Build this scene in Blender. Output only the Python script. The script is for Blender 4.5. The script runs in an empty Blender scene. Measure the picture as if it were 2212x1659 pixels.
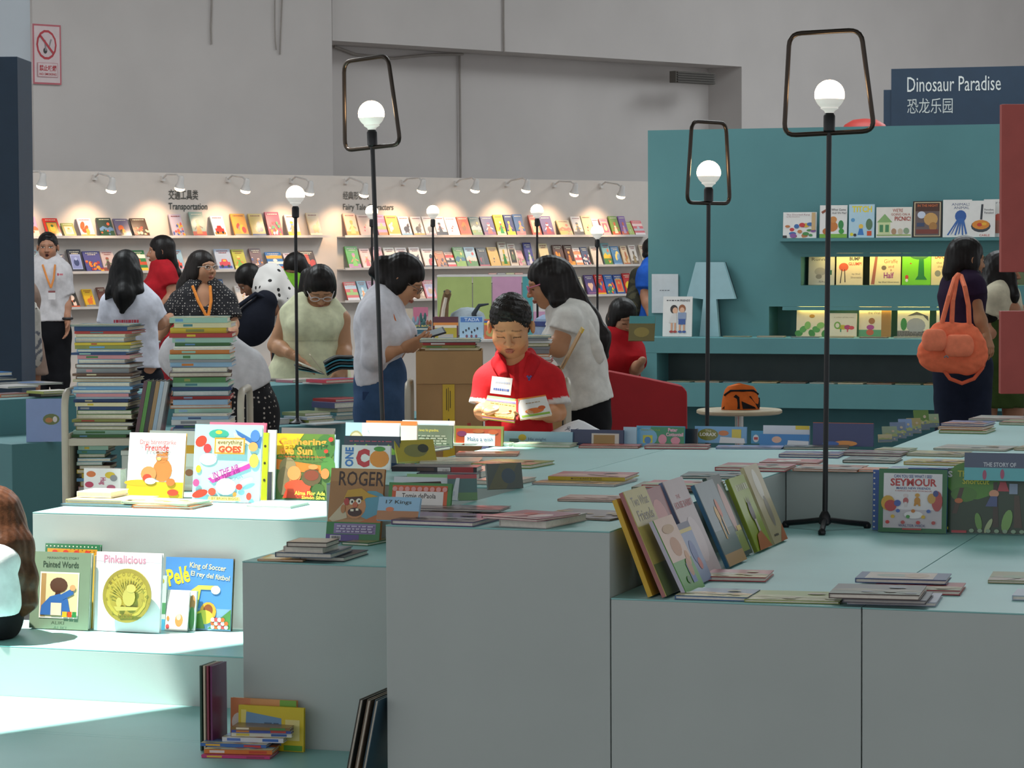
import bpy, bmesh, math, random
import numpy as np
from mathutils import Vector, Matrix

scene = bpy.context.scene
COL = scene.collection

# ------------------------------------------------------------------ camera
F, CX, CY = 6000.0, 1106.0, 829.5
CAM_H = 1.65
PITCH = math.atan((CY - 525.0) / F)
ROLL = -0.005
cam_data = bpy.data.cameras.new('camera')
cam_data.sensor_fit = 'HORIZONTAL'
cam_data.sensor_width = 36.0
cam_data.lens = 36.0 * F / 2212.0
cam_data.clip_end = 200
cam = bpy.data.objects.new('camera', cam_data)
COL.objects.link(cam)
CAM_R = (Matrix.Rotation(math.pi / 2 - PITCH, 4, 'X') @ Matrix.Rotation(ROLL, 4, 'Z'))
cam.matrix_world = Matrix.Translation((0, 0, CAM_H)) @ CAM_R
scene.camera = cam

# ------------------------------------------------------------------ world, sun, added ceiling fill, exposure
world = bpy.data.worlds.new('world')
scene.world = world
world.use_nodes = True
bg = world.node_tree.nodes['Background']
bg.inputs[0].default_value = (0.93, 0.96, 1.0, 1)
bg.inputs[1].default_value = 0.93

SUN_DIR = Vector((-0.38, 0.03, 0.92)).normalized()      # towards the sun
sun_data = bpy.data.lights.new('sun', 'SUN')
sun_data.energy = 19.0
sun_data.angle = math.radians(0.6)
sun_data.color = (1.0, 0.96, 0.88)
sun = bpy.data.objects.new('sun', sun_data)
COL.objects.link(sun)
sun.rotation_euler = SUN_DIR.to_track_quat('Z', 'Y').to_euler()
sun.location = (-4, 4, 12)

CEIL_Z = 7.0


def ceiling_fill(x, y, sx, sy, power):  # added lamp under the closed ceiling, brightens table tops and walls
    d = bpy.data.lights.new('ceiling_fill_light', 'AREA')
    d.shape = 'RECTANGLE'
    d.size, d.size_y = sx, sy
    d.energy = power
    d.color = (0.90, 0.97, 1.0)
    o = bpy.data.objects.new('ceiling_fill_light', d)
    o.location = (x, y, CEIL_Z - 0.06)
    COL.objects.link(o)
    return o


ceiling_fill(3.5, 12.0, 4.0, 5.0, 90)
ceiling_fill(3.0, 21.0, 5.0, 6.0, 420)
ceiling_fill(-4.5, 18.0, 3.0, 5.0, 430)
ceiling_fill(8.0, 30.0, 4.0, 6.0, 420)

vs = scene.view_settings
vs.view_transform = 'Standard'
try:
    vs.look = 'None'
except Exception:
    pass
vs.gamma = 1.0
vs.exposure = 0.0
vs.use_curve_mapping = False
scene.display_settings.display_device = 'sRGB'


# ------------------------------------------------------------------ pixel <-> place helpers (for measuring)
_R3 = CAM_R.to_3x3()


def ray(px, py):
    return _R3 @ Vector(((px - CX) / F, -(py - CY) / F, -1.0))


def PY(px, py, Y):
    d = ray(px, py)
    return Vector((0, 0, CAM_H)) + d * (Y / d.y)


def PZ(px, py, z):
    d = ray(px, py)
    return Vector((0, 0, CAM_H)) + d * ((z - CAM_H) / d.z)


def PP(px, py, p0, n):
    d = ray(px, py)
    c = Vector((0, 0, CAM_H))
    return c + d * ((Vector(p0) - c).dot(n) / d.dot(n))


# ------------------------------------------------------------------ colours and materials
def lin(h):
    if not isinstance(h, str):
        return tuple(h[:3])
    h = h.lstrip('#')
    r = []
    for i in (0, 2, 4):
        c = int(h[i:i + 2], 16) / 255
        r.append(c / 12.92 if c <= 0.04045 else ((c + 0.055) / 1.055) ** 2.4)
    return tuple(r)


def mat(name, color=None, rough=0.5, metal=0.0, var=0.06, scale=8.0, bump=0.0, bscale=60.0,
        attr=False, emit=0.0, spec=0.5, coat=0.0, alpha=1.0):
    m = bpy.data.materials.new(name)
    m.use_nodes = True
    nt = m.node_tree
    N, L = nt.nodes, nt.links
    b = N['Principled BSDF']
    b.inputs['Roughness'].default_value = rough
    b.inputs['Metallic'].default_value = metal
    b.inputs['Specular IOR Level'].default_value = spec
    b.inputs['Coat Weight'].default_value = coat
    b.inputs['Coat Roughness'].default_value = 0.12
    b.inputs['Alpha'].default_value = alpha
    tc = N.new('ShaderNodeTexCoord')
    nz = N.new('ShaderNodeTexNoise')
    nz.inputs['Scale'].default_value = scale
    nz.inputs['Detail'].default_value = 4
    L.new(tc.outputs['Object'], nz.inputs['Vector'])
    mr = N.new('ShaderNodeMapRange')
    mr.inputs['From Min'].default_value = 0.3
    mr.inputs['From Max'].default_value = 0.7
    mr.inputs['To Min'].default_value = 1 - var
    mr.inputs['To Max'].default_value = 1 + var
    L.new(nz.outputs['Fac'], mr.inputs['Value'])
    mul = N.new('ShaderNodeVectorMath')
    mul.operation = 'SCALE'
    if attr:
        at = N.new('ShaderNodeAttribute')
        at.attribute_name = 'Col'
        L.new(at.outputs['Color'], mul.inputs[0])
    else:
        c = lin(color)
        mul.inputs[0].default_value = c
    L.new(mr.outputs['Result'], mul.inputs['Scale'])
    L.new(mul.outputs['Vector'], b.inputs['Base Color'])
    if bump > 0:
        nb = N.new('ShaderNodeTexNoise')
        nb.inputs['Scale'].default_value = bscale
        nb.inputs['Detail'].default_value = 3
        L.new(tc.outputs['Object'], nb.inputs['Vector'])
        bp = N.new('ShaderNodeBump')
        bp.inputs['Strength'].default_value = bump
        bp.inputs['Distance'].default_value = 0.01
        L.new(nb.outputs['Fac'], bp.inputs['Height'])
        L.new(bp.outputs['Normal'], b.inputs['Normal'])
    if emit > 0:
        L.new(mul.outputs['Vector'], b.inputs['Emission Color'])
        b.inputs['Emission Strength'].default_value = emit
    return m


M = {}
M['print'] = mat('printed_cover', attr=True, rough=0.32, var=0.03, scale=20, coat=0.25)
M['matte'] = mat('printed_matte', attr=True, rough=0.6, var=0.04, scale=20)
M['paper'] = mat('page_block', attr=True, rough=0.85, var=0.07, scale=90)
M['cloth'] = mat('cloth', attr=True, rough=0.9, var=0.10, scale=25, bump=0.08, bscale=60, spec=0.2)
M['skin'] = mat('skin', attr=True, rough=0.5, var=0.05, scale=18, spec=0.35)
M['hair'] = mat('hair', attr=True, rough=0.42, var=0.3, scale=60, spec=0.25, bump=0.08, bscale=160)
M['mint_top'] = mat('mint_paint_top', '#8ac0be', rough=0.42, var=0.05, scale=3.0, bump=0.02, bscale=200)
M['mint_side'] = mat('mint_paint_dim_side', '#b4bdba', rough=0.5, var=0.03, scale=3.0, bump=0.02, bscale=200)  # same mint as the tops, greyed for the dim warm light on fronts
M['teal'] = mat('teal_paint', '#588d91', rough=0.6, var=0.05, scale=2.5)
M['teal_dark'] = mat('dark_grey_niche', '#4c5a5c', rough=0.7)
M['wall'] = mat('hall_plaster', '#c6c0bd', rough=0.9, var=0.05, scale=0.9, bump=0.05, bscale=12)
M['booth'] = mat('white_booth_panel', '#d2c8c0', rough=0.7, var=0.02)
M['navy'] = mat('navy_panel', '#1d3348', rough=0.6)
M['coral'] = mat('red_panel', '#aa4e48', rough=0.6)
M['black'] = mat('black_metal', '#17171a', rough=0.38, metal=0.2)
M['bronze'] = mat('dark_bronze_tube', '#3a322c', rough=0.3, metal=0.7)
M['chrome'] = mat('brushed_steel', '#b8b8b4', rough=0.3, metal=0.9)
M['cream'] = mat('cream_enamel', '#b9b2a2', rough=0.45)
M['card'] = mat('cardboard', '#b08a5e', rough=0.85, var=0.07, scale=6)
M['tape'] = mat('yellow_tape', '#d8b21e', rough=0.3, var=0.08)
M['floor'] = mat('grey_floor', '#83827e', rough=0.55, var=0.08, scale=1.2)
M['ceil'] = mat('hall_ceiling_paint', '#b8b4ae', rough=0.9)
M['sofa'] = mat('red_sofa_fabric', '#a11d24', rough=0.85, var=0.06, bump=0.1, bscale=150)
M['bulb'] = mat('glowing_glass', '#ffd9a8', rough=0.3, emit=22.0, var=0.0)
M['bulbbase'] = mat('white_lamp_base', '#f2ede4', rough=0.4, emit=0.35, var=0.0)
M['spotglow'] = mat('spot_lens', '#ffdcae', rough=0.3, emit=7.0, var=0.0)
M['plain'] = mat('painted', attr=True, rough=0.5, var=0.05, scale=10)
M['steel'] = mat('grey_steel', '#8e9296', rough=0.35, metal=0.6)
M['acrylic'] = mat('white_ledge', '#cfcac6', rough=0.3)


# ------------------------------------------------------------------ mesh builder
class MB:
    def __init__(s):
        s.v, s.f, s.c = [], [], []

    def add(s, verts, faces, col=None):
        o = len(s.v)
        s.v.extend([tuple(p) for p in verts])
        s.f.extend([tuple(i + o for i in q) for q in faces])
        c = lin(col) if col is not None else (0.8, 0.8, 0.8)
        s.c.extend([c] * len(faces))

    def box(s, x0, x1, y0, y1, z0, z1, col=None, M4=None):
        p = [(x, y, z) for z in (z0, z1) for y in (y0, y1) for x in (x0, x1)]
        if M4 is not None:
            p = [M4 @ Vector(q) for q in p]
        s.add(p, [(0, 2, 3, 1), (4, 5, 7, 6), (0, 1, 5, 4), (2, 6, 7, 3), (0, 4, 6, 2), (1, 3, 7, 5)], col)

    def tube(s, pts, r, n=10, col=None, closed=False, caps=True):
        pts = [Vector(p) for p in pts]
        k = len(pts)
        rr = r if isinstance(r, (list, tuple)) else [r] * k
        rings = []
        prev = None
        for i in range(k):
            if closed:
                t = (pts[(i + 1) % k] - pts[i - 1])
            else:
                t = pts[min(i + 1, k - 1)] - pts[max(i - 1, 0)]
            t.normalize()
            if prev is None:
                a = Vector((0, 0, 1)) if abs(t.z) < 0.9 else Vector((1, 0, 0))
                nrm = t.cross(a).normalized()
            else:
                nrm = (prev - t * prev.dot(t)).normalized()
            prev = nrm
            bn = t.cross(nrm)
            rings.append([pts[i] + (nrm * math.cos(2 * math.pi * j / n) + bn * math.sin(2 * math.pi * j / n)) * rr[i]
                          for j in range(n)])
        vs_ = [p for r_ in rings for p in r_]
        fs = []
        m = k if closed else k - 1
        for i in range(m):
            for j in range(n):
                a, b = i * n + j, i * n + (j + 1) % n
                i2 = (i + 1) % k
                fs.append((a, b, i2 * n + (j + 1) % n, i2 * n + j))
        if caps and not closed:
            fs.append(tuple(range(n))[::-1])
            fs.append(tuple((k - 1) * n + j for j in range(n)))
        s.add(vs_, fs, col)

    def lathe(s, prof, cx=0, cy=0, n=20, col=None):
        vs_, fs = [], []
        k = len(prof)
        for (r, z) in prof:
            for j in range(n):
                a = 2 * math.pi * j / n
                vs_.append((cx + r * math.cos(a), cy + r * math.sin(a), z))
        for i in range(k - 1):
            for j in range(n):
                fs.append((i * n + j, i * n + (j + 1) % n, (i + 1) * n + (j + 1) % n, (i + 1) * n + j))
        fs.append(tuple(range(n))[::-1])
        fs.append(tuple((k - 1) * n + j for j in range(n)))
        s.add(vs_, fs, col)

    def prism(s, poly, fr, col=None):
        """poly: 2-D outline; fr(x, y, k) -> 3-D point for k = 0 (front) and 1 (back)"""
        n = len(poly)
        vs_ = [fr(x, y, 0) for x, y in poly] + [fr(x, y, 1) for x, y in poly]
        fs = [tuple(range(n)), tuple(range(2 * n - 1, n - 1, -1))]
        for i in range(n):
            j = (i + 1) % n
            fs.append((i, i + n, j + n, j))
        s.add(vs_, fs, col)

    def build(s, name, material, parent=None, smooth=False, bevel=0.0):
        me = bpy.data.meshes.new(name)
        me.from_pydata(s.v, [], s.f)
        at = me.color_attributes.new('Col', 'FLOAT_COLOR', 'CORNER')
        buf = np.ones((len(me.loops), 4), np.float32)
        k = 0
        for c, q in zip(s.c, s.f):
            buf[k:k + len(q), :3] = c
            k += len(q)
        at.data.foreach_set('color', buf.ravel())
        bm = bmesh.new()
        bm.from_mesh(me)
        bmesh.ops.recalc_face_normals(bm, faces=bm.faces)
        if bevel > 0:
            es = [e for e in bm.edges if len(e.link_faces) == 2 and e.calc_face_angle(0) > 0.6]
            bmesh.ops.bevel(bm, geom=es, offset=bevel, segments=2, affect='EDGES', profile=0.6)
        if smooth:
            for f in bm.faces:
                f.smooth = True
        bm.to_mesh(me)
        bm.free()
        if smooth:
            try:
                me.set_sharp_from_angle(angle=math.radians(40))
            except Exception:
                pass
        me.materials.append(material)
        o = bpy.data.objects.new(name, me)
        COL.objects.link(o)
        if parent is not None:
            o.parent = parent
        return o


def tag(o, label=None, cat=None, group=None, kind=None):
    if label:
        o['label'] = label
    if cat:
        o['category'] = cat
    if group:
        o['group'] = group
    if kind:
        o['kind'] = kind
    return o


def thing(name, label, cat, loc=(0, 0, 0), yaw=0.0, group=None):
    o = bpy.data.objects.new(name, None)
    o.empty_display_size = 0.1
    COL.objects.link(o)
    o.location = loc
    o.rotation_euler = (0, 0, yaw)
    return tag(o, label, cat, group)


# ------------------------------------------------------------------ lettering
_tx = {}


def glyphs(text, bold=0.0):
    key = (text, bold)
    if key not in _tx:
        cu = bpy.data.curves.new('lettering', 'FONT')
        cu.body = text
        cu.resolution_u = 2
        cu.offset = bold
        o = bpy.data.objects.new('lettering', cu)
        COL.objects.link(o)
        dg = bpy.context.evaluated_depsgraph_get()
        me = bpy.data.meshes.new_from_object(o.evaluated_get(dg))
        vv = [(v.co.x, v.co.y) for v in me.vertices]
        ff = [tuple(p.vertices) for p in me.polygons]
        bpy.data.objects.remove(o)
        bpy.data.curves.remove(cu)
        bpy.data.meshes.remove(me)
        if not vv:
            vv, ff = [(0, 0), (1, 0), (1, 1)], [(0, 1, 2)]
        xs = [p[0] for p in vv]
        ys = [p[1] for p in vv]
        x0, x1, y0, y1 = min(xs), max(xs), min(ys), max(ys)
        vv = [((x - x0) / max(x1 - x0, 1e-6), (y - y0) / max(y1 - y0, 1e-6)) for x, y in vv]
        _tx[key] = (vv, ff)
    return _tx[key]


def art_mesh(mb, items, fr):
    """items drawn in unit cover space; fr(x, y, layer) -> 3-D point. Later items lie on top."""
    for k, it in enumerate(items):
        kind = it[0]
        if kind == 'r':
            _, x0, y0, x1, y1, c = it
            mb.add([fr(x0, y0, k), fr(x1, y0, k), fr(x1, y1, k), fr(x0, y1, k)], [(0, 1, 2, 3)], c)
        elif kind == 'e':
            _, cx, cy, rx, ry, c = it[:6]
            rot = math.radians(it[6]) if len(it) > 6 else 0
            n = 14
            ps = []
            for j in range(n):
                a = 2 * math.pi * j / n
                ex, ey = rx * math.cos(a), ry * math.sin(a)
                ps.append(fr(cx + ex * math.cos(rot) - ey * math.sin(rot), cy + ex * math.sin(rot) + ey * math.cos(rot), k))
            mb.add(ps, [tuple(range(n))], c)
        elif kind == 'p':
            _, pts, c = it
            mb.add([fr(x, y, k) for x, y in pts], [tuple(range(len(pts)))], c)
        elif kind == 't':
            _, text, x0, y0, x1, y1, c = it[:7]
            bold = it[7] if len(it) > 7 else 0.0
            rot = math.radians(it[8]) if len(it) > 8 else 0.0
            vv, ff = glyphs(text, bold)
            cx, cy = (x0 + x1) / 2, (y0 + y1) / 2
            ps = []
            for gx, gy in vv:
                ax, ay = (gx - 0.5) * (x1 - x0), (gy - 0.5) * (y1 - y0)
                ps.append(fr(cx + ax * math.cos(rot) - ay * math.sin(rot), cy + ax * math.sin(rot) + ay * math.cos(rot), k))
            mb.add(ps, ff, c)


# ------------------------------------------------------------------ platform frame (stepped book tables)
ZU, ZL, ZB, ZC = 0.908, 0.736, 0.363, 0.20
TH = math.atan(0.337)
YAWP = -TH
U = Vector((math.cos(TH), -math.sin(TH), 0))
V = Vector((math.sin(TH), math.cos(TH), 0))
O0 = PZ(1318, 1148, ZU)
O0.z = 0


def W(a, b, z=0.0):
    return O0 + U * a + V * b + Vector((0, 0, z))


def AB(p):
    d = Vector((p.x - O0.x, p.y - O0.y, 0))
    return d.dot(U), d.dot(V)


# ------------------------------------------------------------------ the setting
def struct(name, mb, material, parent=None, **kw):
    o = mb.build(name, material, parent, **kw)
    if parent is None:
        o['kind'] = 'structure'
    return o


mb = MB()
mb.box(-14, 22, -6, 44, -0.1, 0)
struct('floor', mb, M['floor'])

# unseen ceiling, its opening shaped to put sun on the steps and boy
SK = [(-3.4, 6.75), (-1.74, 8.25), (-0.646, 9.3), (0.10, 9.98), (0.155, 10.1), (0.155, 10.75), (-0.7, 10.30), (-3.4, 9.95)]
kx, ky = SUN_DIR.x / SUN_DIR.z, SUN_DIR.y / SUN_DIR.z
hole = [(x + kx * (CEIL_Z - ZL), y + ky * (CEIL_Z - ZL)) for x, y in SK]
bm = bmesh.new()


def loop_(pts, z):
    vs_ = [bm.verts.new((x, y, z)) for x, y in pts]
    return [bm.edges.new((vs_[i], vs_[(i + 1) % len(vs_)])) for i in range(len(vs_))]


es = loop_([(-14, -6), (22, -6), (22, 44), (-14, 44)], CEIL_Z) + loop_(hole, CEIL_Z)
bmesh.ops.triangle_fill(bm, use_beauty=True, use_dissolve=False, edges=es)
g = bmesh.ops.extrude_face_region(bm, geom=list(bm.faces))
bmesh.ops.translate(bm, verts=[v for v in g['geom'] if isinstance(v, bmesh.types.BMVert)], vec=(0, 0, 0.04))
bmesh.ops.recalc_face_normals(bm, faces=bm.faces)
me = bpy.data.meshes.new('ceiling')
bm.to_mesh(me)
bm.free()
me.materials.append(M['ceil'])
ceiling = bpy.data.objects.new('ceiling', me)
COL.objects.link(ceiling)
ceiling['kind'] = 'structure'

# hall wall far behind, running away to the right at about 45 degrees
UW = Vector((1, 1, 0)).normalized()
NW = Vector((1, -1, 0)).normalized()
WY = 29.58                                            # booth wall line: y = WY + x
BW0 = Vector((0, WY, 0))


def wall_pt(px, py, off=0.0):
    """point on the booth wall plane (off = distance out of the wall)"""
    return PP(px, py, BW0 + NW * off, NW)


def wall_s(p):
    return (p - BW0).dot(UW)


def WP(sx, out, z):
    return BW0 + UW * sx + NW * out + Vector((0, 0, z))


HB = -1.6                                             # hall wall sits behind the booth wall
MWALL = Matrix.Translation(BW0) @ Matrix.Rotation(math.radians(45), 4, 'Z')
# local frame of MWALL: x along the wall, y away from the viewer, z up
mb = MB()
mb.box(-14, 18, 2.3, 2.5, 0, CEIL_Z, None, MWALL)
struct('wall_back', mb, M['wall'])


def hall_s(px, py, out):
    return wall_s(wall_pt(px, py, -out))


# pier in front of it
s0, s1 = hall_s(72, 200, 1.6), hall_s(718, 200, 1.6)
mb = MB()
mb.box(s0, s1, 1.6, 2.35, 0, CEIL_Z, None, MWALL)
struct('wall_pier', mb, M['wall'])
# return wall at the far left end, bluish light put into its colour
mb = MB()
pL = wall_pt(72, 200, -1.6)
c = MB()
mb.add([(pL.x, pL.y + 0.02, 0), (pL.x - 5, pL.y + 1.2, 0), (pL.x - 5, pL.y + 1.2, CEIL_Z), (pL.x, pL.y + 0.02, CEIL_Z),
        (pL.x, pL.y + 0.3, 0), (pL.x - 5, pL.y + 1.5, 0), (pL.x - 5, pL.y + 1.5, CEIL_Z), (pL.x, pL.y + 0.3, CEIL_Z)],
       [(0, 1, 2, 3), (4, 5, 6, 7), (0, 1, 5, 4), (3, 2, 6, 7), (0, 3, 7, 4), (1, 2, 6, 5)])
struct('wall_left', mb, mat('cool_lit_plaster', '#c6ced6', rough=0.9, var=0.04, scale=1.0))
# upper wall slab with a soffit edge (the sloping line of the beam)
sa, sb = hall_s(718, 88, 1.75), hall_s(1602, 145, 1.75)
zb = wall_pt(1100, 112, -1.75).z
mb = MB()
mb.box(sa, sb, 1.75, 2.35, zb, CEIL_Z, None, MWALL)
struct('trim_1', mb, M['wall'])
mb = MB()
mb.box(sb, 18, 1.75, 2.35, 0, CEIL_Z, None, MWALL)
struct('wall_right', mb, M['wall'])

# pipes and cables on the hall wall
def wall_pipe(name, label, pts, r, out, m):
    mb = MB()
    mb.tube([wall_pt(x, y, -out) for x, y in pts], r, 8)
    return tag(mb.build(name, m, smooth=True), label, 'pipe')


M['pipe'] = mat('painted_conduit', '#9a938d', rough=0.6)
wall_pipe('conduit', 'thin grey conduit running down the recessed hall wall to the booth', [(993, 118), (994, 250), (995, 390)], 0.013, 2.27, M['pipe'])
wall_pipe('conduit', 'short grey conduit above the soffit edge of the upper hall wall', [(1088, -20), (1088, 60), (1089, 112)], 0.011, 1.73, M['pipe'])
wall_pipe('cable', 'dark cable hanging down the plaster pier on its own', [(458, -10), (457, 30), (456, 62), (457, 96)], 0.009, 1.58, M['pipe'])
wall_pipe('cable', 'pair-end cable with a pale junction hanging down the pier', [(610, -10), (608, 40), (606, 84), (605, 118)], 0.008, 1.58, M['pipe'])
wall_pipe('cable', 'thin pale cable beside the junction cable on the pier', [(594, 0), (594, 50), (595, 90), (597, 108)], 0.006, 1.58, M['pipe'])
wall_pipe('cable', 'loose cable sagging beneath the soffit of the upper wall', [(722, 100), (770, 118), (850, 126), (930, 118), (1000, 117)], 0.016, 2.25, M['pipe'])
# ventilation grille
p0, p1 = wall_pt(1457, 153, -1.72), wall_pt(1542, 181, -1.72)
t_ = thing('wall_vent', 'dark louvred ventilation grille on the hall wall under the soffit end', 'vent')
mb = MB()
sA, sB = wall_s(p0), wall_s(wall_pt(1542, 155, -1.72))
zt, zb_ = p0.z, wall_pt(1457, 178, -1.72).z
mb.box(sA, sB, 1.70, 1.80, zb_, zt, '#57524c', MWALL)
mb.build('frame', M['plain'], t_)
for i in range(5):
    mb = MB()
    z0 = zb_ + (zt - zb_) * (i + 0.2) / 5
    mb.box(sA + 0.02, sB - 0.02, 1.68, 1.705, z0, z0 + (zt - zb_) * 0.1, '#4a4640', MWALL)
    mb.build('slat', M['plain'], t_)

# white booth wall with ledges of books
BTOP = 2.33
sL, sR = wall_s(wall_pt(20, 450)), wall_s(wall_pt(1470, 450))
sG0, sG1 = wall_s(wall_pt(716, 450)), wall_s(wall_pt(745, 450))
mb = MB()
mb.box(sL, sR, 0, 0.08, 0, BTOP, None, MWALL)
booth_wall = struct('wall_booth', mb, M['booth'])


def wall_text(name, text, px0, px1, pyb, pyt, col, label):
    a, b = wall_pt(px0, pyb, 0.004), wall_pt(px1, pyb, 0.004)
    z0, z1 = a.z, wall_pt(px0, pyt, 0.004).z
    x0, x1 = wall_s(a), wall_s(b)
    mb = MB()
    art_mesh(mb, [('t', text, 0, 0, 1, 1, col, 0.012)], lambda x, y, k: WP(x0 + (x1 - x0) * x, 0.006, z0 + (z1 - z0) * y))
    o = mb.build(name, M['plain'])
    return tag(o, label, 'lettering')


wall_text('wall_lettering', 'Transportation', 364, 448, 457, 438, '#3f4442', 'dark English word Transportation lettered on the booth wall')
wall_text('wall_lettering', '交通工具类', 364, 428, 431, 409, '#4a4a46', 'dark Chinese characters lettered above the word Transportation')
wall_text('wall_lettering', 'Fairy Tale Characters', 741, 850, 457, 440, '#5a5852', 'dark English words Fairy Tale Characters lettered on the booth wall')
wall_text('wall_lettering', '经典形象类', 741, 797, 431, 413, '#6a655e', 'dark Chinese characters lettered above the words Fairy Tale Characters')
# ------------------------------------------------------------------ stepped display tables
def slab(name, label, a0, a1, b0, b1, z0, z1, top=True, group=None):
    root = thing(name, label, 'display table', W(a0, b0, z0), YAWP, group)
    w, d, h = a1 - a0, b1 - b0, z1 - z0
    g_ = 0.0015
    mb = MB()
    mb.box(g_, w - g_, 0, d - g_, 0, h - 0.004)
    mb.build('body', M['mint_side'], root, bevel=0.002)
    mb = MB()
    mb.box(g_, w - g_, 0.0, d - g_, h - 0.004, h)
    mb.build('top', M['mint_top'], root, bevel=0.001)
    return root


G = 'modules of the mint stepped book table'
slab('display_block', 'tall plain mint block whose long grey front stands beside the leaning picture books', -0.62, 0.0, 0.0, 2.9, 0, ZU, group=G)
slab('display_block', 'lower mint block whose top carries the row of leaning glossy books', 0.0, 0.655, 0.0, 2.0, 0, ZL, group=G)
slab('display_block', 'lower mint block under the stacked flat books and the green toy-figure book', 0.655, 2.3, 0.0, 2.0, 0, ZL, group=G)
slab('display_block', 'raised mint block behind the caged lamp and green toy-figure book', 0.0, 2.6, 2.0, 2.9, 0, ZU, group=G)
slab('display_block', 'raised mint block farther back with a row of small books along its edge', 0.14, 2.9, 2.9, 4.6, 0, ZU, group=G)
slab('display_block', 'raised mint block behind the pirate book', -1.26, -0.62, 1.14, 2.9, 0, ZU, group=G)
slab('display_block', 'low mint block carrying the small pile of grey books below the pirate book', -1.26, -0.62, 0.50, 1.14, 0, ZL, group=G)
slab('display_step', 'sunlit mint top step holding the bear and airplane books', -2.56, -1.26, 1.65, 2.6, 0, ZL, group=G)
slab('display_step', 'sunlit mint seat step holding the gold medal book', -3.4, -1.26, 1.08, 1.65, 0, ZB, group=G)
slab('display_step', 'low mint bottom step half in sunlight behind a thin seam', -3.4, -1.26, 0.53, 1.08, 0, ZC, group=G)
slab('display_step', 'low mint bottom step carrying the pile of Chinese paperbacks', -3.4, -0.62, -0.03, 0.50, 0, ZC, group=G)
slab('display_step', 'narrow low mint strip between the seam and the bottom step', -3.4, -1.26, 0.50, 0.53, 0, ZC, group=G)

# ------------------------------------------------------------------ teal booth wall with lit niches
TQ = PY(1750, 520, 20.3)
TQ.z = 0
MT = Matrix.Translation(TQ) @ Matrix.Rotation(YAWP, 4, 'Z')    # x along wall, y away, z up
NT = -V


def tpt(px, py, y=0.0):
    return MT.inverted() @ PP(px, py, TQ + V * y, NT)


TX0 = tpt(1400, 500).x
TXN = tpt(1730, 580).x
TXM = tpt(1690, 690).x
TXR = 4.2
mb = MB()
mb.box(TX0, TXR, 0.28, 0.36, 0, 2.48, None, MT)                     # back
mb.box(TX0, TXR, 0, 0.28, 1.565, 2.48, None, MT)                    # header
mb.box(TX0, TXN, 0, 0.28, 1.33, 1.565, None, MT)                    # left of upper niche
mb.box(TX0, TXR, 0, 0.28, 1.175, 1.33, None, MT)
mb.box(TX0, TXM - 0.1, 0, 0.28, 0.955, 1.175, None, MT)
mb.box(TX0, TXR, 0, 0.28, 0.40, 0.955, None, MT)
tw = struct('wall_teal', mb, M['teal'])
# shelf under the first row
def tshelf(x0, x1, y0, y1, z0, z1, name='shelf', m=None):
    mb = MB()
    mb.box(x0, x1, y0, y1, z0, z1, None, MT)
    return mb.build(name, m or M['teal'], tw)


tshelf(tpt(1685, 515).x, TXR, -0.13, 0.0, 1.652, 1.674)
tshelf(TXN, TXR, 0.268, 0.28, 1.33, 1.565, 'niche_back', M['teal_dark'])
tshelf(TXM, TXR, 0.268, 0.28, 0.955, 1.175, 'niche_back', M['teal'])
for (x0, z) in ((TXN, 1.56), (TXM, 1.17)):
    mb = MB()
    mb.box(x0 + 0.12, TXR, 0.022, 0.046, z - 0.006, z, None, MT)
    mb.build('light_strip', mat('warm_strip_light', '#ffe08a', emit=17.0, var=0.0), tw)
    mb = MB()
    mb.box(x0, TXR, 0.0, 0.012, z - 0.022, z + 0.004, None, MT)
    mb.build('valance', M['teal'], tw)
# counter in front of the teal wall
tc_ = thing('teal_counter', 'long teal counter with a dark open shelf along the teal booth wall', 'counter')
CF = -0.34
CX0 = tpt(1362, 740, CF).x
for nm, b in (('top', (CX0, TXR, CF, 0.0, 0.84, 0.955)), ('end_panel', (CX0, CX0 + 0.20, CF, 0.0, 0.45, 0.84)),
              ('lower_shelf', (CX0 + 0.2, TXR, CF, 0.0, 0.45, 0.625)), ):
    mb = MB()
    mb.box(*b, None, MT)
    mb.build(nm, M['teal'], tc_, bevel=0.003)
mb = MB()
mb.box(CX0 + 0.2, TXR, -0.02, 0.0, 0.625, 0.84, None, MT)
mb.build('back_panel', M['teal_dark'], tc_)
mb = MB()
mb.box(CX0 + 0.1, TXR, CF + 0.12, 0.0, 0.0, 0.45, None, MT)
mb.build('plinth', mat('deep_teal_plinth', '#2f5e64', rough=0.7), tc_)

# navy sign above
sg = thing('sign_board', 'navy sign board reading Dinosaur Paradise above the teal wall', 'sign')
p0 = PY(1925, 270, 25.0)
MS = Matrix.Translation((p0.x, p0.y, 0)) @ Matrix.Rotation(-0.30, 4, 'Z')
NS = (MS.to_3x3() @ Vector((0, -1, 0)))


def spt(px, py):
    return MS.inverted() @ PP(px, py, (p0.x, p0.y, 0), NS)


zt = spt(1925, 149).z
mb = MB()
mb.box(0, 3.2, 0, 0.3, 0.0, zt, None, MS)
mb.build('board', M['navy'], sg)
mb = MB()
mb.box(spt(1908, 200).x, 0.02, 0.02, 0.28, 0.0, spt(1908, 194).z, None, MS)
mb.build('step_panel', M['navy'], sg)
for txt, r, c in (('Dinosaur Paradise', (1960, 2162, 199, 167), '#cfd3d0'), ('恐龙乐园', (1960, 2058, 246, 213), '#b9c0be')):
    a = spt(r[0], r[2])
    b = spt(r[1], r[2] + 4)
    z1 = spt(r[0], r[3]).z
    mb = MB()
    art_mesh(mb, [('t', txt, 0, 0, 1, 1, c, 0.0)], lambda x, y, k: MS @ Vector((a.x + (b.x - a.x) * x, -0.004, a.z + (z1 - a.z) * y)))
    mb.build('lettering', M['plain'], sg)

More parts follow.
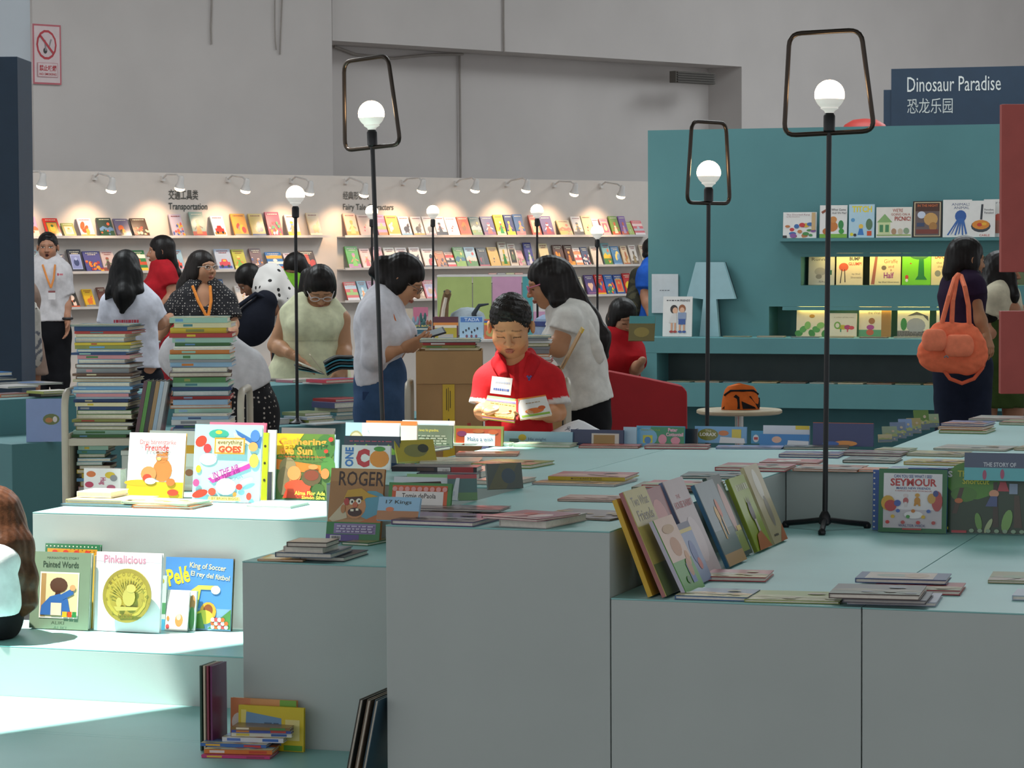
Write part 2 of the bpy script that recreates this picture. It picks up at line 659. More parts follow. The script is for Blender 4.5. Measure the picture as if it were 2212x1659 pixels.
# navy panel at the far left and red panel at the far right
def free_panel(name, label, px0, px1, py0, py1, Y, m, yaw=0.0, z0=None, thick=0.06):
    a, b = PY(px0, (py0 + py1) / 2, Y), PY(px1, (py0 + py1) / 2, Y)
    zt_ = PY(px0 if px0 > CX else px1, py0, Y).z
    zb_ = z0 if z0 is not None else PY(px0, py1, Y).z
    return a.x, b.x, zb_, zt_


x0, x1, z0, z1 = free_panel('', '', -200, 42, 122, 800, 17.0, None, z0=0.0)
t_ = thing('navy_partition', 'dark navy free-standing partition beside the man in the white polo', 'partition', (x0, 17.0, 0))
mb = MB()
mb.box(0, x1 - x0, 0, 0.5, 0.05, z1)
mb.build('panel', M['navy'], t_, bevel=0.004)
mb = MB()
mb.box(0.02, x1 - x0 - 0.02, 0.02, 0.48, 0, 0.05)
mb.build('base', M['black'], t_)

RY = 13.6
t_ = thing('red_display_panel', 'red display panel with an open slot in front of the two girls', 'partition', (PY(2163, 500, RY).x, RY, 0))
za, zb2 = PY(2163, 225, RY).z, PY(2165, 588, RY).z
zc, zd = PY(2165, 672, RY).z, PY(2167, 851, RY).z
for nm, (l, h) in (('upper_board', (zb2, za)), ('lower_board', (zd, zc))):
    mb = MB()
    mb.box(0.0, 1.2, 0, 0.06, l, h)
    mb.build(nm, M['coral'], t_, bevel=0.003)
for x in (0.55, 1.05):
    mb = MB()
    mb.box(x, x + 0.05, 0.06, 0.11, 0, za)
    mb.build('post', M['black'], t_)

# no-smoking sign on the pier
p0 = wall_pt(71, 181, -1.58)
p1 = wall_pt(132, 178, -1.58)
pt = wall_pt(71, 51, -1.58)
sA, sB = wall_s(p0), wall_s(p1)
t_ = thing('no_smoking_sign', 'white no smoking sign with red border and crossed circle on the pier', 'sign')
mb = MB()
mb.box(sA, sB, 1.575, 1.6, p0.z, pt.z, '#d6c3c4', MWALL)
mb.build('plate', M['plain'], t_)
mb = MB()
cig = [('r', .0, .0, 1, 1, '#b9606a'), ('r', .05, .03, .95, .97, '#d6c3c4'),
       ('e', .48, .66, .36, .25, '#b5353f'), ('e', .48, .66, .30, .21, '#d2c0c2'),
       ('e', .43, .56, .07, .05, '#3a3436'), ('p', [(.42, .56), (.48, .56), (.44, .74), (.40, .74)], '#8b8588'),
       ('p', [(.55, .62), (.58, .62), (.66, .75), (.62, .76)], '#8b8588'),
       ('p', [(.24, .79), (.28, .82), (.74, .53), (.70, .50)], '#b5353f'),
       ('r', .14, .12, .86, .36, '#c58d92'), ('r', .16, .13, .84, .35, '#d6c3c4'),
       ('t', '禁止吸烟', .2, .22, .8, .32, '#b5353f', 0.03), ('t', 'NO SMOKING', .2, .15, .8, .19, '#b5353f', 0.01)]
art_mesh(mb, cig, lambda x, y, k: WP(sA + (sB - sA) * x, -1.574 + 0.0012 * k, p0.z + (pt.z - p0.z) * y))
mb.build('print', M['plain'], t_)

# ------------------------------------------------------------------ lamps
def floor_lamp(label, px_b, py_b, s, base_z, cage=True, cage_yaw=0.0, cage_roll=0.0, tilt=(0, 0), group='caged globe lamps', base=True, bulb_r=0.0475, hw=(0.112, 0.142)):
    """px_b, py_b: pixel of the bulb centre; s: pixels per metre there"""
    Y = F / s
    b = PY(px_b, py_b, Y)
    x, y, z = b.x, b.y, b.z
    H_ = z - base_z
    root = thing('globe_lamp', label, 'lamp', (x - tilt[0], y - tilt[1], base_z), 0, group)
    T0 = Vector((0, 0, 0))
    T1 = Vector((tilt[0], tilt[1], H_))
    d = (T1 - T0).normalized()
    mb = MB()
    mb.tube([T0 + Vector((0, 0, 0.02)), T0.lerp(T1, 0.3), T0.lerp(T1, 0.6), T1 - d * 0.115], 0.0085, 10)
    mb.build('pole', M['black'], root, smooth=True)
    mb = MB()
    mb.lathe([(0.010, -0.118), (0.0185, -0.112), (0.0185, -0.066), (0.015, -0.06), (0.013, -0.055)], n=16)
    o = mb.build('socket', M['black'], root, smooth=True)
    R = Vector((0, 0, 1)).rotation_difference(d).to_matrix().to_4x4()
    o.matrix_local = Matrix.Translation(T1) @ R
    r = bulb_r
    prof = [(0.013, -0.058), (0.017, -0.05), (0.028, -0.043)]
    lo = [(r * math.cos(a), r * math.sin(a)) for a in np.linspace(-0.95, -0.28, 6)]
    mb = MB()
    mb.lathe(prof + lo, n=24)
    o = mb.build('bulb_base', M['bulbbase'], root, smooth=True)
    o.matrix_local = Matrix.Translation(T1) @ R
    mb = MB()
    mb.lathe([(r * math.cos(a), r * math.sin(a)) for a in np.linspace(-0.28, 1.56, 12)], n=24)
    o = mb.build('bulb_globe', M['bulb'], root, smooth=True)
    o.matrix_local = Matrix.Translation(T1) @ R
    if cage:
        top, bot, rad = 0.198, -0.120, 0.038
        wt, wb = hw[0], hw[1]
        cs = [(-wb, bot), (wb, bot), (wt, top), (-wt, top)]
        pts = []
        for i in range(4):
            c0 = Vector(cs[i])
            pr = (Vector(cs[i - 1]) - c0).normalized()
            nx = (Vector(cs[(i + 1) % 4]) - c0).normalized()
            a_, b_ = c0 + pr * rad, c0 + nx * rad
            for k in range(6):
                t = k / 5
                q = a_ * (1 - t) ** 2 + c0 * 2 * t * (1 - t) + b_ * t ** 2
                pts.append(q)
        sk = 0.09
        ring = [Vector((q.x * math.cos(cage_yaw), q.x * math.sin(cage_yaw), q.y + (0.0))) for q in pts]
        mb = MB()
        mb.tube(ring, 0.0078, 10, closed=True)
        o = mb.build('cage_frame', M['bronze'], root, smooth=True)
        o.matrix_local = Matrix.Translation(T1) @ R @ Matrix.Translation((0, 0, bot)) @ Matrix.Rotation(-cage_roll, 4, 'Y') @ Matrix.Translation((0, 0, -bot))
    if base == 'disc':
        mb = MB()
        mb.lathe([(0.045, 0.0), (0.045, 0.006), (0.02, 0.016), (0.010, 0.03)], n=20)
        mb.build('base', M['black'], root, smooth=True)
    elif base:
        for k in range(3):
            a = k * 2 * math.pi / 3 + 0.35
            mb = MB()
            e = Vector((math.cos(a) * 0.15, math.sin(a) * 0.15, 0.013))
            mb.tube([Vector((0, 0, 0.034)), e * 0.5 + Vector((0, 0, 0.016)), e], 0.009, 8)
            mb.lathe([(0.010, 0.0), (0.012, 0.004), (0.012, 0.012), (0.006, 0.02)], e.x, e.y, n=10)
            mb.build('leg', M['black'], root, smooth=True)
        mb = MB()
        mb.lathe([(0.012, 0.015), (0.020, 0.022), (0.018, 0.045), (0.010, 0.06)], n=14)
        mb.build('hub', M['black'], root, smooth=True)
    return root


floor_lamp('caged globe lamp standing on the table beside the green toy-figure book', 1792, 205, 684, ZL, cage_yaw=-0.2, cage_roll=0.05, tilt=(0.014, 0))
floor_lamp('caged globe lamp rising behind the pirate book', 802, 246, 600, ZL, cage_yaw=-0.74, cage_roll=0.04, tilt=(-0.04, 0))
floor_lamp('caged globe lamp in front of the teal wall beside the lamp-shaped cutout', 1531, 373, 547, 0.0, cage_yaw=0.86, tilt=(0.015, 0))
floor_lamp('bare globe lamp on a thin pole in front of the woman in the pale dress', 638, 421, 425, ZL + 0.001, cage=False, base='disc', group='bare globe lamps')
for lab, px, py, s_, bz in (('bare globe lamp half hidden by the caged lamp pole under the Fairy Tale lettering', 803, 457, 285, 0.0),
                            ('bare globe lamp beside the green cabinet, behind the woman with the phone', 935, 457, 285, 0.0),
                            ('bare globe lamp between the green cabinet and the woman with pink glasses', 1160, 455, 291, 0.951),
                            ('bare globe lamp above the seated woman in red', 1290, 500, 291, 0.951)):
    floor_lamp(lab, px, py, s_, bz, cage=False, group='bare globe lamps', base='disc' if bz > 0.5 else True)

# small arm spotlights along the top of the booth wall
SPOTS = [(90, 402), (240, 411), (388, 407), (530, 412), (668, 417), (786, 421), (911, 412), (1026, 411), (1136, 411), (1240, 419), (1341, 424)]
for i, (px, py) in enumerate(SPOTS):
    side = 'under the Transportation lettering' if px < 720 else 'over the fairy tale ledges'
    out = 0.42
    p = wall_pt(px, py, out)
    sx = wall_s(p)
    lab = '%s small white arm spotlight along the booth wall, counted from the navy partition' % ['first', 'second', 'third', 'fourth', 'fifth', 'sixth', 'seventh', 'eighth', 'ninth', 'tenth', 'eleventh'][i]
    root = thing('arm_spotlight', lab, 'spotlight', (0, 0, 0), 0, 'arm spotlights along the booth wall')
    mb = MB()
    mb.tube([WP(sx + 0.12, 0.0, BTOP - 0.06), WP(sx + 0.10, 0.1, BTOP - 0.02), WP(sx + 0.02, out - 0.06, p.z + 0.13), WP(sx, out - 0.01, p.z + 0.11)], 0.009, 6)
    mb.build('arm', M['acrylic'], root, smooth=True)
    mb = MB()
    mb.box(sx + 0.10, sx + 0.14, -0.03, 0.0, BTOP - 0.08, BTOP - 0.03, None, MWALL)
    mb.build('bracket', M['acrylic'], root)
    dirv = (WP(sx, 0.0, p.z - 0.55) - p).normalized()
    R = Vector((0, 0, -1)).rotation_difference(dirv.lerp(Vector((0, 0, -1)), 0.6).normalized()).to_matrix().to_4x4()
    mb = MB()
    mb.lathe([(0.018, 0.12), (0.028, 0.10), (0.030, 0.06), (0.045, 0.02), (0.050, 0.006)], n=14)
    o = mb.build('head', M['acrylic'], root, smooth=True)
    o.matrix_local = Matrix.Translation(p) @ R
    mb = MB()
    mb.lathe([(0.049, 0.006), (0.046, -0.012), (0.030, -0.024), (0.008, -0.029)], n=14)
    o = mb.build('lens', M['spotglow'], root, smooth=True)
    o.matrix_local = Matrix.Translation(p) @ R
    d = bpy.data.lights.new('spot_light', 'SPOT')
    d.energy = 22
    d.color = (1.0, 0.66, 0.40)
    d.spot_size = math.radians(95)
    d.spot_blend = 0.9
    d.shadow_soft_size = 0.04
    o = bpy.data.objects.new('spot_light', d)
    COL.objects.link(o)
    o.parent = root
    o.location = p + dirv * 0.05
    o.rotation_euler = dirv.to_track_quat('-Z', 'Y').to_euler()
# ------------------------------------------------------------------ books
NB = 0


def book(label, loc, yaw, lean, w, h, t, cover, art=(), spine=None, pages='#e6dfcf', group=None, flat=False,
         name='picture_book', gloss=True, roll=0.0, spine_art=(), pitch=0.0):
    """stands on loc (middle of the bottom front edge); flat books lie with that edge towards the viewer"""
    global NB
    NB += 1
    if flat:
        R = Matrix.Rotation(yaw, 4, 'Z') @ Matrix.Rotation(-math.pi / 2 + pitch, 4, 'X')
        loc = Vector(loc) + Vector((0, 0, t))
    else:
        R = Matrix.Rotation(yaw, 4, 'Z') @ Matrix.Rotation(-lean, 4, 'X') @ Matrix.Rotation(roll, 4, 'Y')
        loc = Vector(loc) + Vector((0, 0, t * math.sin(lean) + abs(math.sin(roll)) * w / 2))
    loc = loc + Vector((0, 0, 0.0008))
    root = thing(name, label, 'book', loc, 0, group)
    root.rotation_euler = R.to_euler()
    c = min(0.0022, t * 0.2)
    sp = spine or cover
    mb = MB()
    mb.box(-w / 2, w / 2, 0, c, 0, h, cover)
    mb.box(-w / 2, w / 2, t - c, t, 0, h, sp)
    mb.box(-w / 2, -w / 2 + c, c, t - c, 0, h, sp)
    mb.build('cover', M['print'] if gloss else M['matte'], root)
    i = min(0.004, w * 0.02)
    mb = MB()
    mb.box(-w / 2 + c, w / 2 - i, c, t - c, i, h - i, pages)
    mb.build('pages', M['paper'], root)
    if art or spine_art:
        mb = MB()
        if art:
            art_mesh(mb, [('r', 0, 0, 1, 1, cover)] + list(art), lambda x, y, k: (-w / 2 + x * w, -0.00025 * (k + 1), y * h))
        if spine_art:
            spine_art = [('r', 0, 0, 1, 1, sp)] + list(spine_art)
            if flat:      # spine lettering on the near long edge
                art_mesh(mb, spine_art, lambda x, y, k: (-w / 2 + x * w, t * (1 - y), -0.00025 * (k + 1)))
            else:
                art_mesh(mb, spine_art, lambda x, y, k: (-w / 2 - 0.00025 * (k + 1), t * (1 - x), y * h))
        mb.build('cover_print', M['print'] if gloss else M['matte'], root)
    return root


def lines(x0, x1, y0, y1, n, col, seed=0):
    """rows of print too small to read"""
    rnd = random.Random(seed)
    out = []
    for i in range(n):
        y = y1 - (y1 - y0) * (i + 0.5) / n
        hh = (y1 - y0) / n * 0.22
        x = x0
        while x < x1 - 0.02:
            ww = rnd.uniform(0.04, 0.12)
            out.append(('r', x, y - hh, min(x + ww, x1), y + hh, col))
            x += ww + 0.025
    return out


def motif(seed, style, cols):
    """a generic picture for a cover: style + two or three colours"""
    r = random.Random(seed)
    a, b, c = cols[0], cols[1], cols[-1]
    o = []
    if style == 'figure':
        cx = r.uniform(.42, .6)
        o += [('r', 0, 0, 1, .2, c), ('p', [(cx - .2, .1), (cx + .22, .1), (cx + .1, .5), (cx - .1, .5)], a),
              ('e', cx, .58, .12, .09, b), ('e', cx, .63, .13, .06, c),
              ('p', [(cx - .12, .44), (cx - .3, .3), (cx - .26, .26), (cx - .08, .38)], b),
              ('p', [(cx + .12, .44), (cx + .32, .36), (cx + .3, .31), (cx + .08, .38)], b)]
    elif style == 'animal':
        cx = r.uniform(.45, .58)
        o += [('e', cx, .33, .27, .16, a), ('e', cx + .2, .5, .13, .1, a), ('e', cx + .27, .6, .04, .06, a),
              ('r', cx - .2, .1, cx - .12, .28, a), ('r', cx + .1, .1, cx + .18, .28, a),
              ('e', cx + .24, .52, .02, .015, c), ('r', 0, .04, 1, .12, b)]
    elif style == 'blob':
        for k in range(4):
            o.append(('e', r.uniform(.25, .75), r.uniform(.18, .6), r.uniform(.1, .26), r.uniform(.07, .18), cols[k % len(cols)], r.uniform(0, 90)))
        o.append(('r', 0, 0, 1, .1, b))
    elif style == 'scene':
        o += [('r', 0, 0, 1, .45, a), ('p', [(0, .42), (.3, .56), (.6, .44), (.8, .52), (1, .42), (1, .3), (0, .3)], b)]
        for k in range(6):
            o.append(('e', r.uniform(.1, .9), r.uniform(.08, .4), .07, .05, cols[k % len(cols)]))
        o.append(('e', .7, .66, .1, .08, c))
    elif style == 'crowd':
        for k in range(18):
            x, y = r.uniform(.06, .94), r.uniform(.06, .55)
            o.append(('e', x, y, r.uniform(.05, .11), r.uniform(.04, .09), cols[k % len(cols)]))
    elif style == 'vehicle':
        o += [('r', .08, .08, .92, .2, b), ('r', .16, .2, .84, .38, a), ('p', [(.28, .38), (.72, .38), (.64, .52), (.36, .52)], a),
              ('r', .4, .40, .6, .49, c), ('e', .3, .18, .09, .07, '#222222'), ('e', .7, .18, .09, .07, '#222222')]
    elif style == 'frame':
        o += [('r', .12, .12, .88, .78, b), ('r', .17, .16, .83, .74, a), ('e', .5, .42, .2, .16, c), ('e', .5, .58, .1, .07, b)]
    elif style == 'band':
        o += [('r', 0, .62, 1, .8, a), ('r', 0, .3, 1, .45, b), ('r', 0, 0, 1, .16, c), ('e', .5, .52, .14, .08, b)]
    elif style == 'heart':
        o += [('e', .38, .5, .16, .11, a), ('e', .62, .5, .16, .11, a), ('p', [(.23, .46), (.77, .46), (.5, .18)], a), ('r', .1, .08, .9, .12, b)]
    elif style == 'plain':
        o += [('e', .45, .4, .07, .05, a), ('e', .56, .5, .05, .05, b), ('e', .4, .25, .05, .04, a)]
    return o


def titled(seed, style, cols, tcol, two=True):
    o = motif(seed, style, cols)
    o += lines(.14, .86, .86, .94, 1, tcol, seed)
    if two:
        o += lines(.25, .75, .78, .85, 1, tcol, seed + 5)
    return o


ORD = ['first', 'second', 'third', 'fourth', 'fifth', 'sixth', 'seventh', 'eighth', 'ninth', 'tenth', 'eleventh', 'twelfth',
       'thirteenth', 'fourteenth', 'fifteenth', 'sixteenth', 'seventeenth', 'eighteenth', 'nineteenth', 'twentieth',
       'twenty-first', 'twenty-second', 'twenty-third', 'twenty-fourth', 'twenty-fifth', 'twenty-sixth', 'twenty-seventh',
       'twenty-eighth', 'twenty-ninth', 'thirtieth', 'thirty-first', 'thirty-second', 'thirty-third', 'thirty-fourth',
       'thirty-fifth', 'thirty-sixth', 'thirty-seventh', 'thirty-eighth', 'thirty-ninth', 'fortieth']

# ---- books on the ledges of the white booth wall: x0, x1, y of the top, colour word, cover, picture colours, picture
LEDGE = (1.725, 1.400, 1.075)
B_ = [
    # row, section, books
    (0, 'L', [(43, 53, 478, 'pale', '#d3bfb4', ['#c8604a', '#7a6a88'], 'blob'), (59, 88, 469, 'lilac', '#b294b4', ['#e6d9b8', '#c66a4a', '#7d6fa0'], 'scene'),
              (104, 136, 473, 'red', '#c4281c', ['#d9a02a', '#3f6a3a', '#f0d040'], 'frame'), (141, 168, 485, 'cream and green', '#8f9a58', ['#e9dcb8', '#cf8a4a', '#d9c890'], 'frame'),
              (177, 208, 473, 'pale mauve', '#c6b6c4', ['#f0522a', '#f09a4a', '#e04a2a'], 'blob'), (220, 251, 472, 'dark green', '#31403a', ['#2b4a33', '#5a7aa0', '#e05a3a'], 'scene'),
              (256, 287, 474, 'slate purple', '#6a6280', ['#e0641e', '#2a1c18', '#f0b020'], 'blob'), (292, 326, 473, 'dark brown', '#3f2c26', ['#d85a2a', '#e9d2a8', '#c83a1e'], 'crowd'),
              (376, 402, 464, 'lilac blue', '#b3a8b8', ['#4a5aa0', '#e0b030', '#d05a4a'], 'crowd'), (419, 449, 459, 'teal and orange', '#86a094', ['#d97a28', '#5a4030', '#b03a2a'], 'figure'),
              (465, 493, 468, 'white', '#bcc8d0', ['#d0281e', '#e07a2a', '#b01c1a'], 'vehicle'), (509, 540, 463, 'orange', '#dc9a38', ['#c8402a', '#8a8a78', '#e0b030'], 'blob'),
              (547, 577, 463, 'tan', '#cdb266', ['#5a7a88', '#3a4a78', '#d9c890'], 'blob'), (583, 613, 459, 'many-coloured', '#b0485a', ['#e0902a', '#4a8a5a', '#e9d8d0', '#c82a2a'], 'crowd'),
              (625, 652, 465, 'white and peach', '#ddccc2', ['#e0905a', '#5a80b0', '#e8b020'], 'figure'), (672, 698, 461, 'sandy', '#bba584', ['#c09a3a', '#e0cfa8', '#8a7a4a'], 'animal')]),
    (1, 'L', [(45, 62, 545, 'cream', '#cfc08a', ['#5a9a3a', '#c8a050'], 'blob'), (66, 92, 541, 'pale blue', '#8fa8b0', ['#c8b090', '#6a8a9a'], 'scene'),
              (118, 150, 551, 'dull navy', '#414a60', ['#58607a', '#333a4e'], 'plain'), (155, 185, 540, 'black-framed', '#2b2d38', ['#7a86b8', '#9aa8d0', '#33406a'], 'frame'),
              (188, 225, 544, 'blue and orange', '#4c4c86', ['#e0702a', '#a03a3a', '#d89a30'], 'crowd'), (226, 254, 543, 'pale and brown', '#b9a8a8', ['#4a3a3a', '#6a7a5a', '#8a4a3a'], 'figure'),
              (288, 322, 542, 'green', '#2f7a44', ['#e8e4d0', '#c8502a', '#e0c040'], 'band'), (372, 402, 541, 'sky blue', '#8fb4c8', ['#d84a3a', '#e0a0b0', '#f0d0d8'], 'vehicle'),
              (472, 507, 539, 'blue cars', '#a8b4c8', ['#c83a48', '#3a4aa0', '#e0b030'], 'vehicle'), (510, 537, 540, 'lime', '#b0b03a', ['#7ab030', '#d8802a', '#d8d060'], 'figure'),
              (548, 573, 538, 'dark mixed', '#6a4e50', ['#d88a3a', '#e0c0b0', '#4a5a90'], 'crowd'), (583, 618, 546, 'bright blue', '#3f78b8', ['#e8a84a', '#e9e4dc', '#d05a2a'], 'band'),
              (622, 652, 548, 'white and blue', '#c8bfcc', ['#4a62a8', '#e0602a', '#e8b8b0'], 'vehicle'), (655, 688, 543, 'black and red', '#2c1c1e', ['#b83028', '#6a1c1c', '#d8603a'], 'blob')]),
    (2, 'L', [(150, 173, 630, 'black and cream', '#3a3632', ['#e8cfc0', '#c0502a', '#2a2622'], 'blob'), (186, 208, 626, 'yellow', '#dcae1e', ['#d8702a', '#8a8a8a', '#f0e0a0'], 'animal'),
              (218, 236, 622, 'brown', '#6a3c30', ['#a04a3a', '#e0b080'], 'plain'), (476, 491, 604, 'blue', '#4a6a9a', ['#6a8ac0', '#d0d8e0'], 'plain'),
              (516, 545, 618, 'white red-titled', '#ddd4cc', ['#d8b87a', '#e09a7a'], 'plain')]),
    (0, 'R', [(752, 778, 462, 'peach', '#d9a98a', ['#b0b060', '#e08a3a', '#e0902a'], 'figure'), (781, 808, 465, 'beige', '#c9a898', ['#c84a4a', '#d8906a'], 'plain'),
              (820, 840, 465, 'pink', '#cf7fa4', ['#c04a7a', '#8a9a40', '#d8702a'], 'band'), (842, 868, 467, 'orange', '#e49a26', ['#f0d8c0', '#e8c8a8'], 'blob'),
              (870, 893, 469, 'white and blue', '#dccfc8', ['#3a3030', '#7aa0b8', '#c86a3a'], 'animal'), (897, 920, 469, 'white yellow-cat', '#decdc4', ['#2e2828', '#e0a02a', '#3a3434'], 'animal'),
              (922, 945, 469, 'white dark-cat', '#decdc4', ['#332a2e', '#c8a0a0', '#5a4048'], 'animal'), (946, 969, 469, 'white black-cat', '#decdc4', ['#2a2426', '#b06a70', '#2a2426'], 'figure'),
              (970, 996, 471, 'bare white', '#e2d2c8', ['#c85a5a', '#b04a4a'], 'plain'), (997, 1021, 470, 'rust', '#b8522a', ['#8a5a2a', '#d0702a'], 'blob'),
              (1023, 1045, 470, 'deep green', '#3f5a4c', ['#7a9a50', '#a0b0a8', '#d0b040'], 'scene'), (1048, 1074, 469, 'purple', '#564a78', ['#c05a3a', '#e0c8c0', '#8a4a6a'], 'figure'),
              (1076, 1096, 465, 'yellow', '#e8c81a', ['#2a8a3a', '#c82a2a', '#f0e0a0'], 'figure'), (1098, 1116, 465, 'yellow and navy', '#3a3e68', ['#e8c828', '#c0807a', '#e8c828'], 'figure'),
              (1118, 1138, 464, 'blue and pink', '#4a6a9c', ['#e0a098', '#e0c040', '#d88a8a'], 'figure'), (1152, 1172, 466, 'red-edged', '#c8543a', ['#e0d0a0', '#b08a4a', '#d0b080'], 'frame'),
              (1175, 1200, 468, 'plum', '#5e4c74', ['#a83428', '#d8c0c0', '#7a3a4a'], 'figure'), (1213, 1240, 477, 'olive', '#b8a878', ['#a0a050', '#c06a3a'], 'scene'),
              (1243, 1264, 469, 'white striped', '#dcd0c8', ['#3a3838', '#e0a830', '#3a3838'], 'figure'), (1265, 1286, 467, 'cream with red spine', '#c8c098', ['#b03a2a', '#a0a860'], 'plain'),
              (1288, 1302, 474, 'pale pink', '#d8b0b8', ['#e8d0d8', '#c85a78'], 'blob'), (1305, 1322, 474, 'rose', '#d8808c', ['#c0485a', '#b0b080'], 'frame'),
              (1325, 1343, 468, 'leaf green', '#74923a', ['#e0d8b0', '#c85a2a'], 'figure'), (1345, 1360, 468, 'violet', '#80589a', ['#c8a0c0', '#d0603a'], 'figure'),
              (1361, 1373, 482, 'small lime', '#a0b040', ['#e0d8c0', '#6a8a30'], 'plain'), (1374, 1396, 478, 'scarlet', '#d0404a', ['#e8c0b8', '#b8b0b8', '#e8d8d8'], 'band')]),
    (1, 'R', [(755, 782, 533, 'grass green', '#4c9a2c', ['#7aba40', '#e8906a', '#b07aa0'], 'figure'), (786, 808, 538, 'pale rose', '#dcb8b0', ['#d85a5a', '#c89a50', '#e8c8c0'], 'figure'),
              (813, 834, 534, 'dusty pink', '#c89498', ['#d0a890', '#b0686a'], 'figure'), (838, 862, 536, 'white and black', '#d9cfc0', ['#2e2a28', '#a0a040', '#5a5048'], 'animal'),
              (863, 888, 536, 'white grey-lettered', '#dccfc6', ['#8a7a80', '#b8a8a8'], 'plain'), (893, 916, 535, 'white lilac-cat', '#decfc6', ['#3a3236', '#8a6a8a', '#c8a8b0'], 'animal'),
              (920, 945, 538, 'white red-apple', '#dfd0c8', ['#b8281e', '#2a2420', '#c8382a'], 'blob'), (947, 968, 543, 'dusky orange', '#c07a4a', ['#4a4458', '#6a5a6a', '#e0a060'], 'crowd'),
              (970, 988, 546, 'red-based', '#d8c4bc', ['#d8343a', '#3a3030', '#d8343a'], 'band'), (988, 1010, 535, 'meadow green', '#6a9a50', ['#8ab040', '#3a6a80', '#d8c060'], 'scene'),
              (1012, 1035, 535, 'sky and meadow', '#a8c4d0', ['#5a8a40', '#d8c8b8', '#c8402a'], 'scene'), (1038, 1060, 536, 'black', '#2e2626', ['#5a4a40', '#a83a4a', '#3a4048'], 'blob'),
              (1062, 1084, 535, 'mustard', '#d2aa4c', ['#4a4030', '#e0c070'], 'plain'), (1085, 1103, 523, 'white tree', '#d8d4c4', ['#3f8a44', '#c8b060'], 'figure'),
              (1105, 1122, 527, 'white gridded', '#dcd4c8', ['#4a4a48', '#c0a890', '#6a7a5a'], 'frame'), (1124, 1138, 542, 'small rose', '#c88a8a', ['#b04a60', '#7aa060'], 'crowd'),
              (1140, 1157, 525, 'indigo', '#4c4e8c', ['#d8d0d8', '#6a9a50', '#8a8ab0'], 'figure'), (1172, 1192, 527, 'cream leafy', '#d8c89c', ['#3a6a3a', '#e0d8c0'], 'plain'),
              (1203, 1224, 530, 'brown gold', '#5a4038', ['#e0a030', '#5a5a78', '#d88a28'], 'blob'), (1227, 1245, 530, 'umber', '#4c2e24', ['#c8803a', '#7a3a24', '#e0a040'], 'figure'),
              (1247, 1262, 537, 'white orange-based', '#dccfc4', ['#e07a2a', '#c84a3a', '#e08a3a'], 'band'), (1263, 1278, 535, 'navy dotted', '#3c4668', ['#e0dcd8', '#a84a4a', '#e0dcd8'], 'crowd'),
              (1284, 1304, 533, 'ivory', '#d4c8b8', ['#b8a898', '#c8b8a8'], 'plain'), (1308, 1325, 526, 'blue-green', '#7aa6ac', ['#5a8a44', '#e0c040', '#d8704a'], 'scene'),
              (1328, 1346, 533, 'night blue', '#4c7ca8', ['#e8d070', '#7aa0c8'], 'blob'), (1350, 1363, 532, 'pale cream', '#d4c0a0', ['#c89a50', '#b8704a'], 'blob'),
              (1367, 1382, 530, 'white glossy', '#dcd4cc', ['#a89068', '#7a6a5a'], 'figure'), (1390, 1400, 530, 'cream edged', '#cfc0a8', ['#8a8a50', '#b06a5a'], 'figure')]),
    (2, 'R', [(752, 778, 610, 'red and green', '#c83a30', ['#c8d0d8', '#8ab040', '#c8c8d0'], 'band'), (780, 800, 608, 'sea blue', '#7aa4b8', ['#e0a060', '#c8d8e0'], 'figure'),
              (802, 820, 608, 'mauve', '#b87a98', ['#c890b0', '#a06a88'], 'plain'), (890, 904, 620, 'white', '#dccfc8', ['#c86a5a', '#e0c8b8'], 'plain'),
              (905, 920, 612, 'beige', '#d4c0a4', ['#a8886a', '#b89a78'], 'figure'), (922, 946, 606, 'rose-framed', '#c8606a', ['#b8a8c8', '#d8c8d8', '#c09a70'], 'frame'),
              (1245, 1266, 599, 'cream vine', '#ccc4a4', ['#7a9a40', '#b8a8a0'], 'blob'), (1271, 1291, 595, 'purple', '#5c4680', ['#e0b8a0', '#a86a8a'], 'heart'),
              (1293, 1311, 594, 'bright red', '#cc3030', ['#4a5aa0', '#e0b020', '#2a2a30'], 'blob'), (1313, 1332, 594, 'cobalt', '#3462a8', ['#3a8a4a', '#e8c030', '#d84a3a'], 'crowd'),
              (1334, 1352, 594, 'royal blue', '#2f4a90', ['#e0603a', '#d8b860', '#d84a3a'], 'frame'), (1354, 1371, 591, 'crimson', '#c82c30', ['#e0c020', '#3a7a3a', '#e0c020'], 'blob')]),
]
LN = ('top', 'middle', 'lower')
SEC = {'L': 'ledge under the Transportation lettering', 'R': 'ledge under the Fairy Tale lettering'}
for sec, (xa, xb) in (('L', (43, 712)), ('R', (742, 1404))):
    for r in range(3):
        z = LEDGE[r]
        py = 515 + r * 70
        x0, x1 = wall_s(wall_pt(xa, py, 0.1)), wall_s(wall_pt(xb, py, 0.1))
        lt = thing('book_ledge', '%s white %s holding face-out books' % (LN[r], SEC[sec]), 'shelf')
        mb = MB()
        mb.box(x0, x1, -0.125, -0.001, z - 0.012, z, None, MWALL)
        mb.build('board', M['acrylic'], lt)
        mb = MB()
        mb.box(x0, x1, -0.125, -0.121, z, z + 0.012, None, MWALL)
        mb.build('lip', M['acrylic'], lt)
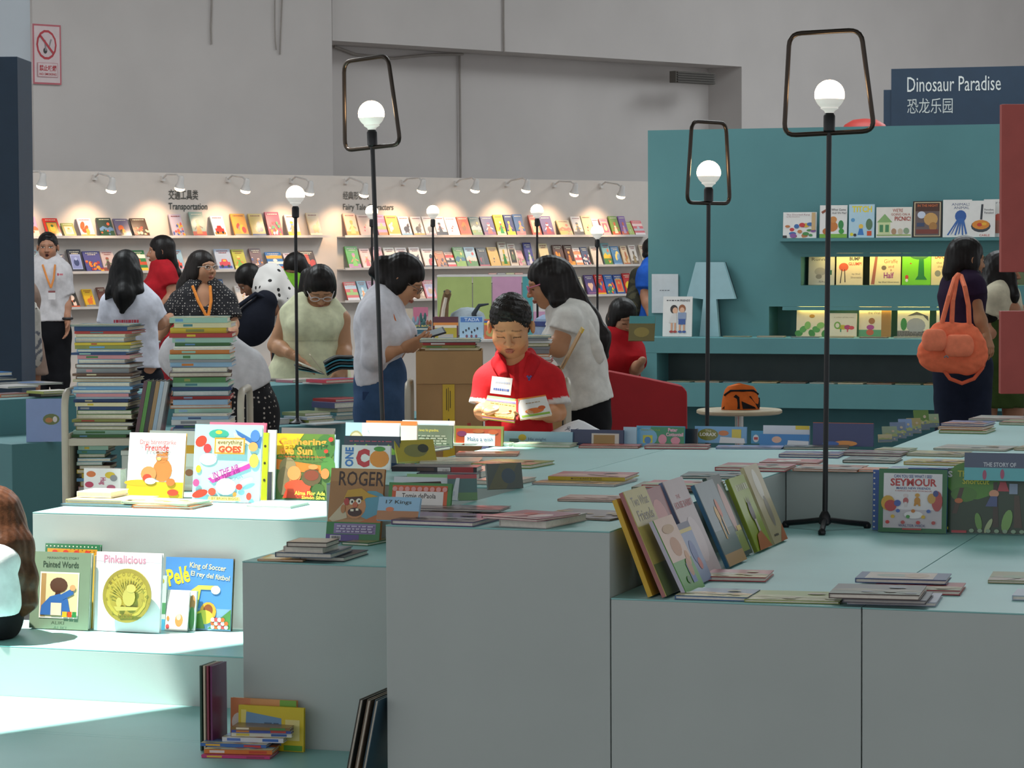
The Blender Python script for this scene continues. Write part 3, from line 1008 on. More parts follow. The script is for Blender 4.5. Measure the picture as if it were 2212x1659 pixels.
for (row, sec, bl) in B_:
    z = LEDGE[row]
    for i, (x0, x1, yt, word, cov, cols, sty) in enumerate(bl):
        yb = 590
        out = 0.105
        pa = PP((x0 + x1) / 2, 500 + row * 70, BW0 + NW * out, NW)
        sA, sB = wall_s(PP(x0, 560, BW0 + NW * out, NW)), wall_s(PP(x1, 560, BW0 + NW * out, NW))
        zt = PP((x0 + x1) / 2, yt, BW0 + NW * 0.03, NW).z
        hh = max(zt - z, 0.12)
        w = (sB - sA) * 0.97
        lean = math.asin(min(0.5, 0.075 / hh))
        lab = '%s %s book, %s on the %s %s' % (word, {'plain': 'picture'}.get(sty, sty), ORD[i], LN[row], SEC[sec])
        lab = lab.replace(' figure book', ' figure-cover book').replace(' blob book', ' book').replace(' band book', ' striped book').replace(' plain', '')
        loc = WP((sA + sB) / 2, out, z)
        book(lab, loc, math.radians(45), lean, w, hh / math.cos(lean), 0.012, cov, titled(NB + 7, sty, cols, '#e8e0c8' if sum(lin(cov)) < 0.9 else '#8a3a34', row != 0), group='books on the booth wall ledges')
# small red sign card standing on the middle ledge
pa = wall_pt(345, 590, 0.12)
t_ = thing('stop_card', 'small red card lettered STOP on the booth wall ledge', 'card', WP(wall_s(pa), 0.1, LEDGE[1] + .001), math.radians(45))
mb = MB()
mb.box(-0.085, 0.085, 0, 0.006, 0, 0.085, '#c8302c')
mb.build('card', M['plain'], t_)
mb = MB()
art_mesh(mb, [('t', 'STOP', .2, .5, .8, .75, '#e8d8d0', 0.03)], lambda x, y, k: (-.085 + .17 * x, -0.001, .085 * y))
mb.build('lettering', M['plain'], t_)

# ---- books of the teal wall
def teal_book(label, x0, x1, yb, yt, yoff, z, cov, art, t=0.012, lean=0.09, spine=None):
    pa, pb = PP(x0, yb, TQ + V * yoff, NT), PP(x1, yb, TQ + V * yoff, NT)
    pc = (pa + pb) / 2
    zt = PP((x0 + x1) / 2, yt, TQ + V * (yoff + 0.03), NT).z
    loc = Vector((pc.x, pc.y, z))
    return book(label, loc, YAWP, lean, (pb - pa).length, (zt - z) / math.cos(lean), t, cov, art, spine, group='books on the teal wall')


WHT = '#e4e2de'
crowd = ['#c83a3a', '#d8b040', '#3a6aa8', '#4a8a4a', '#8a5a9a', '#c07a4a']
teal_book('white book with a crowd of people in coloured clothes on the top teal shelf', 1691, 1763, 515, 459, -0.1, 1.674, WHT,
          motif(3, 'crowd', crowd) + [('r', .0, .0, .12, .1, '#2a2a2a'), ('t', 'The Doorbell Rang', .1, .86, .8, .93, '#8a4a5a'), ('t', 'by Pat Hutchins', .1, .79, .5, .84, '#8a4a5a'), ('r', .86, .3, .97, .98, '#c8a87a')])
teal_book('white book with orange animals and black lettering on the top teal shelf', 1770, 1829, 515, 444, -0.1, 1.674, WHT,
          [('r', 0, 0, 1, .12, '#7ab040'), ('e', .45, .35, .22, .16, '#c8783a'), ('e', .5, .56, .13, .1, '#d08a4a'), ('e', .78, .4, .1, .14, '#3a8a4a'), ('e', .25, .2, .14, .1, '#b86a30'), ('e', .8, .2, .1, .08, '#3a9a3a'), ('p', [(.05, .8), (.35, .95), (.4, .9), (.1, .74)], '#8a4a34'), ('t', 'What Game', .42, .83, .95, .9, '#3a3638'), ('t', 'Shall We Play?', .45, .72, .98, .79, '#3a3638')])
teal_book('pale blue book with yellow title, a child and a plant', 1833, 1888, 515, 442, -0.1, 1.674, '#b4d2e0',
          [('t', 'TITCH', .12, .76, .9, .95, '#e8d020', 0.03), ('e', .16, .53, .08, .06, '#5a9ac8'), ('p', [(.35, .08), (.6, .08), (.54, .28), (.42, .28)], '#3a7ac0'), ('e', .48, .34, .09, .07, '#e8c050'), ('r', .72, .06, .9, .2, '#d0502a'), ('e', .8, .4, .13, .17, '#5a7a5a'), ('e', .12, .1, .07, .05, '#e0d030'), ('e', .25, .08, .06, .045, '#2a2a30')])
teal_book("wide white book lettered WE'RE GOING ON A PICNIC with a green house", 1892, 1969, 515, 448, -0.1, 1.674, '#e6e0d6',
          [('r', .06, .12, .4, .5, '#cdd8a0'), ('p', [(.02, .5), (.24, .78), (.46, .5)], '#8ab070'), ('r', .1, .18, .2, .42, '#4a8a5a'), ('r', .26, .18, .36, .42, '#4a8a5a'), ('t', "WE'RE", .46, .84, .75, .95, '#b0503a'), ('t', 'GOING ON A', .42, .72, .95, .8, '#b0503a'), ('t', 'PICNIC!', .52, .55, .97, .69, '#a8382a', .02), ('e', .5, .2, .07, .1, '#b08a6a'), ('e', .68, .2, .07, .1, '#c8b8a0'), ('e', .85, .22, .08, .1, '#8aa080'), ('r', .02, .06, .98, .1, '#9ab060')])
teal_book('dark-framed book with a bakery scene on the top teal shelf', 1971, 2034, 515, 435, -0.1, 1.674, '#2e2622',
          [('r', .05, .03, .95, .97, '#d8c8a0'), ('r', .08, .05, .92, .95, '#4a2c22'), ('r', .08, .05, .92, .72, '#6a5a58'), ('e', .3, .62, .14, .1, '#c8d0e0'), ('e', .62, .5, .24, .18, '#c89a5a'), ('e', .7, .3, .14, .12, '#a87840'), ('r', .12, .1, .88, .22, '#7a3a30'), ('r', .14, .3, .4, .4, '#3a4a68'), ('t', 'IN THE NIGHT', .16, .84, .86, .91, '#c86a3a', .02)])
teal_book('white book with a blue octopus on the top teal shelf', 2036, 2098, 515, 432, -0.1, 1.674, WHT,
          [('t', "ANIMALS", .3, .84, .95, .91, '#4a5a80'), ('t', 'ANIMALS', .38, .75, .98, .82, '#4a5a80'), ('e', .62, .56, .2, .16, '#2c5aa0')] + [('p', [(.62 + .03 * k - .1, .5), (.62 + .03 * k - .04, .5), (.2 + .13 * k, .05 + .05 * (k % 2)), (.15 + .13 * k, .06)], '#2f62a8') for k in range(6)])
teal_book('white book with a frying pan full of food on the top teal shelf', 2093, 2149, 514, 434, -0.115, 1.674, WHT,
          [('e', .45, .3, .38, .17, '#3a4048'), ('e', .45, .34, .34, .13, '#d8862a'), ('e', .4, .34, .1, .05, '#c83a2a'), ('e', .58, .36, .1, .04, '#e8b030'), ('p', [(.42, .48), (.5, .48), (.54, .9), (.46, .9)], '#33383e'), ('t', 'Pancakes,', .58, .72, .95, .78, '#3a3a44'), ('t', 'Pancakes!', .58, .64, .95, .7, '#3a3a44'), ('t', 'CARLE', .4, .02, .8, .08, '#c8402a')])
teal_book('white book with a red figure half behind the frying pan book', 2124, 2170, 513, 431, -0.06, 1.674, WHT,
          [('t', 'Walter the', .1, .88, .95, .95, '#3a4a58'), ('e', .7, .5, .2, .12, '#c85a4a'), ('r', .5, .1, .9, .44, '#a86a5a')])
NY, NZ = 0.10, 1.33
teal_book('pale grey book titled Runny in the lit upper niche', 1746, 1802, 615, 552, NY, NZ, '#c8c4b8',
          [('t', 'Runny', .12, .78, .75, .92, '#4a4844'), ('e', .45, .45, .22, .14, '#a8a49a'), ('r', .74, .34, .9, .5, '#2c6a4a'), ('t', 'Shel', .4, .08, .8, .14, '#5a5854'), ('e', .4, .28, .12, .08, '#8a867c')])
teal_book("cream book lettered DON'T BUMP THE GLUMP with a long-legged bird", 1806, 1863, 615, 546, NY, NZ, '#e8d6b4',
          [('t', "DON'T", .52, .88, .85, .97, '#3a3432', .03), ('t', 'BUMP', .5, .75, .9, .86, '#3a3432', .03), ('t', 'GLUMP!', .46, .6, .95, .7, '#d04a2a', .02), ('e', .28, .55, .18, .13, '#d8603a'), ('p', [(.2, .48), (.23, .48), (.18, .05), (.14, .05)], '#4a3a30'), ('p', [(.3, .48), (.33, .48), (.36, .08), (.32, .08)], '#4a3a30'), ('t', 'by Shel', .6, .3, .9, .36, '#8a7a68'), ('t', 'Silverstein', .55, .2, .95, .26, '#8a7a68')])
teal_book('cream book lettered Giraffe and a Half in the lit upper niche', 1878, 1945, 615, 545, NY, NZ, '#e9d8ae',
          [('t', 'Giraffe', .46, .66, .9, .78, '#b8543a'), ('t', 'and', .6, .52, .78, .6, '#b8543a'), ('t', 'a', .66, .42, .72, .48, '#b8543a'), ('t', 'Half', .46, .2, .78, .38, '#a03a8a', .02), ('p', [(.05, .02), (.16, .02), (.26, .9), (.18, .9)], '#a8604a'), ('e', .46, .52, .08, .07, '#7a6a5a'), ('t', 'by Shel Silverstein', .3, .05, .95, .11, '#4a4038')])
teal_book('vivid green book with a dark green tree in the lit upper niche', 1948, 2010, 615, 546, NY, NZ, '#7ad01e',
          [('p', [(.55, .2), (.78, .2), (.74, 1), (.6, 1)], '#1f7a34'), ('e', .6, .92, .34, .14, '#1f7a34'), ('p', [(.46, .16), (.88, .16), (.78, .28), (.55, .28)], '#1f7a34'), ('e', .17, .24, .06, .07, '#d0402a'), ('e', .17, .14, .05, .05, '#e8e8e0'), ('e', .3, .66, .03, .02, '#c83a2a')])
teal_book('cream book with orange title and a grey medal in the lit upper niche', 2011, 2066, 615, 547, NY, NZ, '#e6d3a6',
          [('t', 'LAFCADIO', .14, .82, .95, .95, '#c85a2a', .03), ('e', .26, .36, .12, .1, '#8a8a80'), ('p', [(.7, .1), (.95, .1), (.95, .6), (.8, .5)], '#c89a4a'), ('t', 'the lion', .2, .66, .7, .73, '#8a6a40'), ('t', 'shot back', .25, .54, .7, .61, '#8a6a40')])
LZ = 0.955
teal_book('cream book with green leaves lettered The alphabet tree in the lit lower niche', 1720, 1787, 729, 661, 0.02, LZ, '#ead9b2',
          [('t', 'The alphabet tree', .16, .84, .95, .93, '#6a5a3a', .01), ('e', .5, .66, .09, .06, '#c8902a')] + [('e', .08 + .14 * k, .1 + .13 * (k % 3), .13, .1, ['#3f8a3a', '#5aa04a', '#86b85a'][k % 3], 40 * k) for k in range(8)])
teal_book('cream book with a rainbow lizard in the lit lower niche', 1789, 1850, 729, 677, 0.0, LZ, '#eadbb8',
          [('e', .5, .4, .22, .1, '#c8b030'), ('e', .68, .4, .12, .1, '#b83a6a'), ('e', .82, .38, .1, .08, '#d84a4a'), ('e', .32, .48, .12, .16, '#7aa840'), ('e', .32, .48, .07, .1, '#eadbb8'), ('r', .42, .2, .46, .34, '#3a8a5a'), ('r', .66, .2, .7, .34, '#d84a4a'), ('t', 'a color of his own', .2, .8, .9, .86, '#b8a880')])
teal_book('cream and brown book lettered and the Wall in the lit lower niche', 1855, 1924, 729, 660, 0.02, LZ, '#ead8b0',
          [('t', 'and', .4, .84, .54, .92, '#8a7a5a'), ('t', 'the Wall', .28, .72, .66, .81, '#8a7a5a'), ('r', .7, 0, 1, 1, '#a87a34'), ('r', 0, 0, .7, .22, '#5a9a6a'), ('e', .35, .14, .12, .1, '#c8603a'), ('e', .36, .3, .12, .08, '#b04a8a'), ('e', .4, .5, .1, .1, '#a8703a')])
teal_book('pale book with a crocodile lying on a grey egg in the lit lower niche', 1938, 2007, 729, 660, 0.02, LZ, '#e9dcb8',
          [('r', 0, 0, 1, .2, '#8a8274'), ('e', .58, .36, .3, .24, '#a8a49c'), ('e', .2, .4, .1, .2, '#3f8a3a'), ('p', [(.3, .66), (.6, .8), (.95, .66), (.97, .5), (.8, .68), (.6, .7)], '#5a564c')] + lines(.0, 1, .0, .18, 3, '#5a5448', 4))
teal_book('pale cream book standing behind the coral bag in the lit lower niche', 2022, 2085, 729, 661, 0.02, LZ, '#ead9b4', titled(91, 'animal', ['#c8a050', '#8a9a60', '#5a5040'], '#8a6a48'))

# book and poster at the left end of the counter
YC = -0.22
teal_book('white book with two children standing beside the lamp-shaped cutout', 1431, 1494, 731, 641, YC, 0.956, WHT,
          lines(.12, .55, .87, .93, 1, '#4a4a50', 7) + [('t', 'FRIENDS', .58, .875, .92, .925, '#4a4a50', .02), ('e', .38, .68, .13, .11, '#2e2624'), ('e', .42, .65, .09, .08, '#e0b090'), ('e', .66, .7, .12, .1, '#9a5a34'), ('e', .66, .66, .08, .07, '#e0b090'), ('p', [(.2, .34), (.5, .34), (.46, .58), (.34, .58)], '#d8d4d0'), ('r', .52, .42, .8, .6, '#8a9ab8'), ('r', .54, .3, .78, .44, '#3a5a9a'), ('r', .28, .14, .34, .34, '#d8a080'), ('r', .4, .14, .46, .34, '#d8a080'), ('r', .56, .14, .62, .3, '#d8a080'), ('r', .7, .14, .76, .3, '#d8a080'), ('e', .3, .12, .07, .03, '#a83a34'), ('e', .43, .12, .07, .03, '#a83a34'), ('e', .6, .12, .07, .03, '#3a5a9a'), ('e', .74, .12, .07, .03, '#3a5a9a')])
a, b = PP(1408, 676, TQ - V * 0.012, NT), PP(1465, 676, TQ - V * 0.012, NT)
t_ = thing('poster', 'white notice sheet with small print taped to the teal wall', 'poster', a, YAWP)
pw, ph = (b - a).length, PP(1408, 592, TQ - V * 0.012, NT).z - a.z
mb = MB()
mb.box(0, pw, 0, 0.004, 0, ph, '#ccd2d6')
mb.build('sheet', M['matte'], t_)
mb = MB()
art_mesh(mb, lines(.3, .7, .56, .6, 1, '#5a6068', 3), lambda x, y, k: (x * pw, -0.0005, y * ph))
mb.build('print', M['matte'], t_)
# lamp-shaped cutout
a = PP(1483, 728, TQ + V * -0.10, NT)


def cpt(px, py):
    q = PP(px, py, TQ + V * -0.10, NT) - a
    return (q.dot(U), q.z)


t_ = thing('lamp_cutout', 'pale blue flat cutout in the shape of a table lamp on the teal counter', 'cutout', (a.x, a.y, 0.956), YAWP)
out = [cpt(*q) for q in ((1511, 729), (1519, 648), (1483, 644), (1503, 568), (1563, 568), (1588, 647), (1547, 648), (1553, 729))]
out = [(x, max(z, 0) if z < 0.05 else z) for x, z in out]
mb = MB()
mb.prism(out, lambda x, y, k: (x, 0.05 * k, y), '#9fc4cc')
o = mb.build('board', M['plain'], t_)
mb = MB()
mb.prism(out, lambda x, y, k: (x + 0.001, 0.052 + 0.02 * k, y), '#2a3a44')
mb.build('backing', M['plain'], t_)

# flat books along both teal shelves
rn = random.Random(5)
cl = ['#8a9a7a', '#b0a08a', '#5a7a88', '#c8b078', '#7a5a4a', '#a8b0a8', '#d8c9a0', '#94643c', '#6a7a4a', '#b88a40']
for k in range(6):
    p = PP(1590 + 74 * k, 733, TQ + V * -0.22, NT)
    if k == 1 or p is None:
        pass
    book('%s thin book lying flat on the teal counter top, %s from the lamp-shaped cutout' % (['sage', 'beige', 'slate', 'gold', 'brown', 'grey'][k], ORD[k]), (p.x, p.y, 0.956), YAWP + rn.uniform(-.1, .1), 0, 0.2, 0.1, 0.006 + 0.003 * (k % 2), cl[k], motif(k, 'scene', ['#c8b890', '#7a8a6a', '#a86a4a']), group='flat books on the teal counter', flat=True)
for k in range(10):
    p = PP(1465 + 62 * k, 830, TQ + V * -0.30, NT)
    book('%s thin book lying on the dark lower teal shelf, %s from its closed end' % (['sage', 'beige', 'slate', 'gold', 'brown', 'grey', 'cream', 'rust', 'olive', 'amber'][k], ORD[k]), (p.x, p.y, 0.626), YAWP + rn.uniform(-.15, .15), 0, 0.185, 0.2, 0.008, cl[k], motif(k + 30, 'crowd', ['#d8c890', '#8a9a6a', '#c87a4a', '#5a7a98']), group='flat books on the lower teal shelf', flat=True)
# ------------------------------------------------------------------ books on the stepped tables
def stand(label, x0, x1, yb, yt, z, cov, art, t=0.011, lean=0.2, yaw=None, spine=None, spine_art=(), pages='#e8e2d6', group=None, roll=0.0, gloss=True, w=None):
    yaw = YAWP if yaw is None else yaw
    pc = PZ((x0 + x1) / 2, yb, z)
    s_ = F / pc.y
    ww = w or (x1 - x0) / s_ / max(0.3, abs(math.cos(yaw) + math.sin(yaw) * ((x0 + x1) / 2 - CX) / F * -1))
    hh = (yb - yt) / s_ / math.cos(lean) * (1 + 0.0)
    hh /= (1 + math.tan(lean) * 0.06)
    return book(label, pc, yaw, lean, ww, hh, t, cov, art, spine, pages, group, spine_art=spine_art, roll=roll, gloss=gloss)


def lay(label, x0, y0, x1, y1, z, d, t, cov, art=(), spine=None, spine_art=(), pages='#e8e2d6', group='flat picture books on the mint tables', gloss=True, pitch=0.0, name='picture_book'):
    a_, b_ = PZ(x0, y0, z), PZ(x1, y1, z)
    dv = b_ - a_
    return book(label, (a_ + b_) / 2, math.atan2(dv.y, dv.x), 0, dv.length, d, t, cov, art, spine, pages, group, flat=True, spine_art=spine_art, gloss=gloss, pitch=pitch, name=name)


SB = 'standing picture books on the mint tables'
# ---- sunlit top step (A)
za = ZL
stand('white book with a brown bear standing in sunlight', 272, 394, 1076, 936, za, '#e6eaec',
      [('r', 0, .28, 1, .7, '#dfe6ea'), ('r', 0, 0, 1, .24, '#d9a81e'), ('e', .25, .22, .3, .05, '#c9a020'), ('e', .62, .42, .17, .18, '#b8743a'), ('e', .6, .62, .11, .085, '#b8743a'), ('e', .52, .69, .03, .025, '#a8642e'), ('e', .68, .69, .03, .025, '#a8642e'), ('e', .55, .6, .04, .03, '#e0b878'), ('e', .38, .36, .14, .12, '#c0834c'), ('e', .36, .3, .08, .06, '#c8402a'), ('e', .42, .25, .1, .05, '#d8d4cc'), ('e', .78, .24, .08, .06, '#b06a34'), ('e', .83, .08, .1, .05, '#c8402a'),
       ('t', 'Drei bärenstarke', .2, .82, .84, .89, '#b85a5a', .01), ('t', 'Freunde', .3, .72, .72, .82, '#b04848', .02), ('t', 'und das geheimnisvolle', .14, .66, .62, .7, '#8aa0a8'), ('t', 'Quatschmonster', .4, .61, .8, .65, '#8aa0a8'), ('t', 'Stefanie Dahle', .38, .93, .62, .96, '#a8b0b4')], spine='#d9b050', group=SB, lean=0.16)
stand('white book half hidden behind the bear book', 318, 430, 1060, 931, za, '#ece8e2', [('r', .55, .62, 1, .76, '#e0a020'), ('r', .55, .1, 1, .4, '#d8d0c8'), ('e', .8, .3, .08, .06, '#a86a4a')], group=SB, lean=0.12)
planes = [('e', .1, .78, .09, .07, '#d8402a', 30), ('e', .36, .88, .15, .06, '#3aa08a'), ('e', .36, .9, .05, .025, '#e0c040'), ('p', [(.6, .94), (.9, .8), (1, .86), (.98, .7), (.66, .84)], '#3a6aa8'), ('p', [(.58, .9), (.92, .72), (.94, .68), (.6, .84)], '#e0d4b0'), ('e', .9, .86, .07, .08, '#4a7ab8'), ('e', .22, .55, .13, .08, '#c8b8c8'), ('e', .2, .69, .06, .06, '#c83a3a'), ('e', .08, .42, .04, .05, '#e8b030'), ('p', [(.22, .3), (.72, .46), (.86, .52), (.84, .44), (.3, .24)], '#b8409a'), ('p', [(.24, .34), (.76, .52), (.86, .52), (.3, .29)], '#f0f0f4'), ('e', .5, .2, .15, .11, '#f2f2f4'), ('e', .9, .54, .07, .09, '#f0c850'), ('e', .88, .72, .07, .06, '#e89a5a'), ('e', .12, .1, .12, .05, '#d0402a', 15), ('e', .3, .13, .06, .05, '#d8503a'), ('e', .7, .2, .05, .04, '#d0403a'), ('e', .8, .28, .1, .03, '#e8e0dc', 20), ('e', .64, .1, .03, .03, '#e08a3a'), ('e', .85, .08, .04, .05, '#c84a3a'), ('e', .06, .24, .05, .05, '#b0508a'),
          ('r', .31, .62, .76, .83, '#e89028'), ('r', .33, .64, .74, .81, '#f0dfa0'), ('t', 'everything', .36, .73, .72, .8, '#5a4a2a', .01), ('t', 'GOES', .37, .64, .71, .725, '#d8482a', .05), ('t', 'IN THE AIR', .3, .36, .7, .44, '#9a3a8a', .03, 18), ('p', [(.26, .07), (.72, .07), (.74, .015), (.24, .015)], '#e8d080'), ('t', 'BY BRIAN BIGGS', .3, .03, .7, .06, '#9a7a3a', .01)]
stand('bright blue book full of airplanes, lettered everything goes in the air', 414, 560, 1086, 918, za, '#a8dcea', planes, spine='#e8e4dc', group=SB, lean=0.13)
stand('pink book just showing behind the airplane book', 448, 570, 1072, 913, za, '#d8708c', [], group=SB, lean=0.1)
stand('lime green spotted book edge beside the airplane book', 563, 576, 1082, 935, za, '#b4c020', [('e', .5, .8, .2, .02, '#3a3a20'), ('e', .5, .55, .2, .02, '#3a3a20'), ('e', .5, .3, .2, .02, '#3a3a20')], group=SB, lean=0.1)
stand('white book with blue edge between the airplane and farm books', 574, 592, 1080, 929, za, '#e4e6ea', [], spine='#a8b8c8', group=SB, lean=0.1)
stand('dark magenta-lettered narrow spine beside the lime spotted book', 577, 586, 1084, 1020, za, '#3a4048', [], group=SB, lean=0.08)
stand('green and orange book with a woman holding a basket, lettered Gathering the Sun', 584, 716, 1081, 938, za, '#5a7a30',
      [('r', 0, 0, 1, .62, '#4f6a34'), ('p', [(0, 1), (.5, 1), (.3, .72), (0, .66)], '#e8b428'), ('p', [(0, .62), (1, .5), (1, .38), (0, .46)], '#d8742a'), ('e', .86, .8, .16, .2, '#3f6a30'), ('e', .92, .5, .12, .16, '#4a7a38'), ('e', .36, .38, .13, .13, '#d8804a'), ('e', .26, .48, .14, .16, '#8a7a58'), ('e', .2, .28, .1, .22, '#7a6a50'), ('e', .37, .4, .11, .11, '#d88a50'), ('p', [(.2, .02), (.72, .02), (.6, .24), (.3, .26)], '#c8402a'), ('e', .44, .2, .22, .1, '#d04a2e'), ('e', .66, .34, .16, .13, '#5a4a30'), ('e', .66, .37, .12, .08, '#7a3a26'), ('e', .68, .5, .08, .04, '#d8844a'), ('e', .88, .4, .07, .08, '#d87a42'), ('e', .78, .16, .1, .09, '#3f5a2c'), ('e', .88, .74, .035, .03, '#c83a2a'), ('e', .95, .92, .04, .035, '#c83a2a'),
       ('t', 'Gathering', .1, .8, .88, .93, '#e89038', .03), ('t', 'the Sun', .12, .68, .66, .8, '#e89038', .03), ('t', 'An Alphabet in Spanish and English', .1, .63, .88, .665, '#d8542a'), ('t', 'Alma Flor Ada', .4, .07, .9, .13, '#f0dc50', .02), ('t', 'Simón Silva', .52, .01, .9, .06, '#f0dc50', .02)], spine='#c8d4dc', group=SB, lean=0.15)
stand('grey book standing behind the Gathering the Sun book', 602, 716, 1074, 925, za, '#8a8680', [('r', 0, .9, 1, 1, '#6e6a66')], group=SB, lean=0.13)
stand('pale blue white book at the end of the sunlit row beside the farm book', 712, 728, 1076, 950, za, '#b8cbe4', [('e', .5, .45, .3, .04, '#5a80b8')], group=SB, lean=0.1)
stand('thick white Hug board book with small coloured animals lying beside the bear book', 181, 260, 1064, 1013, za, '#e8e4e6',
      [('e', .2, .75, .13, .13, '#d0703a'), ('e', .15, .3, .12, .13, '#b83a5a'), ('e', .72, .72, .14, .14, '#d8b830'), ('e', .82, .6, .1, .14, '#8a8a90'), ('e', .75, .2, .12, .11, '#b85a78'), ('t', 'Hug', .36, .36, .66, .56, '#b83a6a', .02, -90)], t=0.05, lean=0.03, group=SB)
GA = 'flat books on the sunlit step'
lay('dark teal flat book at the bottom of the sunlit pile', 131, 1093, 284, 1097, za, 0.2, 0.007, '#3a6070', group=GA)
lay('pale yellow flat book in the sunlit pile', 142, 1086, 290, 1090, za + 0.008, 0.2, 0.012, '#e0d090', group=GA)
lay('white thick flat book below the Hug board book', 166, 1074, 240, 1076, za + 0.022, 0.14, 0.02, '#ece8e0', group=GA)
lay('orange-edged flat book reaching to the airplane book', 286, 1098, 416, 1101, za, 0.19, 0.01, '#d86a2a', [('r', .04, .04, .96, .96, '#e8d8c0')], group=GA)
lay('pale green patterned flat book on top of the orange-edged one', 262, 1088, 404, 1094, za + 0.0115, 0.16, 0.008, '#c8d8b0', motif(8, 'scene', ['#e8e0b0', '#d8b060', '#b8c890']), group=GA)
lay('white flat book lying alone at the sunlit step end below the farm book', 532, 1096, 628, 1099, za, 0.16, 0.01, '#f0f0ee', group=GA)

# ---- sunlit seat (B)
zb = ZB
stand('sage green book with a girl seen from behind, lettered Painted Words', 62, 190, 1361, 1194, zb, '#7c9078',
      [('t', "MARIANTHE'S STORY", .26, .91, .8, .94, '#4a5a48'), ('t', 'Painted Words', .2, .8, .8, .88, '#3a4a3a', .01), ('r', .16, .14, .82, .74, '#e8e2d4'), ('r', .18, .16, .8, .72, '#e4cfa0'), ('r', .18, .16, .26, .72, '#b08a58'), ('e', .48, .57, .15, .1, '#5a3a2c'), ('p', [(.44, .5), (.52, .5), (.42, .24), (.36, .26)], '#4a2c22'), ('p', [(.18, .18), (.7, .18), (.64, .4), (.5, .46), (.34, .42), (.2, .3)], '#3a68a8'), ('p', [(.56, .38), (.74, .46), (.72, .54), (.5, .44)], '#3a68a8'), ('r', .36, .18, .54, .34, '#e8d0b8'), ('e', .72, .54, .05, .04, '#d8a070'), ('r', .56, .16, .64, .23, '#e0b030'), ('r', .65, .16, .72, .23, '#d0502a'), ('r', .73, .16, .8, .23, '#3a8a4a'), ('t', 'ALIKI', .38, .06, .6, .1, '#3a4a3a')], spine='#8a9a84', group=SB, lean=0.12, t=0.02)
stand('green book with a dotted border standing behind Painted Words', 92, 210, 1350, 1176, zb, '#2a6e48', [('r', .04, .0, .96, .94, '#c8902a')] + [('e', .03 + .07 * k, .97, .012, .008, '#e8e4d0') for k in range(14)] + [('e', .97, .06 * k + .03, .012, .01, '#7ab8c8') for k in range(15)] + [('e', .2 + .2 * k, .9, .05, .025, '#c83a2a') for k in range(4)], group=SB, lean=0.1, t=0.018)
stand('mustard striped book spine between Painted Words and the dotted green book', 181, 200, 1358, 1200, zb, '#d8b24a', [('r', .4, 0, .7, 1, '#b8602a')], group=SB, lean=0.1)
stand('white book with pink title standing behind the gold medal', 202, 344, 1366, 1194, zb, '#eceaee',
      [('r', 0, .88, 1, 1, '#e2c8d4'), ('t', 'Pinkalicious', .12, .86, .76, .96, '#c88aa0', .01)], spine='#e8e0e4', group=SB, lean=0.11, t=0.014)
pm = PZ(274, 1366, zb)
t_ = thing('gold_medal', 'large gold embossed medal cutout propped against the white book', 'medal', (pm.x - 0.0, pm.y - 0.02, zb + 0.012), YAWP)
mb = MB()
mr_ = 0.089
n = 40
ring = [(mr_ * math.cos(2 * math.pi * k / n), mr_ * math.sin(2 * math.pi * k / n) + 0.112) for k in range(n)]
mb.prism(ring, lambda x, y, k: (x, y * 0.115 - 0.004 * (1 - k), y), '#9a8c3a')
mb.build('disc', M['print'], t_)
mb = MB()
def mfr(x, y, k):
    zz = 0.112 + (y - .5) * 2 * mr_
    return ((x - .5) * 2 * mr_, zz * 0.115 - 0.0046 - 0.0003 * k, zz)
med = [('e', .5, .5, .43, .43, '#b4a544'), ('e', .5, .48, .36, .34, '#a3953c')]
for k in range(16):
    a = math.radians(20 + k * 10)
    med.append(('p', [(.5 + .1 * math.cos(a), .45 + .1 * math.sin(a)), (.5 + .36 * math.cos(a - .03), .48 + .36 * math.sin(a - .03)), (.5 + .36 * math.cos(a + .03), .48 + .36 * math.sin(a + .03))], '#b9aa4c'))
med += [('e', .56, .48, .13, .17, '#b8ac58'), ('e', .6, .64, .1, .08, '#bfb25e'), ('e', .36, .38, .06, .09, '#b8ac58'), ('p', [(.26, .3), (.78, .3), (.72, .24), (.32, .22)], '#b8ac58'), ('t', 'LION', .36, .08, .64, .17, '#7a6c28', .02)]
for k, ch in enumerate('WILLOUGHBY'):
    a = math.radians(160 - k * 15.5)
    cx_, cy_ = .5 + .4 * math.cos(a), .5 + .4 * math.sin(a)
    med.append(('t', ch, cx_ - .028, cy_ - .035, cx_ + .028, cy_ + .035, '#7a6c28', .02, math.degrees(a) - 90))
med += [('t', '&', .1, .4, .15, .46, '#7a6c28'), ('t', 'THE', .83, .4, .92, .45, '#7a6c28')]
art_mesh(mb, med, mfr)
mb.build('relief', M['print'], t_)
stand('mint green narrow book beside the gold medal book', 330, 356, 1362, 1244, zb, '#b8d4c0', [('e', .6, .9, .2, .05, '#a8a030'), ('r', .2, .3, 1, .5, '#4a8a5a'), ('r', 0, 0, 1, .2, '#4aa0c0')], group=SB, lean=0.12)
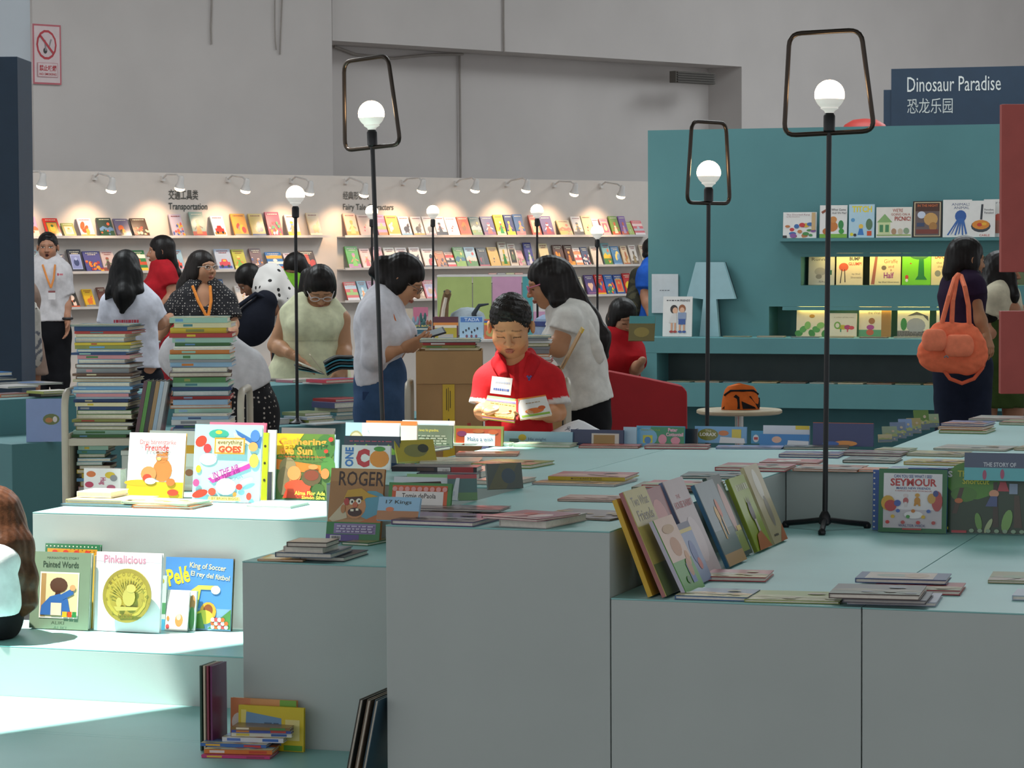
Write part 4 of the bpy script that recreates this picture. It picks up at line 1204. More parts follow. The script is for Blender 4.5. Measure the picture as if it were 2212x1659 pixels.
stand('blue soccer book with bright yellow title lettering', 352, 498, 1362, 1206, zb, '#4c88c8',
      [('r', .0, .0, 1, .3, '#7aa0c0'), ('t', 'Pelé', .03, .62, .36, .86, '#e8cc30', .03, 14), ('t', 'King of Soccer', .36, .82, .9, .92, '#e0cfa0', .015, -4), ('t', 'El rey del fútbol', .38, .7, .96, .79, '#e0cfa0', .015, -6), ('p', [(.36, .52), (.5, .62), (.8, .62), (.72, .56), (.54, .56), (.5, .3), (.46, .3)], '#c0c050'), ('e', .76, .56, .07, .06, '#d8e4c0'), ('e', .66, .26, .12, .13, '#e8a030'), ('e', .66, .28, .07, .08, '#8a4a20'), ('e', .6, .18, .14, .1, '#c8c040'), ('p', [(.48, .02), (.62, .02), (.56, .24), (.5, .22)], '#5a8a3a'), ('p', [(.66, .02), (1, .02), (1, .3)], '#4a8040')] + [('e', .74 + .05 * (k % 5), .05 + .05 * (k // 5), .03, .03, ['#e8e0d8', '#d0602a', '#e8e0d8', '#c84a4a'][k % 4]) for k in range(14)], spine='#5a4a30', group=SB, lean=0.12, t=0.015)
stand('small white card book with an orange figure leaning on the soccer book', 356, 404, 1364, 1276, zb, '#ece6e0', [('e', .6, .26, .18, .16, '#d88a4a'), ('e', .58, .34, .1, .08, '#e8c0a0'), ('e', .1, .1, .08, .06, '#c84a4a'), ('e', .1, .3, .06, .06, '#d8803a')], group=SB, lean=0.2, t=0.006)
stand('small glassy-sided book with brown ring beside the white card book', 404, 420, 1364, 1278, zb, '#b8c8c4', [('e', .5, .7, .4, .2, '#b0804a'), ('e', .5, .3, .4, .3, '#4a8a4a')], group=SB, lean=0.18, t=0.01)

# ---- bottom step (C): Chinese paperbacks and the yellow books behind them
zc = ZC
PB = [('magenta', '#c8387a', 435, 1637, 583, 1641, 0.008), ('orange and green', '#d87a2a', 441, 1628, 588, 1631, 0.012), ('blue with white picture', '#3a6ab0', 433, 1612, 575, 1617, 0.009),
      ('white with blue title', '#dcdce0', 480, 1602, 612, 1606, 0.013), ('white with yellow title', '#e0dccc', 500, 1591, 630, 1594, 0.011), ('blue-striped', '#4a5ab0', 500, 1583, 628, 1586, 0.009), ('brown-striped', '#8a6a3a', 500, 1577, 626, 1580, 0.009)]
z = zc
for k, (wd, cv, x0, y0, x1, y1, t) in enumerate(PB):
    lay('%s paperback, %s from the bottom of the low Chinese paperback pile' % (wd, ORD[k]), x0, y0, x1, y1, z, 0.105 if k < 2 else 0.07, t, cv, motif(k, 'scene', ['#e8d8a0', '#7aa8c8', '#d86a4a']) if k in (1, 2, 3) else (), spine_art=[('r', .08, .2, .3, .8, ['#e8c040', '#e8e0d8', '#e8b030', '#5a7ac0', '#e0c850', '#e08a3a', '#e8d8c0'][k]), ('r', .66, .2, .92, .8, ['#a02a5a', '#c84a2a', '#c83a3a', '#3a6ab8', '#3a62a8', '#d84a3a', '#4a8a4a'][k])], group='Chinese paperbacks on the low step', gloss=True, name='paperback')
    z += t + 0.001
stand('yellow Chinese paperback with a blue panel standing behind the low pile', 514, 656, 1622, 1526, zc, '#d8c020',
      [('r', .04, .2, .12, .9, '#e8d870'), ('p', [(.1, .12), (.12, .86), (.66, .74), (.66, .12)], '#6a94b8'), ('t', '王子', .2, .2, .36, .6, '#d0442a', .03, 0), ('r', .72, .25, .94, .72, '#e0d488'), ('r', .7, .02, .98, .14, '#5a9a3a')] + lines(.4, .62, .2, .66, 5, '#3a5a78', 2), group=SB, lean=0.04)
stand('peach Chinese paperback with white figures standing behind the yellow one', 497, 640, 1617, 1510, zc, '#e0a060', [('r', 0, 0, .3, 1, '#e08a5a'), ('e', .12, .5, .1, .2, '#f0e4d8'), ('e', .2, .3, .08, .12, '#c83a2a'), ('r', .75, .86, 1, 1, '#7ab040')], group=SB, lean=0.04)
# thin books standing edge-on against the block
for k, (x, yb, yt, cv, wd) in enumerate(((466, 1598, 1430, '#2a4a3c', 'dark green'), (473, 1597, 1424, '#c8b8a0', 'cream'), (480, 1596, 1414, '#8a3a4a', 'plum'), (487, 1592, 1412, '#6a2a5a', 'purple'))):
    p = W(-1.335 + .011 * k, 0.43, zc)
    book('%s thin book standing edge-on beside the low grey block' % wd, (p.x, p.y, zc), YAWP + math.radians(90), 0.03 * 0, 0.10, 0.245, 0.006, cv, group=SB, spine=cv)
for k, (x, yb, cv, wd) in enumerate(((757, 1655, '#3a3a34', 'dark'), (770, 1655, '#6a5a4a', 'brown'), (782, 1655, '#2c4a5a', 'dark blue'))):
    a_ = -0.686 - 0.022 * (2 - k)
    p = W(a_, 0.06, zc)
    book('%s picture book leaning in the corner by the tall plain front' % wd, p, YAWP - math.radians(90), 0.2, 0.2, 0.25, 0.01, cv, titled(40 + k, 'scene', ['#d8b060', '#4a7a9a', '#c87a4a'], '#d8c8a0'), group=SB)

# ---- block D: pile of grey books, pirate book
zd = ZL
GD = 'flat books below the pirate book'
lay('orange-edged thin book under the grey pile', 556, 1212, 655, 1214, zd, 0.12, 0.005, '#d8902a', [('r', .1, .1, .9, .9, '#e8d8b8')], group=GD)
lay('dark grey flat book at the bottom of the pile below the pirate book', 648, 1211, 744, 1214, zd, 0.2, 0.013, '#33343c', group=GD)
lay('blue-grey flat book in the pile below the pirate book', 594, 1204, 716, 1207, zd + 0.0145, 0.2, 0.014, '#5a6c80', [('r', .05, .05, .95, .95, '#8a9cb0')], group=GD)
lay('white paged thick small book in the pile below the pirate book', 612, 1193, 698, 1196, zd + 0.03, 0.12, 0.017, '#c8c0bc', group=GD)
lay('cream small book on top of the pile below the pirate book', 619, 1182, 706, 1184, zd + 0.049, 0.12, 0.014, '#4a4038', [('r', .03, .03, .97, .97, '#c0b8b0')], pages='#d8d0c4', group=GD)
lay('green-edged flat book beside the foot of the pirate book', 738, 1177, 795, 1180, zd, 0.15, 0.008, '#3a7a4a', [('r', .05, .05, .95, .95, '#b0a878')], group=GD)
stand('tan book with a grinning pirate in a striped cap', 704, 820, 1172, 1014, zd, '#b88a58',
      [('r', 0, .3, 1, .82, '#a8784a'), ('t', 'ROGER', .16, .76, 1.0, .96, '#3a2620', .01), ('e', .8, .5, .3, .2, '#5a9ab0'), ('p', [(.02, .3), (.3, .55), (.36, .32), (.1, .26)], '#c8b89a'), ('e', .5, .48, .2, .17, '#c88a5a'), ('p', [(.28, .58), (.34, .7), (.6, .73), (.74, .66), (.92, .62), (.7, .6), (.64, .55), (.4, .55)], '#c89a30'), ('p', [(.3, .6), (.62, .62), (.64, .57), (.32, .55)], '#4a2a22'), ('e', .43, .54, .05, .04, '#f0e8d8'), ('e', .56, .55, .05, .04, '#f0e8d8'), ('e', .44, .54, .018, .018, '#1a1a1a'), ('e', .57, .55, .018, .018, '#1a1a1a'), ('e', .5, .5, .05, .04, '#c86a4a'), ('e', .5, .4, .13, .06, '#3a1c18'), ('r', .42, .41, .48, .44, '#f0e8d0'), ('r', .52, .42, .57, .45, '#f0e8d0'), ('e', .28, .44, .04, .06, '#b87a4a'), ('e', .34, .54, .05, .05, '#b8403a'), ('p', [(.6, .26), (1, .4), (1, .24), (.66, .18)], '#b86a34'), ('r', 0, 0, 1, .26, '#2e7a44'), ('r', .14, .1, .92, .24, '#8a7aa8'), ('r', 0, 0, .62, .09, '#5a4690'), ('r', .08, .015, .28, .075, '#e8e4e0')] + [('r', .1 + .016 * k, .025, .106 + .016 * k + (.003 if k % 3 else 0), .065, '#2a2a2a') for k in range(11)] + lines(.2, .88, .11, .22, 3, '#c8c0d8', 9), spine='#a86a3a', group=SB, lean=0.22, t=0.012)

# ---- rear-left corner of the raised block, sunlit book tops and the CO book
zu = ZU
stand('white book with big red C and an orange, half hidden by the lamp pole', 737, 842, 1016, 963, zu, '#eceae6',
      [('t', 'ONE', -.24, .42, .56, .60, '#3a7ac0', .04, 90), ('t', 'C', .3, .1, .58, .86, '#c83038', .07), ('e', .78, .46, .2, .36, '#e8902a'), ('e', .78, .86, .12, .1, '#4a9a3a')], group=SB, lean=0.1)
stand('navy book with green scrawled title behind the red C book', 742, 862, 1000, 943, zu, '#2f3e4c', [('r', .08, .3, .92, .48, '#7ab030'), ('p', [(.1, .5), (.2, .7), (.3, .48), (.4, .7), (.52, .46), (.6, .68), (.72, .48), (.8, .7), (.9, .5), (.9, .4), (.1, .4)], '#8ac030')] + lines(.1, .9, .76, .84, 1, '#b84a5a', 3), group=SB, lean=0.1)
stand('white sunlit book with a round portrait medal behind the caged lamp', 745, 862, 985, 914, zu, '#e8eaea', [('r', .0, .0, .3, 1, '#a8d0dc'), ('e', .2, .5, .13, .26, '#a8a070'), ('e', .2, .5, .1, .2, '#d8c8a0'), ('t', 'S', .4, .7, .44, .82, '#b8c0c4')], group=SB, lean=0.08)
stand('white orange-topped sunlit book behind the portrait medal book', 790, 900, 975, 910, zu, '#ecdcc8', [('r', 0, .86, 1, 1, '#e07a3a')], group=SB, lean=0.06)
stand('grey-green back cover with yellow and pale print', 862, 977, 968, 919, zu, '#66725e', [('t', 'Max loves his grandma.', .28, .68, .74, .84, '#d8c860', .01)] + lines(.16, .9, .14, .58, 4, '#a8ac98', 6), group=SB, lean=0.08)
stand('white sunlit book showing above the grey-green back cover', 868, 980, 960, 909, zu, '#eeece6', [('r', .1, .78, .9, .86, '#c8d4dc')], group=SB, lean=0.06)
stand('brown leafy bordered book lettered Make a wish', 980, 1086, 964, 921, zu, '#7a7a40', [('r', .04, .0, .96, .86, '#a8482a'), ('r', .22, .0, .84, .62, '#e6e4e0'), ('e', .16, .6, .1, .14, '#7a3a5a'), ('e', .5, .74, .12, .1, '#a85a30'), ('e', .8, .7, .1, .12, '#b8562e'), ('t', 'Make a wish', .28, .24, .8, .44, '#3a6a90')], group=SB, lean=0.08)
stand('light blue book lettered He might behind the loose paper', 1088, 1236, 960, 933, zu, '#9cc4d8', [('e', .27, .5, .06, .26, '#c8b040'), ('t', 'He might', .36, .2, .62, .5, '#3a5a78'), ('r', .08, .1, .22, .4, '#5a7a80')], group=SB, lean=0.08)
stand('navy-framed book behind the loose paper', 1232, 1346, 962, 929, zu, '#28345c', [('r', .4, .0, .92, .76, '#d8d0c4'), ('r', .44, .0, .84, .66, '#a8803a')], group=SB, lean=0.08)
stand('plain pale blue book beside the two pink shapes book', 1346, 1374, 962, 923, zu, '#b0d0e4', [], group=SB, lean=0.08)
stand('green and blue book with two pink shapes', 1374, 1478, 962, 921, zu, '#5aa8c8', [('r', .3, .0, 1, .95, '#3a9468'), ('e', .2, .4, .24, .5, '#78b8dc'), ('r', .14, .1, .34, .5, '#d8d030'), ('e', .24, .24, .07, .18, '#4a8ac8'), ('t', 'Peter', .66, .7, .86, .9, '#e8b8c8', .05), ('t', 'Cottontail', .62, .46, .98, .66, '#e8c0cc', .05), ('e', .55, .3, .09, .26, '#e89aac'), ('e', .82, .24, .1, .2, '#e89aac'), ('t', 'Maria Merrick', .1, .74, .5, .84, '#a8c040')], group=SB, lean=0.08)
stand('black book between the two pink shapes and olive disc books', 1478, 1506, 960, 927, zu, '#16161c', [], group=SB, lean=0.08)
stand('blue book with an olive disc title beside the black book', 1500, 1612, 958, 922, zu, '#7ab0dc', [('e', .26, .5, .2, .36, '#8a8a3c'), ('t', 'The', .2, .66, .32, .8, '#e8e0c0'), ('t', 'LORAX', .1, .4, .42, .62, '#f0ece0', .05), ('r', .72, .3, .9, .84, '#e0cc50'), ('e', .56, .6, .1, .16, '#d8804a'), ('p', [(.48, .0), (.98, .0), (.96, .3), (.5, .38)], '#e8e8ec')], group=SB, lean=0.08)
stand('white book with a yellow corner behind the blue hat book', 1648, 1748, 961, 920, zu, '#dde2ea', [('r', .7, .8, 1, 1, '#e8cc30')], group=SB, lean=0.06)
stand('sky blue book with white lettering and a red-striped shape', 1622, 1728, 960, 932, zu, '#3a9ac8', [('t', 'CAT', .34, .5, .5, .8, '#e8f0f4', .04), ('t', 'HAT', .64, .5, .8, .8, '#e8f0f4', .04), ('e', .1, .4, .06, .3, '#e8e8ec'), ('r', .06, .3, .14, .5, '#c83a3a')], group=SB, lean=0.08)
stand('bright blue wide book in front of the white-lettered sky blue book', 1640, 1747, 963, 939, zu, '#2f86cc', [('e', .35, .5, .1, .3, '#e8b8a0'), ('p', [(.56, .0), (1, .0), (1, .4), (.58, .46)], '#dfe4ec')], group=SB, lean=0.1)
stand('navy blue book with an orange oval standing at the row end', 1755, 1886, 965, 914, zu, '#26356c', [('e', .54, .12, .2, .12, '#e0903a'), ('e', .3, .1, .14, .1, '#2f62b0'), ('r', .0, .97, 1, 1, '#a8503a')], group=SB, lean=0.08)

# ---- books standing near the pirate book on the tall block
stand('green and red book with a scalloped border', 836, 972, 1103, 1046, zu, '#4c8a4c', [('r', .06, .0, .94, .9, '#d0603a'), ('r', .12, .0, .88, .68, '#e4e2de'), ('t', 'Tomie dePaola', .22, .42, .76, .6, '#3a3430', .01)] + [('e', .1 + .1 * k, .76, .04, .09, '#e0a09a') for k in range(9)], group=SB, lean=0.25)
stand('blue and brown book lettered 17 Kings', 812, 902, 1128, 1078, zu, '#9cc8e4', [('r', 0, 0, 1, .4, '#b88a6a'), ('t', '17 Kings', .18, .66, .8, .86, '#4a5048', .01), ('e', .3, .46, .1, .1, '#d88a6a')], group=SB, lean=0.4)
stand('green and white book behind the scalloped border book', 876, 974, 1066, 1027, zu, '#8ab880', [('r', 0, 0, 1, .3, '#e0e8e0')], group=SB, lean=0.25)
stand('pale glossy book lying back behind the scalloped border book', 846, 988, 1082, 1034, zu, '#ccd6dc', [('r', .05, .2, .95, .4, '#b8c4d0')], group=SB, lean=0.3)
p = W(-0.30, 0.82, zu)
book('teal book with a red border propped sideways beside the scalloped border book', PZ(1000, 1083, zu), YAWP + math.radians(28), 0.2, 0.085, 0.075, 0.01, '#3a6a68', [('r', .0, .84, 1, 1, '#b03a40'), ('r', 0, 0, 1, .3, '#5a8a50')], group=SB)
book('dark thin book leaning in front of the scalloped border book', PZ(925, 1096, zu), YAWP + math.radians(35), 0.85, 0.11, 0.09, 0.008, '#40302c', [('r', .1, .1, .9, .9, '#4a5a68')], group=SB)
book('grey mottled book propped upright beside the long flat red books', PZ(1093, 1058, zu), YAWP + math.radians(42), 0.22, 0.115, 0.078, 0.01, '#58605a', [('p', [(.0, .0), (.5, .0), (.9, 1), (.4, 1)], '#6a6a50'), ('e', .6, .5, .2, .3, '#4a5a64')], group=SB)
book('yellow picture book propped open behind the lamp pole', PZ(902, 1001, zu), YAWP + math.radians(40), 0.5, 0.14, 0.08, 0.012, '#b8a848', [('e', .5, .5, .3, .3, '#8a8a58'), ('e', .7, .6, .14, .2, '#4a5048')], group=SB)

# ---- flat books on the raised blocks: label, front-left px, front-right px, level, depth, thickness, cover, picture
FL = [  # flat books
    ('white book with red and green fruit lying by the Make a wish book', 964, 963, 1100, 965, 0, .09, .010, '#e4e4dc', 'crowd', ['#c8504a', '#6a9a50', '#e0d8c8']),
    ('pale green book lying below the loose white paper', 1108, 966, 1232, 968, 0, .11, .012, '#b4c4a0', 'scene', ['#d8d8c0', '#a8b890']),
    ('orange-red book lying behind the empty mint top', 1250, 968, 1380, 969, 0, .11, .008, '#b84a34', 'blob', ['#d8886a', '#b85a4a']),
    ('crimson hardback lying below the two pink shapes book', 1392, 970, 1530, 971, 0, .11, .011, '#a83444', 'scene', ['#8a4a4a', '#6a7a5a', '#c8a080']),
    ('bright blue book lying below the blue olive-disc book', 1546, 970, 1690, 971, 0, .11, .006, '#3a74c0', 'scene', ['#a89ab0', '#6a8ac8']),
    ('dark green book lying below the navy oval book', 1692, 971, 1832, 972, 0, .11, .008, '#2c4034', 'crowd', ['#4a5a3a', '#7a4a3a', '#3a5048']),
    ('black book lying beside the yellow propped book', 868, 976, 928, 978, 0, .16, .012, '#26262c', 'plain', ['#5a5a60', '#7a7a80']),
    ('cream plain book lying in front of the grey-green back cover', 906, 1003, 1034, 1003, 0, .2, .008, '#cfc6b0', 'plain', ['#c0b8a0', '#d8d0bc']),
    ('orange and grey book lying behind the cream plain book', 984, 986, 1118, 986, 0, .14, .007, '#c86a4a', 'scene', ['#a89888', '#d8b8a0']),
    ('green-edged red book lying alone near the empty mint top', 1018, 1009, 1146, 1013, 0, .2, .012, '#8a9a3a', 'scene', ['#c87a5a', '#d8a080', '#b85a4a']),
    ('white thick book lying under the barcode-spined book', 960, 1030, 1040, 1032, 0, .22, .018, '#e0dcd6', 'plain', ['#c85a4a', '#d8c8c0']),
    ('red and white book lying beside the grey mottled book', 1020, 1046, 1112, 1049, 0, .17, .012, '#c8c0b4', 'blob', ['#c84a40', '#e0d0c8']),
    ('gold book lying under the yellow-spined bunny book', 1149, 1047, 1328, 1052, 0, .22, .006, '#b8b4bc', 'scene', ['#c08a3a', '#7a6a50', '#a8885a']),
    ('olive green book lying beside the leaning glossy row', 1364, 1061, 1545, 1064, 0, .2, .012, '#6a6c48', 'plain', ['#8a8c68', '#5a5c40']),
    ('dark teal book lying behind the olive green book', 1470, 1034, 1620, 1036, 0, .17, .008, '#4a5e64', 'scene', ['#6a7a78', '#8a6a60']),
    ('pinkish book lying in front of the gold book', 1204, 1083, 1352, 1086, 0, .15, .006, '#b88a78', 'scene', ['#a8705a', '#c8a088']),
    ('white thin book lying behind the red glossy leaning book', 1340, 1086, 1432, 1088, 0, .1, .007, '#d4dce0', 'plain', ['#a8b8c0', '#c8c0b0']),
    ('mottled purple and gold book lying at the block end', 1150, 1118, 1318, 1126, 0, .22, .005, '#7a6a6a', 'crowd', ['#a8884a', '#8a6a78', '#6a5a58', '#b89a6a']),
    ('purple and lime edged book lying at the front of the tall block', 845, 1133, 1022, 1139, 0, .22, .012, '#5a4a78', 'scene', ['#6a5a60', '#8a8a90', '#4a4450']),
    ('brown glossy book lying behind the purple and lime one', 826, 1115, 996, 1119, 0, .2, .007, '#7a6a5c', 'blob', ['#a8885a', '#6a6068']),
    ('grey glossy book lying below the scalloped border book', 886, 1103, 1080, 1107, .0085, .12, .006, '#7a7276', 'scene', ['#8a7a78', '#a89a98']),
    ('thick white-edged book lying at the front of the tall block', 1078, 1138, 1180, 1143, 0, .24, .020, '#c0bcb8', 'plain', ['#a8a4a0', '#8a8684']),
    ('red-edged book lying on the raised block behind the caged lamp', 1544, 1017, 1696, 1020, 0, .2, .011, '#b03a44', 'scene', ['#9a8a70', '#c8b8a0', '#7a8a7a']),
    ('grey and orange book lying beside the lamp pole on the raised block', 1712, 1018, 1852, 1021, 0, .19, .008, '#b0643c', 'scene', ['#8a7e74', '#a89c90', '#6a6460']),
    ('orange book end peeping behind the green toy-figure book', 1854, 1020, 1910, 1021, 0, .1, .008, '#d8702a', 'plain', ['#c86020', '#e08a40']),
    ('red book with a white oval lying on the raised block', 1640, 1003, 1764, 1005, 0, .17, .006, '#b83a3a', 'blob', ['#e8e2d8', '#d8c8b8']),
    ('purple flat book on the raised block behind the lamp pole', 1682, 988, 1812, 990, 0, .16, .010, '#4a4a88', 'scene', ['#a07a6a', '#6a7a98', '#c8a890']),
    ('dark green glossy book lying beyond the lamp pole', 1820, 1000, 1934, 1002, 0, .17, .009, '#3c4c44', 'scene', ['#5a6a64', '#8a9a98']),
    ('maroon book lying beyond the dark green glossy one', 1812, 984, 1946, 987, 0, .14, .010, '#6a3a48', 'scene', ['#7a5a60', '#5a7a60', '#8a6a68']),
    ('pale green book lying near the low standing row', 1888, 976, 1962, 978, 0, .12, .008, '#8aa06a', 'scene', ['#d8b898', '#a8b088']),
    ('gold and blue book lying above the green toy-figure book', 1952, 1004, 2076, 1007, 0, .14, .010, '#c8b050', 'crowd', ['#5a7ab0', '#c89a4a', '#e0d8c0', '#a86a3a']),
    ('yellowish grey book lying on the raised block beyond the gold one', 1958, 985, 2078, 988, 0, .16, .008, '#a8a474', 'scene', ['#8a8a7a', '#c8b880', '#6a7a78']),
    ('pale glossy book lying on the far raised block', 2016, 972, 2172, 976, 0, .2, .006, '#a8b4a8', 'scene', ['#c8c8b8', '#8a9a9a', '#c0a888']),
    ('tan book lying at the edge of the far raised block', 2190, 973, 2300, 976, 0, .2, .008, '#b8a47a', 'scene', ['#8a9a70', '#c8b890']),
    ('pale patterned book lying beyond the stack of three', 2092, 908, 2250, 911, 0, .25, .006, '#a8b4b0', 'scene', ['#8a7a70', '#c8c8c0']),
    ('greenish book lying beside the stack of three', 2158, 918, 2290, 921, 0, .2, .01, '#8aa878', 'scene', ['#b88a7a', '#a8b898']),
]
for k, (lab, x0, y0, x1, y1, lv, d, t, cv, sty, cols) in enumerate(FL):
    lay(lab, x0, y0, x1, y1, zu + lv, d, t, cv, motif(k + 60, sty, cols))
lay('yellow-spined red book lying on the gold book', 1184, 1037, 1350, 1040, zu + 0.007, .2, .011, '#a8404a', motif(33, 'scene', ['#b87a6a', '#d8a890', '#8a5a50']), spine='#c8b030', spine_art=[('r', 0, 0, 1, 1, '#c8b030'), ('t', "MAX'S BUNNY BUSINESS", .3, .25, .7, .75, '#5a4a20', .01)])
lay('red-spined mottled book lying on the olive green book', 1386, 1054, 1540, 1057, zu + 0.0135, .17, .009, '#c03a40', motif(34, 'scene', ['#8a9a60', '#b8a888', '#6a6a58']))
lay('glossy red and white book lying across the thick white-edged one', 1040, 1120, 1160, 1128, zu + 0.0215, .2, .006, '#a86a78', motif(35, 'blob', ['#c84a40', '#e8d8d4', '#d8a0a0']))
lay('dark red-ended book with a barcode label on its spine', 846, 1019, 1030, 1021, zu + 0.0205, .1, .016, '#22222c', (), spine_art=[('r', 0, 0, 1, 1, '#22222c'), ('r', .7, 0, .96, 1, '#a8282c'), ('r', .3, .2, .5, .8, '#4a3a34'), ('r', .54, .1, .69, .9, '#d8d8d4'), ('t', '31001', .6, .2, .67, .55, '#2a2a2a')])
lay('grey and black book under the barcode-spined book', 900, 1036, 1030, 1038, zu, .05, .02, '#3a3c4c', [('r', .5, 0, 1, 1, '#8a8c94')])
lay('bottom lime-edged book in the far stack of three', 2028, 936, 2130, 938, zu, .2, .011, '#7a9a48', motif(36, 'scene', ['#c89a6a', '#a86a58']), group='far stack of three books')
lay('middle tan book in the far stack of three', 2026, 928, 2122, 930, zu + .0125, .22, .010, '#b88a60', motif(37, 'scene', ['#c8a078', '#8a6a58']), group='far stack of three books')
lay('top blue-edged book in the far stack of three', 2032, 920, 2126, 922, zu + .024, .2, .009, '#3a62a8', motif(38, 'scene', ['#b87a58', '#8a5a50', '#c8a890']), group='far stack of three books')
lay('blue-edged pale book lying on the green toy-figure book rim', 1914, 1019, 2044, 1022, zu, .12, .008, '#3a6ab0', motif(39, 'scene', ['#a8c0d0', '#c8d0d0']))
# low row of small books along the edge of the far raised block
for k, (x, yb, yt, wd, cv) in enumerate(((1905, 956, 940, 'cream', '#c8bc98'), (1916, 954, 923, 'grey-green', '#98a890'), (1934, 948, 914, 'slate', '#7a8aa8'), (1950, 943, 907, 'blue', '#8aa0c8'), (1968, 937, 905, 'tan', '#b0a070'), (1985, 930, 888, 'leaf green', '#6a8a4a'), (2008, 924, 896, 'pale olive', '#a0b090'))):
    p = PZ(x + 8, yb, zu)
    book('%s small book standing in the tilted row on the far raised block' % wd, p, YAWP + math.radians(28), 0.3, 0.052 + 0.004 * (k % 3), (yb - yt) / (F / p.y) * 1.05, 0.006, cv, motif(k + 80, 'scene', ['#7a8a9a', '#a8b078', '#c8b8a0']), group='small tilted row of books')

# ---- lower platform
zl = ZL
LL = [
    ('red book lying in front of the white rabbit book', 1520, 1255, 1654, 1258, 0, .17, .012, '#b03440', 'scene', ['#b8a050', '#8a7a40', '#c8a878']),
    ('blue-edged book lying in front of the mouse cookie book', 1458, 1295, 1614, 1300, 0, .17, .010, '#3a6494', 'scene', ['#a8a050', '#c89a50', '#8a8a58']),
    ('lime green book lying at the platform front', 1608, 1301, 1814, 1306, 0, .19, .007, '#9aa848', 'scene', ['#a8a060', '#b8b878', '#b09a70']),
    ('white book at the bottom of the front platform pile', 1830, 1306, 2022, 1311, 0, .19, .010, '#b4b8cc', 'plain', ['#a88a88', '#c8c0b8']),
    ('red book under the blue book behind the front platform pile', 1882, 1282, 2074, 1287, 0, .17, .012, '#a83440', 'scene', ['#8a8a60', '#b0a078']),
    ('pale pink and green book lying apart on the lower platform', 2134, 1260, 2300, 1264, 0, .2, .008, '#9a9a6a', 'scene', ['#b8a898', '#8aa070', '#c8b8a8']),
    ('pale blue-edged book lying near the platform edge', 2186, 1297, 2350, 1302, 0, .14, .012, '#a8b8c8', 'plain', ['#b8a888', '#a89a78']),
]
for k, (lab, x0, y0, x1, y1, lv, d, t, cv, sty, cols) in enumerate(LL):
    lay(lab, x0, y0, x1, y1, zl + lv, d, t, cv, motif(k + 160, sty, cols))
lay('grey book in the middle of the front platform pile', 1820, 1302, 2000, 1307, zl + .0115, .18, .010, '#4a4a58', (), pages='#b8b4b0')
lay('brown patterned book on top of the front platform pile', 1790, 1293, 1986, 1298, zl + .023, .20, .013, '#5a4a44', motif(70, 'scene', ['#6a7058', '#8a7a60', '#7a7890']))
lay('blue-edged book with a white picture on the red book', 1847, 1259, 2044, 1264, zl + .0135, .15, .012, '#34487c', [('r', .1, .05, .85, .95, '#c8b8a8'), ('e', .4, .5, .2, .2, '#8a9a88'), ('e', .65, .5, .14, .3, '#b89a78')])

